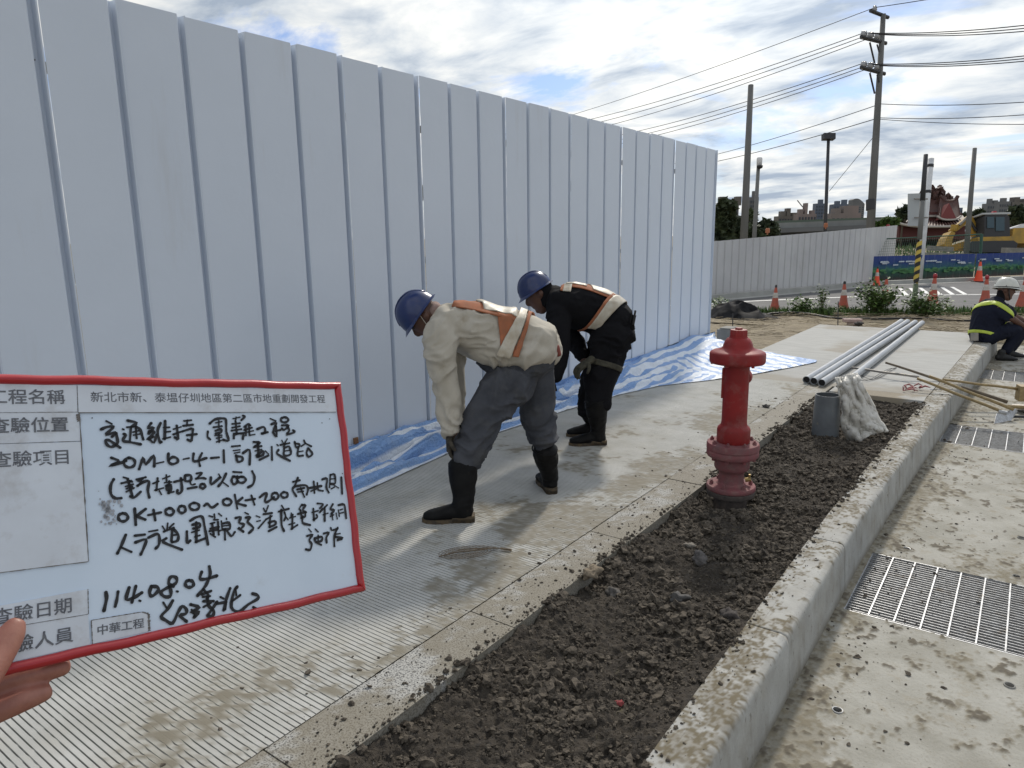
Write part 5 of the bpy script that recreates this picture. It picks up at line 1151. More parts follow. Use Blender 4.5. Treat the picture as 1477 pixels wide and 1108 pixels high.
M['boot'] = mat('black_rubber_boot', (.0065, .0065, .007), .5, col2=(.011, .011, .011), nscale=16, spec=.12, extra=[((.05, .042, .03), 22, .62, .76, .35)])
M['bootsole'] = mat('muddy_boot_sole', (.12, .085, .045), .8, col2=(.05, .04, .03), nscale=30)
M['helmet'] = mat('blue_helmet', (.010, .026, .115), .28, col2=(.008, .020, .085), nscale=8, coat=.2, extra=[((.16, .18, .22), 50, .68, .74, .5)])
M['helmet_w'] = mat('white_helmet', (.66, .66, .60), .32, col2=(.55, .55, .50), nscale=9)
M['orange'] = mat('orange_mesh_vest', (.37, .125, .055), .85, col2=(.28, .11, .055), nscale=22, bump=.3, bscale=500, bdist=.001)
M['reflect'] = mat('worn_reflective_tape', (.55, .52, .44), .5, col2=(.42, .36, .27), nscale=16, bump=.2, bscale=90, bdist=.002)
M['lime'] = mat('lime_reflective_tape', (.50, .62, .06), .5, col2=(.40, .48, .06), nscale=20)
M['glove'] = mat('dark_work_glove', (.018, .014, .011), .8, col2=(.06, .05, .035), nscale=30)
M['glove2'] = mat('olive_work_glove', (.06, .055, .035), .85, col2=(.03, .028, .02), nscale=40)
M['pocket'] = mat('red_brown_pouch', (.20, .045, .03), .7)

def basis(x, z):                                  # orthonormal frame from forward(x) and up(z)
    z = z.normalized(); x = (x-z*x.dot(z)).normalized(); y = z.cross(x); return Matrix((tuple(x), tuple(y), tuple(z))).transposed()
def imgv(dx, dy, dz=0.0): return (RIGHT*dx-UP*dy+FWD*dz).normalized()

def helmet(root, c, fwd, upv, m, brimr=1.0, s=1.0, full_brim=False, accent=None):
    B = basis(fwd, upv); n = 36
    def put(v): return c+B@(Vector(v)*s)
    mb = MB(); rows = []
    for i in range(11):
        a = i/10*math.pi/2; r = math.cos(a)**.85 if i < 10 else 0.0; z = .148*math.sin(a)-.0
        rows.append([put((.142*r*math.cos(q)+.004, .118*r*math.sin(q), z+(.006*max(0, 1-abs(math.sin(q))*5)*math.sin(a*1.2)))) for q in (2*math.pi*k/n for k in range(n))])
    vs = [v for r in rows for v in r]; fs = [(i*n+k, i*n+(k+1) % n, (i+1)*n+(k+1) % n, (i+1)*n+k) for i in range(10) for k in range(n)]
    mb.add(vs, fs); shell = mb.build('helmet_shell', m, root, auto=45)
    mb = MB(); A_, B_, C_ = [], [], []
    for k in range(n):
        q = 2*math.pi*k/n; fr = max(0, math.cos(q))**.8; e = .016+.030*fr*brimr; A_.append(put((.142*math.cos(q)+.004, .118*math.sin(q), .004))); B_.append(put(((.142+e)*math.cos(q)+.004, (.118+e*.8)*math.sin(q), -.008-.012*fr))); C_.append(put(((.140)*math.cos(q)+.004, .116*math.sin(q), -.012)))
    mb.add(A_+B_+C_, [(k, (k+1) % n, n+(k+1) % n, n+k) for k in range(n)]+[(n+k, n+(k+1) % n, 2*n+(k+1) % n, 2*n+k) for k in range(n)]); mb.build('helmet_brim', m, root, auto=50)
    mb = MB()
    for off in (-.022, 0, .022):
        pts = [put((.142*math.cos(a)*.985+.004, off, .150*math.sin(a)*1.0)) for a in np.linspace(.35, math.pi-.35, 14)]; mb.tube(pts, .0045, 6)
    mb.build('crown_ridge', m if accent is None else accent, root, smooth=True)
    return put

def head(mb, c, fwd, upv, s=1.0, neck_to=None):
    """adds skull, face, nose, ears and neck lofts to mb; c is the centre of the skull"""
    B = basis(fwd, upv); f, l, u = [Vector(B.col[i]) for i in range(3)]
    def K(o, a, b): p = c+(f*o[0]+l*o[1]+u*o[2])*s; return (p.x, p.y, p.z, a*s, b*s)
    loft(mb, [K((-.01, 0, .095), .045, .05), K((-.006, 0, .05), .088, .074), K((0, 0, 0), .098, .078), K((.012, 0, -.05), .088, .068), K((.03, 0, -.095), .060, .052), K((.045, 0, -.122), .032, .034)], hint=l)
    loft(mb, [K((.088, 0, .02), .012, .010), K((.108, 0, -.018), .016, .014), K((.098, 0, -.038), .012, .018)], n=10, hint=l)
    loft(mb, [K((.082, .03, .034), .012, .018), K((.086, -.03, .034), .012, .018)], n=10, hint=f)             # brow
    loft(mb, [K((.078, -.024, -.066), .010, .008), K((.084, 0, -.066), .013, .010), K((.078, .024, -.066), .010, .008)], n=10, hint=f)   # lips
    loft(mb, [K((.070, 0, -.10), .016, .020), K((.078, 0, -.108), .014, .018)], n=10, hint=l)                  # chin
    for sg in (-1, 1): loft(mb, [K((-.012, sg*.082, .022), .016, .008), K((-.016, sg*.090, 0), .022, .009), K((-.006, sg*.082, -.03), .012, .007)], n=10, hint=l)
    nk = neck_to if neck_to is not None else c-u*.2
    a = c+(f*-.02+u*-.06)*s; loft(mb, [(a.x, a.y, a.z, .060, .058), *[(q.x, q.y, q.z, .060, .060) for q in (a.lerp(nk, .5),)], (nk.x, nk.y, nk.z, .070, .075)], hint=l)
    return B
def face_bits(root, c, B, s=1.0):
    f, l, u = [Vector(B.col[i]) for i in range(3)]; mb = MB()
    for sg in (-1, 1): lump(mb, c+(f*.083+l*sg*.031+u*.016)*s, .012*s, 2, 1, 3, 0)
    mb.build('eyes', mat('eye', (.05, .04, .035), .2), root, smooth=True)
def glove_hand(name, root, wrist, d, palm, m, s=1.0, curl=.9, thumb_side=1):
    """a gloved hand: palm and five separate curled fingers. d: direction of the hand, palm: direction the palm faces"""
    d = d.normalized(); palm = (palm-d*palm.dot(d)).normalized(); sd = d.cross(palm)*thumb_side; mb = MB()
    def K(p, a, b): return (p.x, p.y, p.z, a*s, b*s)
    loft(mb, [K(wrist-d*.02, .030, .024), K(wrist+d*.02*s, .034, .022), K(wrist+d*.06*s, .043, .019), K(wrist+d*.095*s, .042, .016)], n=12, hint=palm)
    for i, (o, L) in enumerate(((.031, .072), (.0105, .080), (-.0105, .075), (-.031, .060))):
        b = wrist+d*.085*s+sd*o*s; c1 = curl*.7; p1 = b+(d*math.cos(c1*.5)+palm*math.sin(c1*.5))*L*.42*s; p2 = p1+(d*math.cos(c1*1.4)+palm*math.sin(c1*1.4))*L*.33*s; p3 = p2+(d*math.cos(c1*2.3)+palm*math.sin(c1*2.3))*L*.27*s
        loft(mb, [K(b, .0105, .0105), K(p1, .0100, .0100), K(p2, .0092, .0092), K(p3, .008, .008)], k=2, n=8, hint=sd)
    b = wrist+d*.035*s+sd*.036*s; p1 = b+(d*.6+sd*.75+palm*.35).normalized()*.036*s; p2 = p1+(d*.85+sd*.1+palm*.6).normalized()*.030*s
    loft(mb, [K(b, .014, .014), K(p1, .0120, .0120), K(p2, .009, .009)], k=2, n=8, hint=palm)
    return fuse(name, mb, m, root, voxel=.0035, smooth=2)
def boot(root, heel, toe_dir, top, m, h=.35, L=.29, s=1.0):
    """wellington: heel = ground point under the heel, top = centre of the boot opening"""
    t = toe_dir.normalized(); up_ = Vector((0, 0, 1)); sd = up_.cross(t); mb = MB(); an = heel+t*.055*s+up_*.09*s
    def K(p, a, b): return (p.x, p.y, p.z, a*s, b*s)
    loft(mb, [K(top+(top-an).normalized()*.0, .080, .074), K(an.lerp(top, .6), .074, .066), K(an.lerp(top, .25), .060, .052), K(an+t*.005, .056, .048), K(heel+t*.06*s+up_*.045*s, .056, .044)], hint=sd)
    loft(mb, [K(heel+t*.035*s+up_*.040*s, .036, .036), K(heel+t*.10*s+up_*.052*s, .046, .040), K(heel+t*.17*s+up_*.044*s, .038, .046), K(heel+t*.225*s+up_*.036*s, .031, .048), K(heel+t*.262*s+up_*.030*s, .022, .036)], hint=sd)
    fuse('boot', mb, m, root, voxel=.008, smooth=3, wr=.005, wscale=(9, 9, 26))
    b = children(root)[-1]
    mb = MB(); P = []
    for q, w in ((0, .026), (.02, .036), (.07, .036), (.12, .036), (.17, .048), (.22, .048), (.26, .036), (.285, .014)): P.append((q, w))
    lo = [heel+t*(q-.004)*s+sd*w*s for q, w in P]+[heel+t*(q-.004)*s-sd*w*s for q, w in P[::-1]]; mb.prism(lo, up_*.022*s)
    lo = [heel+t*(q-.004)*s+sd*w*s for q, w in P[:4]]+[heel+t*(q-.004)*s-sd*w*s for q, w in P[:4][::-1]]; mb.prism([v+up_*.001 for v in lo], up_*.036*s)
    mb.build('boot_sole', M['bootsole'], root)
    # opening rim
    mb = MB(); a = (top-an).normalized(); e = sd; g_ = a.cross(e); mb.tube([top+a*.012+(e*math.cos(q)*.073+g_*math.sin(q)*.079)*s for q in np.linspace(0, 2*math.pi, 25)], .0045, 6, cap=False); mb.build('boot_rim', m, root, smooth=True)

def ribbon(name, root, shirt_obj, axis, rings, m, off=.007, n=60):
    """cloth band wrapped on the body surface: rings = list of (u0,v0)-(u1,v1) edge paths sampled into a grid of (u, v)"""
    dg = bpy.context.evaluated_depsgraph_get(); me = shirt_obj.data; o0 = Vector((0, 0, 0)); p = shirt_obj
    while p is not None: o0 += Vector(p.location); p = p.parent
    bv = BVHTree.FromPolygons([v.co+o0 for v in me.vertices], [tuple(q.vertices) for q in me.polygons])
    U, V = rings; ny, nx = U.shape; A = catmull(axis, 8); X = np.zeros((ny, nx)); Y = X.copy(); Z = X.copy(); hint = FWD
    for i in range(ny):
        for j in range(nx):
            t = U[i, j]*(len(A)-1); k = int(min(max(t, 0), len(A)-2)); w = t-k; c = Vector(A[k][:3]).lerp(Vector(A[k+1][:3]), w); tn = Vector(A[min(k+3, len(A)-1)][:3]-A[max(k-2, 0)][:3]).normalized()
            b = (hint-tn*hint.dot(tn)).normalized(); a = tn.cross(b); a = a if a.dot(UP) > 0 else -a      # a: outward at the back, b: away from camera
            d = a*math.cos(V[i, j])-b*math.sin(V[i, j]); hit = bv.ray_cast(c, d)
            ph = hit[0] if hit[0] is not None else c+d*.2
            X[i, j], Y[i, j], Z[i, j] = ph+d*off
    for _ in range(2):                                # relax
        for Q in (X, Y, Z):
            Q[:, 1:-1] = (Q[:, :-2]+2*Q[:, 1:-1]+Q[:, 2:])/4
            if ny > 2: Q[1:-1] = (Q[:-2]+2*Q[1:-1]+Q[2:])/4
    o = grid_obj(name, X, Y, Z, m); sd = o.modifiers.new('s', 'SOLIDIFY'); sd.thickness = .006; sd.offset = 0
    dg.update(); me = bpy.data.meshes.new_from_object(o.evaluated_get(dg)); o.modifiers.clear(); o.data = me; me.name = name
    q = Vector((0, 0, 0)); p = root
    while p is not None: q += Vector(p.location); p = p.parent
    me.transform(Matrix.Translation(-q)); o.parent = root; return o
def gridUV(u0, u1, v0, v1, nu=14, nv=60):
    u = np.linspace(0, 1, nu); v = np.linspace(0, 1, nv); V = v0+(v1-v0)*v; a = np.array([u0(x) if callable(u0) else u0 for x in V]); b = np.array([u1(x) if callable(u1) else u1 for x in V])
    return a[None, :]+(b-a)[None, :]*u[:, None], np.repeat(V[None, :], nu, 0)

# ---------------------------------------------------------------- worker 1: tan shirt, grey trousers
def worker1():
    hl, hr = G(684, 751), G(797, 713); tl = G(614, 752); root = empty('person', ((hl+hr)/2), 'worker bending over in a tan long sleeved shirt, grey trousers and blue helmet', 'person', 'workers on the site')
    d1 = (tl-hl).normalized(); d2 = (Vector((-.62, .55, 0))).normalized()
    D = 3.98
    # body (skin): head, neck, torso core, arms and legs under the clothes, one mesh
    hc = at(613, 457, 4.00); fw = imgv(-.62, .78, .10); uv = imgv(-.80, -.58, -.16); mb = MB()
    B = head(mb, hc, fw, uv, .98, neck_to=at(650, 462, 4.02))
    core = [pk(648, 466, 4.02, 24, .14), pk(690, 480, 4.02, 27, .13), pk(740, 490, 4.04, 26, .12), pk(762, 500, 4.05, 22, .12)]
    loft(mb, core); loft(mb, [pk(642, 484, 3.84, 15), pk(640, 540, 3.82, 11), pk(647, 590, 3.84, 9), pk(649, 628, 3.86, 8)])
    loft(mb, [pk(645, 480, 4.18, 15), pk(650, 535, 4.20, 11), pk(655, 590, 4.22, 9), pk(658, 625, 4.22, 8)])
    loft(mb, [pk(752, 535, 4.03, 14, .045), pk(704, 592, 3.90, 13), pk(672, 655, 3.87, 9)]); loft(mb, [pk(770, 530, 4.12, 14, .05), pk(776, 592, 4.16, 11), pk(783, 630, 4.18, 8)])
    fuse('body', mb, M['skin'], root, voxel=.008, smooth=3); face_bits(root, hc, B, .98)
    # trousers
    mb = MB(); loft(mb, [pk(706, 508, 4.03, 29, .145), pk(735, 502, 4.05, 34, .155), pk(757, 512, 4.05, 37, .165), pk(770, 524, 4.05, 34, .16)])
    loft(mb, [pk(752, 538, 4.01, 27, .09), pk(730, 560, 3.95, 34, .10), pk(703, 592, 3.90, 29, .092), pk(689, 622, 3.885, 26, .085), pk(676, 650, 3.875, 23.5, .085), pk(670, 668, 3.87, 19, .075)])
    loft(mb, [pk(770, 524, 4.12, 28, .10), pk(774, 556, 4.15, 27, .10), pk(776, 592, 4.16, 24, .10), pk(781, 620, 4.17, 21, .09), pk(785, 640, 4.18, 17, .08)])
    fuse('trousers', mb, M['trousers'], root, voxel=.008, smooth=3, wr=.020, wscale=(5, 5, 13), wr2=.001)
    # shirt with sleeves
    taxis = [pk(641, 464, 4.01, 27, .17), pk(668, 472, 4.01, 34, .19), pk(700, 481, 4.02, 40, .18), pk(735, 488, 4.03, 39, .17), pk(757, 491, 4.045, 38, .17), pk(770, 495, 4.05, 36, .17), pk(780, 499, 4.055, 34, .17)]
    mb = MB(); loft(mb, taxis, n=28)
    loft(mb, [pk(645, 470, 3.92, 26, .09), pk(637, 490, 3.85, 24, .078), pk(637, 520, 3.83, 21, .068), pk(642, 550, 3.83, 19, .062), pk(648, 578, 3.83, 17, .056), pk(648, 602, 3.84, 15, .052), pk(649, 624, 3.85, 10, .042)])
    loft(mb, [pk(645, 470, 4.12, 28, .10), pk(646, 500, 4.19, 24, .08), pk(652, 545, 4.21, 19, .065), pk(656, 590, 4.22, 15, .055), pk(658, 618, 4.22, 10, .04)])
    loft(mb, [pk(690, 496, 3.97, 26, .08), pk(718, 504, 3.93, 26, .085), pk(745, 509, 3.925, 22, .085), pk(768, 509, 3.935, 19, .08), pk(783, 507, 3.96, 15, .07)]); loft(mb, [pk(775, 503, 3.98, 24, .1), pk(784, 505, 4.10, 24, .1)])
    sh = fuse('shirt', mb, M['shirt'], root, voxel=.008, smooth=3, wr=.022, wscale=(6, 6, 10), wr2=.001)
    # vest
    back = lambda x: .30+.05*math.cos(x*2); sq = 1.0
    ribbon('vest_panel', root, sh, taxis, gridUV(.05, lambda v: .50+.03*v, -1.3, 1.05), M['orange'], .008)
    ribbon('vest_back_tape', root, sh, taxis, gridUV(lambda v: .20+.10*abs(v-.1), lambda v: .50+.03*v, -.95, .88, 18, 50), M['reflect'], .014)
    ribbon('vest_side_strap', root, sh, taxis, gridUV(lambda v: .36+.06*(v-.6), lambda v: .50+.02*(v-.6), .55, 2.0), M['orange'], .008)
    ribbon('vest_belt', root, sh, taxis, gridUV(lambda v: .575-.075*v, lambda v: .655-.075*v, -.9, 2.1, 10, 90), M['reflect'], .019)
    ribbon('vest_belt_edge', root, sh, taxis, gridUV(lambda v: .665-.075*v, lambda v: .70-.075*v, -.9, 2.05, 5, 90), M['orange'], .016)
    mb = MB(); loft(mb, [pk(802, 500, 4.0, 5, .03), pk(806, 512, 4.0, 4, .02)]); fuse('waist_tool', mb, M['pocket'], root, voxel=.006, smooth=1)
    glove_hand('glove', root, at(649, 625, 3.85), imgv(-.05, 1, .1), imgv(.9, .15, .1), M['glove'], 1.0, .8)
    glove_hand('glove', root, at(658, 619, 4.22), imgv(-.1, 1, .1), imgv(.9, .1, -.3), M['glove'], 1.0, .8, -1)
    boot(root, hl, d1, at(667, 671, 3.87), M['boot']); boot(root, hr, d2, at(786, 650, 4.18), M['boot'])
    mb = MB()
    for k in range(4): mb.box(at(655+k*4.2, 695.5+(k % 2)*.8, 3.785), (.012, .002, .008), basis(RIGHT, UP))
    # helmet and scarf
    put = helmet(root, hc+uv*.035+fw*.0, fw, uv, M['helmet'], .55, .90)
    mb = MB(); f, l, u = [Vector(B.col[i]) for i in range(3)]
    loft(mb, [(*(hc-f*.055-u*.01), .055, .068), (*(hc-f*.05-u*.06), .052, .066), (*(hc-f*.055-u*.11), .062, .078), (*(hc.lerp(at(650, 462, 4.02), .8)), .075, .095)], hint=l); fuse('neck_cloth', mb, mat('pinkish_scarf', (.33, .24, .21), .9, col2=(.25, .17, .15), nscale=20), root, voxel=.006, smooth=2, wr=.006, wscale=(20, 20, 20))
    mb = MB(); mb.tube([hc+l*.088+u*.03+f*.0, hc+l*.092-u*.03+f*.02, hc+l*.05-u*.11+f*.045], .002, 5); mb.tube([hc-l*.088+u*.03, hc-l*.092-u*.03+f*.02, hc-l*.05-u*.11+f*.045], .0035, 5); mb.build('chin_strap', M['reflect'], root)
worker1()

# ---------------------------------------------------------------- worker 2: black clothes
def worker2():
    h1, h2 = G(874, 641), G(868, 628); t1 = G(822, 642); root = empty('person', (h1+h2)/2, 'worker leaning over in black clothes and a pale orange vest with blue helmet', 'person', 'workers on the site')
    D = 5.2; d1 = (t1-h1).normalized(); hc = at(777, 424, 5.22); fw = imgv(-.80, .62, .12); uv = imgv(-.52, -.84, -.12); mb = MB()
    B = head(mb, hc, fw, uv, 1.0, neck_to=at(803, 430, 5.24))
    loft(mb, [pk(805, 436, 5.22, 20, .15), pk(850, 446, 5.24, 24, .15), pk(884, 466, 5.26, 26, .15)]); loft(mb, [pk(880, 480, 5.18, 20), pk(870, 540, 5.15, 12), pk(863, 585, 5.15, 7)]); loft(mb, [pk(884, 480, 5.36, 20), pk(868, 540, 5.38, 12), pk(854, 585, 5.40, 7)])
    loft(mb, [pk(806, 446, 5.08, 10), pk(806, 500, 5.04, 8), pk(800, 545, 5.04, 7)]); loft(mb, [pk(812, 446, 5.40, 10), pk(830, 490, 5.38, 8), pk(843, 520, 5.32, 7)])
    fuse('body', mb, M['skin'], root, voxel=.009, smooth=3); face_bits(root, hc, B, 1.0)
    mb = MB(); loft(mb, [pk(862, 450, 5.25, 28, .17), pk(880, 463, 5.26, 33, .18), pk(886, 476, 5.26, 30, .17)])
    loft(mb, [pk(884, 478, 5.17, 32, .11), pk(876, 510, 5.15, 27, .10), pk(868, 540, 5.14, 23.5, .095), pk(864, 562, 5.14, 20, .08), pk(861, 582, 5.14, 17.5, .07)])
    loft(mb, [pk(882, 474, 5.36, 30, .11), pk(872, 515, 5.38, 25, .10), pk(860, 548, 5.39, 21, .09), pk(853, 575, 5.40, 18, .08), pk(851, 595, 5.40, 16, .07)])
    tr = fuse('trousers', mb, M['blackcloth'], root, voxel=.009, smooth=3, wr=.020, wscale=(5, 5, 12))
    taxis = [pk(800, 434, 5.23, 19, .20), pk(820, 440, 5.23, 30, .22), pk(846, 446, 5.24, 32, .20), pk(870, 453, 5.25, 31, .185), pk(890, 464, 5.26, 27, .17)]
    mb = MB(); loft(mb, taxis, n=28); loft(mb, [pk(808, 444, 5.12, 21, .09), pk(806, 468, 5.06, 17, .07), pk(808, 496, 5.04, 14, .06), pk(806, 520, 5.04, 12.5, .055), pk(799, 544, 5.04, 9, .045)])
    loft(mb, [pk(812, 442, 5.36, 20, .09), pk(818, 468, 5.40, 15, .07), pk(830, 492, 5.38, 12, .06), pk(841, 514, 5.33, 9, .05)])
    sh = fuse('shirt', mb, M['blackcloth'], root, voxel=.009, smooth=3, wr=.016, wscale=(7, 7, 10))
    ribbon('vest_panel', root, sh, taxis, gridUV(.07, .20, -1.4, 1.25, 10), M['reflect'], .009)
    ribbon('vest_collar_edge', root, sh, taxis, gridUV(.03, .075, -1.4, 1.25, 5), M['orange'], .010)
    ribbon('vest_back_panel', root, sh, taxis, gridUV(lambda v: .16+.03*abs(v), lambda v: .84-.08*v, -1.1, .98), M['orange'], .008)
    ribbon('vest_back_tape', root, sh, taxis, gridUV(lambda v: .44+.05*abs(v), lambda v: .82-.07*v, -.95, .84), M['reflect'], .014)
    ribbon('vest_shoulder_tape', root, sh, taxis, gridUV(lambda v: .10, lambda v: .40, -.85, .78), M['reflect'], .013)
    ribbon('vest_belt', root, sh, taxis, gridUV(lambda v: .86-.135*v, lambda v: 1.0-.125*v, -1.2, 2.4, 10, 80), M['reflect'], .017)
    ribbon('vest_belt_edge', root, sh, taxis, gridUV(lambda v: .82-.135*v, lambda v: .86-.135*v, -1.2, 2.9, 4, 80), M['orange'], .014)
    glove_hand('glove', root, at(799, 545, 5.04), imgv(-.25, 1, .15), imgv(.9, .2, .1), M['blackcloth'], .95, .8); glove_hand('glove', root, at(851, 520, 5.05), imgv(-.80, .55, -.25), imgv(.2, .8, .3), M['glove2'], 1.1, .9)
    boot(root, h1, d1, at(859, 580, 5.14), M['boot'], L=.29, s=.98); boot(root, h2, d1, at(851, 592, 5.40), M['boot'], s=.98)
    put = helmet(root, hc+uv*.035, fw, uv, M['helmet'], .6, .92)
    f, l, u = [Vector(B.col[i]) for i in range(3)]; mb = MB()
    loft(mb, [(*(hc-f*.03+u*.02), .090, .088), (*(hc-f*.035-u*.04), .082, .084), (*(hc-f*.03-u*.09), .072, .078), (*(hc.lerp(at(803, 430, 5.24), .7)), .085, .10), (*at(806, 432, 5.24), .09, .13)], hint=l)
    fuse('neck_hood', mb, M['blackcloth'], root, voxel=.007, smooth=2, wr=.006, wscale=(18, 18, 18))
    mb = MB(); mb.tube([hc-l*.09+u*.03+f*.02, hc-l*.088-u*.03+f*.03, hc-l*.045-u*.115+f*.06], .004, 5); mb.build('chin_strap', M['reflect'], root)
    # things in the back pocket and knee strap
    mb = MB(); mb.box(at(908, 470, 5.16), (.06, .05, .16), basis(imgv(1, .2), imgv(.2, -1))); mb.build('back_pouch', M['blackcloth'], root, auto=30)
    mb = MB(); mb.tube([at(913, 468, 5.12), at(916.5, 448, 5.12)], .008, 6); mb.tube([at(909, 466, 5.14), at(911, 451, 5.14)], .006, 6); mb.build('pen', M['black'], root)
    ribbon('knee_strap', root, tr, [pk(876, 510, 5.15, 27, .10), pk(871, 528, 5.145, 23, .1), pk(868, 540, 5.14, 23, .09)], gridUV(.35, .62, -3.0, 3.0, 5, 60), M['glove2'], .006)
worker2()

# ---------------------------------------------------------------- worker 3: sitting on the kerb
def worker3():
    D = 9.95; seat = at(1418, 490, D); root = empty('person', (seat.x, seat.y, 0), 'worker sitting on the far kerb in dark clothes, lime striped vest and white helmet', 'person', 'workers on the site')
    hc = at(1450.5, 419, D-.05); fw = imgv(.88, .25, -.40); uv = imgv(.10, -1, -.05); mb = MB()
    B = head(mb, hc, fw, uv, 1.0, neck_to=at(1437, 437, D))
    loft(mb, [pk(1432, 444, D, 16, .15), pk(1420, 468, D, 16, .14), pk(1417, 482, D, 15, .14)]); loft(mb, [pk(1420, 482, D-.1, 9), pk(1460, 474, D-.12, 7), pk(1456, 494, D-.1, 5), pk(1450, 508, D-.1, 4)])
    loft(mb, [pk(1424, 482, D+.1, 9), pk(1466, 474, D+.14, 7), pk(1462, 492, D+.14, 5), pk(1457, 505, D+.14, 4)])
    loft(mb, [pk(1438, 444, D-.17, 6.5), pk(1452, 456, D-.2, 5.2), pk(1462, 461, D-.2, 4.6), pk(1478, 471, D-.16, 3.4)]); loft(mb, [pk(1440, 446, D+.17, 6), pk(1460, 455, D+.2, 5), pk(1482, 466, D+.12, 3.4)])
    fuse('body', mb, M['skin'], root, voxel=.011, smooth=3); face_bits(root, hc, B, 1.0)
    for dd, sg in ((-.16, 1), (.12, -1)): glove_hand('hand', root, at(1479 if sg > 0 else 1483, 471.5 if sg > 0 else 466.5, D+dd), imgv(.8, .5, .1), imgv(-.3, .9, 0), M['skin'], 1.0, .7, sg)
    taxis = [pk(1437, 434, D, 8, .11), pk(1433, 442, D, 17, .19), pk(1427, 455, D, 21.5, .20), pk(1421, 470, D, 19, .19), pk(1417, 483, D, 16, .185), pk(1415, 490, D, 13, .17)]
    mb = MB(); loft(mb, taxis, n=28); loft(mb, [pk(1436, 443, D-.13, 12, .09), pk(1444, 450, D-.18, 10.5, .08), pk(1454, 456.5, D-.2, 9, .07)]); loft(mb, [pk(1440, 443, D+.13, 11, .09), pk(1450, 449, D+.18, 10, .08), pk(1459, 454, D+.2, 8, .07)])
    sh = fuse('shirt', mb, M['navycloth'], root, voxel=.012, smooth=3, wr=.012, wscale=(8, 8, 8))
    mb = MB(); loft(mb, [pk(1414, 482, D, 12, .17), pk(1422, 486, D, 12.5, .18), pk(1428, 486, D, 12, .17)])
    loft(mb, [pk(1420, 485, D-.09, 12.5, .10), pk(1442, 480, D-.12, 11.5, .09), pk(1461, 475.5, D-.13, 9.5, .085), pk(1466, 480, D-.12, 9, .08), pk(1459, 494, D-.1, 8, .07), pk(1451, 506, D-.1, 7, .06)])
    loft(mb, [pk(1424, 485, D+.1, 12.5, .10), pk(1448, 478, D+.13, 11, .09), pk(1467, 474, D+.14, 9, .085), pk(1470, 481, D+.14, 8.5, .08), pk(1464, 493, D+.14, 8, .07), pk(1458, 503, D+.14, 7, .06)])
    fuse('trousers', mb, M['navycloth'], root, voxel=.012, smooth=3, wr=.010, wscale=(8, 8, 14))
    # shoes
    sd_ = (RIGHT-Vector((0, 0, RIGHT.z))).normalized()
    for (px, py, dd) in ((1436, 513.5, -.1), (1448, 509, .14)):
        h = at(px, py, D+dd); h.z = -.25; t = (sd_+(-FWD)*.25); t.z = 0; t.normalize(); mb = MB(); s2 = t.cross(Vector((0, 0, 1)))
        def K(a, z, r1, r2): p = h+t*a+Vector((0, 0, z)); return (p.x, p.y, p.z, r1, r2)
        loft(mb, [K(.02, .045, .04, .038), K(.09, .05, .048, .042), K(.17, .04, .036, .046), K(.23, .03, .026, .042), K(.265, .025, .018, .03)], hint=s2); loft(mb, [K(.06, .06, .048, .042), K(.07, .13, .05, .046)], hint=s2)
        fuse('shoe', mb, M['black'], root, voxel=.009, smooth=2)
    # vest tapes over both shoulders down the back, and the waist band
    ribbon('vest_shoulder_tape', root, sh, taxis, gridUV(lambda v: .16+.10*abs(v-1.05), lambda v: .27+.10*abs(v-1.05), -2.2, 2.7, 6, 70), M['lime'], .010)
    ribbon('vest_waist_tape', root, sh, taxis, gridUV(lambda v: .76, lambda v: .84, -3.0, 2.2, 5, 70), M['lime'], .012)
    ribbon('vest_front_tape', root, sh, taxis, gridUV(lambda v: .24, lambda v: .60, 2.45, 2.75, 14, 6), M['lime'], .012)
    mb = MB(); mb.box(at(1405.5, 486, D-.12), (.08, .05, .11), basis(RIGHT, UP)); mb.build('waist_pouch', M['steel'], root, auto=30)
    put = helmet(root, hc+uv*.03, fw, uv, M['helmet_w'], .7, 1.06, accent=M['blackcloth'])
    mb = MB()
    for z in (.0,): mb.tube([put((.143*math.cos(q)+.004, .119*math.sin(q), .002)) for q in np.linspace(0, 2*math.pi, 30)], .009, 6, cap=False)
    # dark outline of the badge on the helmet side
    P_ = [put((.142*math.cos(a)*math.cos(b)*.99+.004, -.119*math.sin(a)*math.cos(b)*1.0, .149*math.sin(b))) for a, b in ((.45, .12), (.75, .85), (1.45, .85), (1.75, .12))]
    mb.tube(P_+[P_[0]], .005, 5); mb.build('helmet_band', M['blackcloth'], root, smooth=True)
    f, l, u = [Vector(B.col[i]) for i in range(3)]; mb = MB(); loft(mb, [(*(hc-f*.05-u*.02), .05, .07), (*(hc-f*.045-u*.09), .06, .07), (*at(1438, 437, D), .08, .1)], hint=l); fuse('neck_cloth', mb, M['blackcloth'], root, voxel=.009, smooth=2)
    mb = MB(); mb.tube([hc+l*.09+u*.02+f*.02, hc+l*.085-u*.05+f*.03, hc+l*.03-u*.125+f*.06], .007, 5); mb.tube([hc-l*.09+u*.02+f*.02, hc-l*.085-u*.05+f*.03, hc-l*.03-u*.125+f*.06], .007, 5); mb.build('chin_strap', M['black'], root)
worker3()
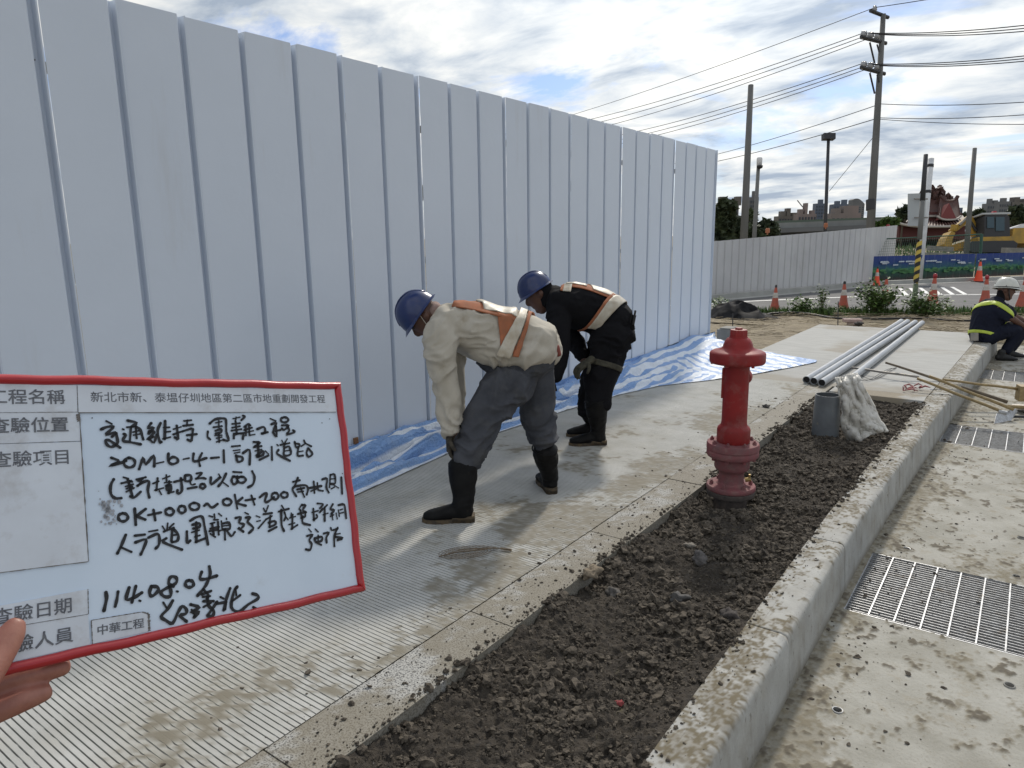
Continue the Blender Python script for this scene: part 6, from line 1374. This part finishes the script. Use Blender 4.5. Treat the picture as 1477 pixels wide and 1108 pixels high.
STROKES = "-2863,-459 -2812,-490|-2914,-544 -2856,-520 -2798,-520 -2834,-560 -2874,-602 -2782,-581 -2816,-623|-2775,-589 -2767,-680 -2789,-710 -2829,-728 -2866,-707 -2881,-660 -2843,-661 -2802,-694 -2748,-739|-2712,-546 -2701,-553|-2704,-599 -2684,-612 -2710,-647 -2712,-674 -2658,-684 -2546,-714|-2659,-458 -2572,-483 -2627,-526|-2671,-529 -2582,-523|-2631,-530 -2650,-677|-2582,-523 -2540,-561 -2518,-662|-2615,-582 -2555,-568|-2610,-614 -2550,-604|-2583,-543 -2582,-647|-2426,-490 -2463,-542 -2402,-540 -2460,-603|-2454,-579 -2405,-581 -2414,-605 -2475,-667 -2416,-637|-2456,-660 -2413,-702 -2377,-614|-2330,-492 -2366,-574 -2351,-697 -2336,-697|-2281,-469 -2299,-666|-2302,-542 -2239,-540|-2297,-592 -2234,-586|-2318,-665 -2238,-648|-2200,-562 -2118,-539|-2162,-525 -2160,-671 -2191,-653|-2205,-620 -2098,-585|-2081,-472 -1998,-465|-2043,-464 -2052,-524|-2093,-527 -1985,-517|-2106,-589 -2005,-559|-1989,-567 -2016,-693 -2056,-683|-2060,-633 -1952,-624|-2835,-840 -2763,-882 -2860,-923 -2742,-895 -2699,-879|-2671,-849 -2632,-862 -2613,-897 -2626,-934 -2664,-951 -2703,-938 -2721,-903 -2708,-866 -2670,-849|-2577,-973 -2529,-857 -2511,-930 -2422,-839 -2426,-955|-2398,-925 -2328,-913|-2271,-827 -2280,-904 -2244,-943 -2183,-926 -2184,-885 -2230,-866 -2272,-896|-2117,-897 -2056,-888|-2003,-841 -2013,-920 -1951,-923 -1885,-902 -1865,-899|-1911,-841 -1951,-915 -1944,-983|-2733,-1047 -2688,-1066|-2755,-1107 -2661,-1091|-2609,-1080 -2520,-1063|-2550,-1077 -2596,-1097 -2552,-1104 -2598,-1143|-2348,-1093 -2276,-1070|-2310,-1055 -2311,-1120|-2115,-1078 -2115,-1135 -2058,-1132 -2054,-1079 -2110,-1074|-2067,-1139 -2054,-1182 -2013,-1177|-2097,-1219 -1999,-1211|-1987,-1063 -1929,-1059 -1983,-1113|-2000,-1120 -1925,-1117 -1893,-1128|-1815,-902 -1724,-898|-1661,-820 -1669,-962|-1795,-508 -1730,-461 -1641,-450 -1603,-472 -1611,-604 -1593,-710 -1655,-700|-1824,-598 -1833,-658 -1806,-689|-1725,-501 -1654,-489|-1688,-479 -1695,-558|-1755,-552 -1658,-541|-1733,-592 -1670,-576 -1673,-611 -1736,-626|-1746,-648 -1667,-646|-1701,-627 -1705,-723|-1735,-722 -1654,-699|-1731,-678 -1669,-668|-1516,-456 -1433,-439|-1478,-439 -1492,-492|-1394,-422 -1367,-431 -1418,-476|-1531,-518 -1439,-511|-1488,-492 -1488,-634|-1535,-562 -1443,-547|-1547,-597 -1428,-583|-1524,-633 -1395,-628|-1529,-686 -1515,-642 -1415,-637 -1421,-699|-1389,-557 -1339,-522 -1312,-541|-1392,-593 -1296,-568|-1369,-548 -1379,-656|-1331,-540 -1333,-657|-1358,-620 -1281,-605|-1324,-657 -1267,-650|-1232,-588 -1143,-563 -1135,-627 -1190,-644 -1102,-628|-1050,-463 -979,-493|-1043,-533 -972,-516 -1022,-612 -931,-605|-986,-558 -990,-687 -1033,-630|-865,-448 -828,-455 -811,-477 -825,-502 -860,-513 -896,-506 -913,-484 -900,-460 -864,-448|-905,-550 -814,-552 -881,-607 -909,-587|-836,-561 -812,-618 -857,-664 -742,-639 -760,-615|-1560,-781 -1464,-777|-1546,-830 -1469,-825|-1536,-861 -1472,-851|-1520,-888 -1509,-959 -1454,-953 -1450,-910 -1521,-897|-1436,-866 -1350,-831 -1367,-1003|-1290,-740 -1211,-752 -1281,-794|-1296,-802 -1196,-793|-1282,-847 -1200,-834|-1239,-751 -1247,-921|-1273,-902 -1183,-852 -1187,-897 -1265,-920|-1241,-957 -1121,-910|-1154,-854 -1119,-892|-1067,-808 -1079,-967|-996,-784 -982,-798|-983,-849 -1003,-898 -848,-990|-926,-736 -910,-773|-853,-720 -889,-765|-952,-790 -829,-772|-890,-774 -906,-829 -839,-814 -824,-908 -916,-921 -907,-838|-900,-867 -834,-861|-756,-761 -743,-827 -701,-820 -697,-792 -748,-780|-712,-829 -734,-931 -662,-935|-708,-885 -655,-879|-625,-747 -606,-784 -531,-826|-606,-784 -673,-820|-578,-849 -608,-905 -587,-956 -527,-923 -567,-857|-2826,-1061 -2858,-1123 -2859,-1207 -2823,-1252 -2767,-1257|-2700,-1075 -2651,-1102|-2718,-1143 -2645,-1126|-2714,-1197 -2640,-1165|-2687,-1107 -2660,-1249|-2681,-1247 -2646,-1265 -2577,-1210|-2712,-1167 -2654,-1149|-2603,-1145 -2542,-1111 -2489,-1108 -2506,-1193 -2497,-1276|-2450,-1135 -2392,-1116|-2401,-1083 -2421,-1208|-2436,-1207 -2351,-1191|-2391,-1219 -2375,-1256|-2332,-1136 -2262,-1134|-2319,-1170 -2272,-1166 -2276,-1221 -2314,-1218 -2311,-1170|-2309,-1250 -2246,-1240|-2285,-1124 -2297,-1252|-2235,-1136 -2142,-1120|-2161,-1102 -2158,-1224 -2185,-1262 -2212,-1251 -2206,-1228|-1935,-1182 -1914,-1189 -1904,-1206 -1911,-1224 -1932,-1232 -1952,-1225 -1962,-1207 -1954,-1190 -1934,-1182|-2764,-1410 -2731,-1422 -2715,-1452 -2726,-1481 -2758,-1493 -2791,-1480 -2806,-1451 -2795,-1422 -2763,-1410|-2646,-1377 -2645,-1541|-2541,-1392 -2621,-1445 -2636,-1451 -2552,-1499|-2519,-1457 -2391,-1444|-2464,-1408 -2453,-1519|-2306,-1408 -2276,-1419 -2261,-1446 -2272,-1473 -2301,-1484 -2332,-1472 -2346,-1446 -2335,-1419 -2306,-1408|-2176,-1398 -2149,-1408 -2136,-1436 -2146,-1463 -2172,-1475 -2199,-1464 -2212,-1437 -2202,-1409 -2175,-1398|-2044,-1379 -2006,-1391 -1988,-1419 -2001,-1447 -2037,-1457 -2075,-1445 -2092,-1417 -2079,-1390 -2043,-1379|-2746,-1630 -2794,-1732 -2833,-1800|-2795,-1746 -2704,-1805|-2662,-1649 -2565,-1651|-2660,-1717 -2557,-1701 -2585,-1785 -2617,-1844|-2523,-1626 -2437,-1622|-2531,-1686 -2440,-1660 -2425,-1716 -2437,-1776 -2469,-1806|-2386,-1589 -2366,-1631|-2331,-1565 -2343,-1626|-2270,-1576 -2319,-1613|-2375,-1645 -2274,-1619|-2290,-1633 -2307,-1756|-2275,-1635 -2233,-1696 -2245,-1757 -2300,-1765|-2295,-1695 -2248,-1694|-2357,-1718 -2390,-1752 -2206,-1857|-2096,-1566 -2030,-1537 -1964,-1541 -1948,-1645 -1927,-1842|-2141,-1676 -2146,-1795 -2113,-1776|-2076,-1612 -2002,-1605 -2006,-1646 -2071,-1653|-2034,-1593 -2050,-1800|-2090,-1691 -2008,-1678|-2062,-1743 -2005,-1734|-2058,-1799 -1951,-1774|-1834,-1119 -1838,-1197 -1732,-1127|-1742,-1088 -1720,-1128|-1657,-1088 -1704,-1167 -1757,-1223|-1711,-1173 -1644,-1233|-1570,-1075 -1474,-1088|-1566,-1127 -1542,-1138 -1532,-1169 -1542,-1202 -1566,-1217 -1589,-1205 -1599,-1175 -1589,-1142 -1565,-1127|-1485,-1136 -1448,-1146 -1431,-1172 -1444,-1197 -1479,-1208 -1515,-1198 -1532,-1172 -1519,-1147 -1484,-1136|-1528,-1123 -1535,-1200|-1581,-1126 -1475,-1140|-1343,-1084 -1321,-1152 -1347,-1235 -1412,-1266|-1932,-1422 -1896,-1404 -1850,-1452 -1784,-1419|-1676,-1370 -1640,-1381 -1624,-1408 -1637,-1435 -1670,-1446 -1705,-1435 -1721,-1408 -1709,-1381 -1675,-1370|-1577,-1335 -1562,-1493|-1491,-1379 -1556,-1430 -1459,-1472|-1457,-1411 -1340,-1406|-1380,-1363 -1353,-1473|-1279,-1393 -1212,-1353 -1188,-1362 -1221,-1444 -1187,-1455 -1103,-1410|-1089,-1358 -1057,-1369 -1044,-1397 -1056,-1426 -1086,-1438 -1117,-1427 -1130,-1398 -1118,-1370 -1088,-1358|-1889,-1538 -1852,-1554|-1831,-1526 -1828,-1569|-1780,-1525 -1751,-1554|-1842,-1586 -1792,-1592|-967,-1361 -935,-1371 -920,-1395 -932,-1419 -963,-1429 -995,-1419 -1009,-1395 -997,-1371 -966,-1361|-835,-1249 -740,-1237|-764,-1205 -813,-1296 -851,-1342 -811,-1425|-814,-1306 -675,-1303 -641,-1351 -666,-1419|-791,-1347 -690,-1336|-784,-1378 -706,-1375|-740,-1332 -703,-1445|-617,-1343 -449,-1332|-551,-1267 -557,-1409|-605,-1384 -522,-1361|-502,-1292 -501,-1373 -434,-1395|-427,-1252 -356,-1247 -381,-1353 -355,-1422|-303,-1205 -334,-1357|-303,-1205 -242,-1204 -245,-1313 -317,-1317|-303,-1256 -243,-1256|-271,-1332 -205,-1379|-313,-1380 -263,-1363|-145,-1248 -160,-1456|-1015,-1516 -989,-1563|-1060,-1584 -925,-1565|-1026,-1568 -1040,-1739 -1017,-1818|-988,-1601 -977,-1651 -1003,-1696|-977,-1651 -950,-1693|-899,-1621 -908,-1659|-927,-1676 -850,-1666|-885,-1642 -909,-1804|-946,-1751 -869,-1741|-920,-1807 -835,-1770|-746,-1530 -791,-1584|-747,-1540 -698,-1545 -743,-1599 -703,-1633|-814,-1640 -714,-1632|-776,-1596 -766,-1695|-714,-1632 -720,-1681 -776,-1694|-752,-1677 -761,-1754 -666,-1791|-597,-1600 -604,-1744|-620,-1643 -533,-1632|-614,-1733 -554,-1710 -562,-1679|-533,-1542 -454,-1560 -506,-1605|-472,-1609 -511,-1645|-513,-1655 -398,-1576|-436,-1603 -457,-1767|-471,-1690 -399,-1678|-315,-1575 -358,-1632 -301,-1648 -354,-1693|-370,-1722 -320,-1707|-341,-1684 -340,-1766|-282,-1691 -274,-1763|-242,-1655 -240,-1737|-233,-1594 -149,-1597 -143,-1686 -142,-1769|-218,-1657 -181,-1651|-223,-1698 -174,-1693|-688,-1837 -659,-1875|-720,-1916 -647,-1911 -698,-1968 -671,-2021 -701,-2084 -755,-2071|-599,-1849 -565,-1888|-624,-1959 -521,-1953 -533,-2001 -612,-2000 -624,-1959|-569,-1927 -578,-1995|-614,-2009 -539,-2049|-488,-1918 -418,-1917 -460,-1971 -462,-2031|-382,-1862 -368,-1894 -284,-1884|-283,-1874 -343,-1967 -359,-2091|-328,-1949 -257,-1949|-302,-2023 -229,-2013 -332,-1979|-1882,-1623 -1835,-1619|-1864,-1625 -1855,-1746|-1887,-1678 -1792,-1671|-1899,-1704 -1804,-1698|-1892,-1732 -1839,-1776|-1797,-1615 -1799,-1754|-1758,-1610 -1756,-1694|-1741,-1640 -1673,-1639 -1670,-1706 -1747,-1705|-1744,-1668 -1676,-1667|-1698,-1588 -1697,-1599|-1728,-1707 -1733,-1818|-1796,-1717 -1718,-1699|-1701,-1730 -1658,-1791 -1615,-1750|-1591,-1597 -1531,-1595 -1556,-1654 -1499,-1680 -1543,-1722 -1576,-1708 -1516,-1759|-1476,-1549 -1438,-1572|-1471,-1607 -1416,-1609 -1456,-1657 -1392,-1732 -1448,-1782|-1343,-1602 -1303,-1622|-1344,-1665 -1302,-1661|-1331,-1744 -1228,-1655|-1246,-1525 -1229,-1567|-1185,-1502 -1219,-1568|-1253,-1593 -1146,-1591|-1228,-1655 -1150,-1625|-1171,-1622 -1195,-1747|-1200,-1698 -1124,-1687 -1118,-1727 -1195,-1747|-1210,-1794 -1105,-1759|-2956,-2157 -2954,-2217 -2982,-2323|-2848,-2170 -2861,-2235 -2881,-2304|-2746,-2151 -2778,-2257 -2707,-2254 -2631,-2222|-2682,-2146 -2712,-2242 -2728,-2297|-2659,-2293 -2648,-2299|-2536,-2176 -2556,-2228 -2548,-2266 -2520,-2269 -2471,-2228 -2482,-2192 -2536,-2176|-2321,-2216 -2364,-2180 -2349,-2125 -2314,-2117 -2282,-2143 -2297,-2192 -2407,-2228 -2448,-2255 -2418,-2300 -2362,-2311 -2348,-2268 -2361,-2209|-2291,-2272 -2279,-2278|-2158,-2184 -2127,-2197 -2112,-2225 -2123,-2250 -2153,-2258 -2185,-2245 -2199,-2217 -2188,-2192 -2158,-2184|-2018,-2122 -2041,-2185 -1988,-2203 -1858,-2190|-1932,-2079 -1929,-2160 -1963,-2234 -2004,-2289 -2082,-2357|-2432,-2357 -2402,-2418|-2339,-2359 -2391,-2429 -2461,-2489 -2415,-2541 -2355,-2580 -2293,-2483 -2246,-2433 -2206,-2476 -2218,-2516 -2278,-2520 -2215,-2593|-2159,-2433 -2074,-2481 -2165,-2510 -2078,-2528 -2134,-2568|-2154,-2486 -2124,-2553|-2015,-2304 -1966,-2376 -1987,-2407|-2037,-2353 -1935,-2337|-2025,-2426 -1917,-2447|-2030,-2381 -1949,-2388|-2030,-2486 -1946,-2459|-1976,-2391 -1975,-2480 -1925,-2543 -1938,-2593 -1993,-2586 -1972,-2559 -1881,-2463|-1840,-2418 -1805,-2443|-1883,-2481 -1780,-2484|-1725,-2350 -1778,-2457 -1815,-2561|-1782,-2501 -1796,-2561|-1643,-2347 -1686,-2394 -1729,-2548 -1648,-2614 -1536,-2560 -1417,-2520 -1418,-2482 -1475,-2453|-1664,-2362 -1661,-2435|-1714,-2488 -1618,-2443|-1480,-2599 -1434,-2641 -1483,-2635"
# ================================================================ SITE RECORD BOARD AND THE HAND THAT HOLDS IT
TR = Vector((-0.73125197, 0.61532028, 1.31318029)); BXv = Vector((0.12435384, 0.97637843, -0.17669544)).normalized(); BYv = Vector((-0.32767712, 0.20849725, 0.92149694)).normalized(); BNv = BXv.cross(BYv).normalized()
if BNv.dot(Vector((0, 0, H))-TR) < 0: BNv = -BNv
BM = Matrix(((BXv.x, BYv.x, BNv.x, TR.x), (BXv.y, BYv.y, BNv.y, TR.y), (BXv.z, BYv.z, BNv.z, TR.z), (0, 0, 0, 1)))
def board():
    W, Hh = .402, .270
    root = empty('site_board', TR, 'white site record board with a red frame, handwriting and printed label strips', 'whiteboard'); root.matrix_world = BM
    wb = mat('whiteboard_face', (.64, .74, .86), .22, col2=(.60, .70, .82), nscale=9, coord='obj', extra=[((.42, .43, .44), 24, .62, .8, .35)])
    pa = mat('laminated_paper', (.66, .71, .78), .35, col2=(.60, .64, .70), nscale=14, coord='obj', extra=[((.36, .34, .32), 26, .52, .74, .6)])
    rd = mat('red_board_frame', (.42, .020, .028), .3, col2=(.38, .018, .026), nscale=30, coord='obj', coat=.2, bump=.2, bscale=90, bdist=.001)
    ink = mat('black_marker', (.012, .012, .014), .45); pr = mat('printed_ink', (.085, .09, .11), .6, col2=(.16, .17, .19), nscale=300, coord='obj'); gr = mat('board_grime', (.10, .09, .085), .8, col2=(.2, .19, .18), nscale=120, coord='obj')
    def L(mb, name, m, parent=None, **k): return mb.build(name, m, parent or root, rel=False, **k)
    mb = MB(); mb.box((-W/2, -Hh/2, -.0035), (W-.006, Hh-.006, .006)); L(mb, 'board_face', wb)
    # frame: four rounded strips, slightly uneven
    t = .0085
    for a, b in (((-W, 0), (0, 0)), ((0, 0), (0, -Hh)), ((0, -Hh), (-W, -Hh)), ((-W, -Hh), (-W, 0))):
        a, b = Vector((*a, 0)), Vector((*b, 0)); d = (b-a).normalized(); nrm = Vector((-d.y, d.x, 0)); inn = nrm if (Vector((-W/2, -Hh/2, 0))-a).dot(nrm) > 0 else -nrm; mb = MB(); n = 26; vs = []; prof = [(.0, -.006), (-.0012, .0), (.0005, .0035), (.0035, .0050), (.0062, .0042), (.0085, .0012), (.0085, -.0008), (.006, -.0075), (.002, -.0082)]
        for i in range(n+1):
            s = i/n; c = a.lerp(b, s); w = .0005*math.sin(s*17)+.0004*math.sin(s*41+1)
            e = t*(1 if i == 0 else -1 if i == n else 0)
            for (p, q) in prof:
                cut = max(0, p)*(1 if i == 0 else -1 if i == n else 0); v = c+inn*(p+w)+d*cut; vs.append((v.x, v.y, q))
        k = len(prof); fs = [(i*k+j, i*k+(j+1) % k, (i+1)*k+(j+1) % k, (i+1)*k+j) for i in range(n) for j in range(k)]; fs += [tuple(range(k)), tuple(n*k+j for j in range(k))]; mb.add(vs, fs); L(mb, 'frame_strip', rd, auto=60)
    # label strips
    def strip(name, pts, z=.0006):
        mb = MB(); mb.prism([(x, y, -.0004) for x, y in pts], (0, 0, z+.0004)); return L(mb, name, pa)
    s1 = strip('name_label', [(-.3935, -.0088), (-.3115, -.0088), (-.3120, -.0362), (-.3935, -.0362)], .0007)
    s2 = strip('title_label', [(-.3108, -.0088), (-.0100, -.0092), (-.0112, -.0388), (-.3110, -.0365)], .0009)
    s3 = strip('place_label', [(-.3935, -.0365), (-.3118, -.0365), (-.3100, -.0655), (-.3935, -.0655)], .0005)
    s4 = strip('item_label', [(-.3935, -.0660), (-.3100, -.0665), (-.3094, -.1835), (-.3935, -.1815)], .0008)
    s5 = strip('date_label', [(-.3935, -.2110), (-.3106, -.2095), (-.3116, -.2325), (-.3935, -.2300)], .0007)
    s6 = strip('staff_label', [(-.3935, -.2305), (-.3119, -.2330), (-.3119, -.2605), (-.3935, -.2605)], .0005)
    s7 = strip('company_label', [(-.3095, -.2392), (-.2640, -.2412), (-.2585, -.2440), (-.2590, -.2605), (-.3095, -.2605)], .0008)
    # grime lines along the label edges
    mb = MB()
    def smear(a, b, w, z=.0010):
        a, b = Vector((*a, z)), Vector((*b, z)); n = 30; rr = random.Random(int(a.x*1e4)); d = (b-a).normalized(); p = Vector((-d.y, d.x, 0)); U, Lw = [], []
        for i in range(n+1):
            c = a.lerp(b, i/n); q = w*rr.uniform(.3, 1.0); U.append(c+p*q); Lw.append(c-p*q*.6)
        mb.add(U+Lw, [(i, i+1, n+2+i, n+1+i) for i in range(n)])
    smear((-.3935, -.0364), (-.3118, -.0364), .0004); smear((-.3115, -.0372), (-.0110, -.0392), .0006); smear((-.3105, -.0375), (-.3094, -.1835), .0010); smear((-.3935, -.0657), (-.3105, -.0660), .0004); smear((-.3094, -.1838), (-.3935, -.1818), .0006)
    smear((-.3113, -.0088), (-.3118, -.0365), .0004); smear((-.3112, -.2095), (-.3119, -.2325), .0007); smear((-.3935, -.2303), (-.3119, -.2328), .0004); smear((-.3095, -.2390), (-.2640, -.2408), .0007); smear((-.2640, -.2410), (-.2583, -.2440), .0014); smear((-.2583, -.2440), (-.2588, -.2605), .0020); smear((-.3098, -.2390), (-.3098, -.2605), .0007)
    smear((-.3125, -.0385), (-.3115, -.0460), .0028, .0012)
    L(mb, 'edge_grime', gr)
    def txt(name, s, x, y, size, parent, ang=0.0, sx=1.0, bold=.0): M_ = Matrix.Translation((x, y, .00100))@Matrix.Rotation(ang, 4, 'Z')@Matrix.Diagonal((sx, 1, 1, 1)); return text_obj(name, s, size, pr, M_, parent, bold=bold)
    txt('printed_text', '工程名稱', -.3855, -.0268, .0155, s1, 0, 1.02, .00012); txt('printed_text', '查驗位置', -.3850, -.0545, .0158, s3, 0, 1.03, .00012); txt('printed_text', '查驗項目', -.3845, -.0865, .0158, s4, 0, 1.03, .00012)
    txt('printed_text', '查驗日期', -.3875, -.2255, .0150, s5, -.02, 1.05, .00012); txt('printed_text', '查驗人員', -.3880, -.2520, .0150, s6, -.02, 1.05, .00012); txt('printed_text', '中華工程', -.3060, -.2530, .0100, s7, -.05, 1.08, .00012)
    txt('printed_text', '新北市新、泰塭仔圳地區第二區市地重劃開發工程', -.3000, -.0252, .0116, s2, -.003, 1.075, .00003)
    # handwriting in marker: one stroke after another
    mb = MB(); rr = random.Random(11)
    for st in STROKES.split('|'):
        P = [Vector((float(a)*1e-4, float(b)*1e-4, 0)) for a, b in (q.split(',') for q in st.split())]
        if len(P) == 1: P.append(P[0]+Vector((.0008, 0, 0)))
        S = catmull([tuple(p) for p in P], 3) if len(P) > 2 else [np.array(P[0]), np.array(P[1])]
        Q = [Vector(s) for s in S]; ln = sum((Q[i+1]-Q[i]).length for i in range(len(Q)-1)); w0 = (.00145 if ln > .009 else .00108)*(1.18 if ln > .016 else 1)
        if P[0].x < -.20 and P[0].y < -.20 or P[0].y < -.20: w0 *= 1.15
        U, Lw = [], []; n = len(Q)
        for i in range(n):
            d = (Q[min(i+1, n-1)]-Q[max(i-1, 0)]); d = d.normalized() if d.length > 1e-9 else Vector((1, 0, 0)); p = Vector((-d.y, d.x, 0)); w = w0*(.86+.14*math.sin(i*1.3+P[0].x*300)); U.append(Q[i]+p*w+Vector((0, 0, .0006))); Lw.append(Q[i]-p*w+Vector((0, 0, .0006)))
        mb.add(U+Lw, [(i, i+1, n+1+i, n+i) for i in range(n-1)])
        for c, ph in ((Q[0], 0), (Q[-1], 0)):
            mb.add([c+Vector((math.cos(a)*w0*.92, math.sin(a)*w0*.92, .0006)) for a in [k*math.pi/4 for k in range(8)]], [tuple(range(8))])
    o = L(mb, 'handwriting', ink)
    mb = MB()
    for (x, y, s) in [(-.2885, -.133, .006), (-.291, -.140, .007), (-.287, -.147, .005), (-.293, -.128, .004)]:
        for k in range(16): c = Vector((x+rr.gauss(0, s*.6), y+rr.gauss(0, s*.8), .0004)); q = s*rr.uniform(.10, .3); mb.add([c+Vector((math.cos(a)*q, math.sin(a)*q*1.3, 0)) for a in [k2*math.pi/3 for k2 in range(6)]], [tuple(range(6))])
    L(mb, 'smudge', mat('marker_smudge', (.42, .45, .50), .6, col2=(.30, .31, .34), nscale=200, coord='obj'))
    mb = MB()
    for (x, y) in [(-.299, -.0425), (-.022, -.048), (-.034, -.053), (-.012, -.120)]: mb.lathe([(.0, .0004), (.0007, .0004), (.0006, .0007), (0, .0007)], (x, y, 0), 8)
    L(mb, 'ink_dot', ink)
board()

def hand():
    w = lambda x, y, z: BM@Vector((x, y, z))
    root = empty('person', w(-.47, -.34, .0), 'left hand of the photographer gripping the lower left corner of the board', 'hand')
    mb = MB(); hint = BNv
    def K(p, a, b=None): q = w(*p); return (q.x, q.y, q.z, a, b or a)
    # thumb in front of the board
    loft(mb, [K((-.440, -.318, .020), .019, .016), K((-.414, -.290, .023), .0155, .0125), K((-.396, -.266, .0195), .0125, .0105), K((-.384, -.248, .0145), .0128, .0092), K((-.3755, -.235, .0125), .0112, .0078), K((-.3715, -.2275, .0118), .0078, .0058)], n=16, hint=hint)
    # four fingers behind the board, tips to the right
    loft(mb, [K((-.452, -.300, -.014), .013, .012), K((-.415, -.287, -.021), .0115, .011), K((-.378, -.278, -.021), .0112, .0108), K((-.347, -.2765, -.017), .0102, .010), K((-.330, -.2765, -.0135), .0080, .0080)], n=14, hint=hint)
    loft(mb, [K((-.455, -.322, -.012), .0135, .012), K((-.418, -.310, -.018), .012, .0112), K((-.388, -.301, -.017), .0118, .011), K((-.361, -.2960, -.014), .0106, .010), K((-.346, -.2945, -.011), .0078, .0075)], n=14, hint=hint)
    loft(mb, [K((-.462, -.340, -.008), .0125, .012), K((-.434, -.328, -.013), .0118, .0108), K((-.410, -.318, -.014), .0112, .0102), K((-.394, -.312, -.013), .0088, .0085)], n=14, hint=hint)
    loft(mb, [K((-.466, -.356, -.002), .0115, .011), K((-.440, -.344, -.006), .0102, .0098), K((-.420, -.334, -.004), .0085, .0085)], n=14, hint=hint)
    # palm and wrist, running back towards the photographer
    loft(mb, [K((-.440, -.322, .0), .034, .020), K((-.462, -.338, .006), .042, .024), K((-.492, -.362, .016), .038, .024), K((-.520, -.388, .030), .030, .024)], n=20, hint=hint)
    loft(mb, [K((-.440, -.30, .004), .016, .014), K((-.470, -.335, .012), .022, .022)], n=12, hint=hint)
    wr_ = w(-.52, -.388, .030); el = wr_+Vector((-.03, -.20, -.10)); loft(mb, [(*wr_, .028, .026), (*wr_.lerp(el, .4), .033, .031), (*el, .040, .038)], n=16, hint=BNv)
    o = fuse('hand', mb, M['skin_hand'], root, voxel=.0021, smooth=3, wr=.0004, wscale=(90, 90, 90)); o.name = 'hand'
    # nails
    nm = mat('nail', (.55, .33, .27), .25)
    for p, dx, dy, nz, s in (((-.3780, -.2395, .0205), .62, .78, 1, .0062),):
        n = 8; rows = []; d = (BXv*dx+BYv*dy).normalized(); sdv = BNv.cross(d).normalized(); c = w(*p)
        for i in range(n): rows.append([c+d*(i/(n-1)-.5)*s*2+sdv*(j/6-.5)*s*1.7*(1-.25*(i/(n-1))**3)+BNv*(.0010-.0034*((j/6-.5)*2)**2-.0028*(i/(n-1))**2) for j in range(7)])
        A_ = np.array([[tuple(v) for v in r] for r in rows]); g_ = grid_obj('thumbnail', A_[..., 0], A_[..., 1], A_[..., 2], nm, parent=root); g_.location = -Vector(root.location)
    # cuff
    mb = MB(); loft(mb, [(*wr_.lerp(el, .35), .040, .038), (*wr_.lerp(el, .7), .046, .044), (*el, .052, .05)], n=16, hint=BNv); fuse('sleeve', mb, M['navycloth'], root, voxel=.006, smooth=2, wr=.004, wscale=(20, 20, 20))
hand()
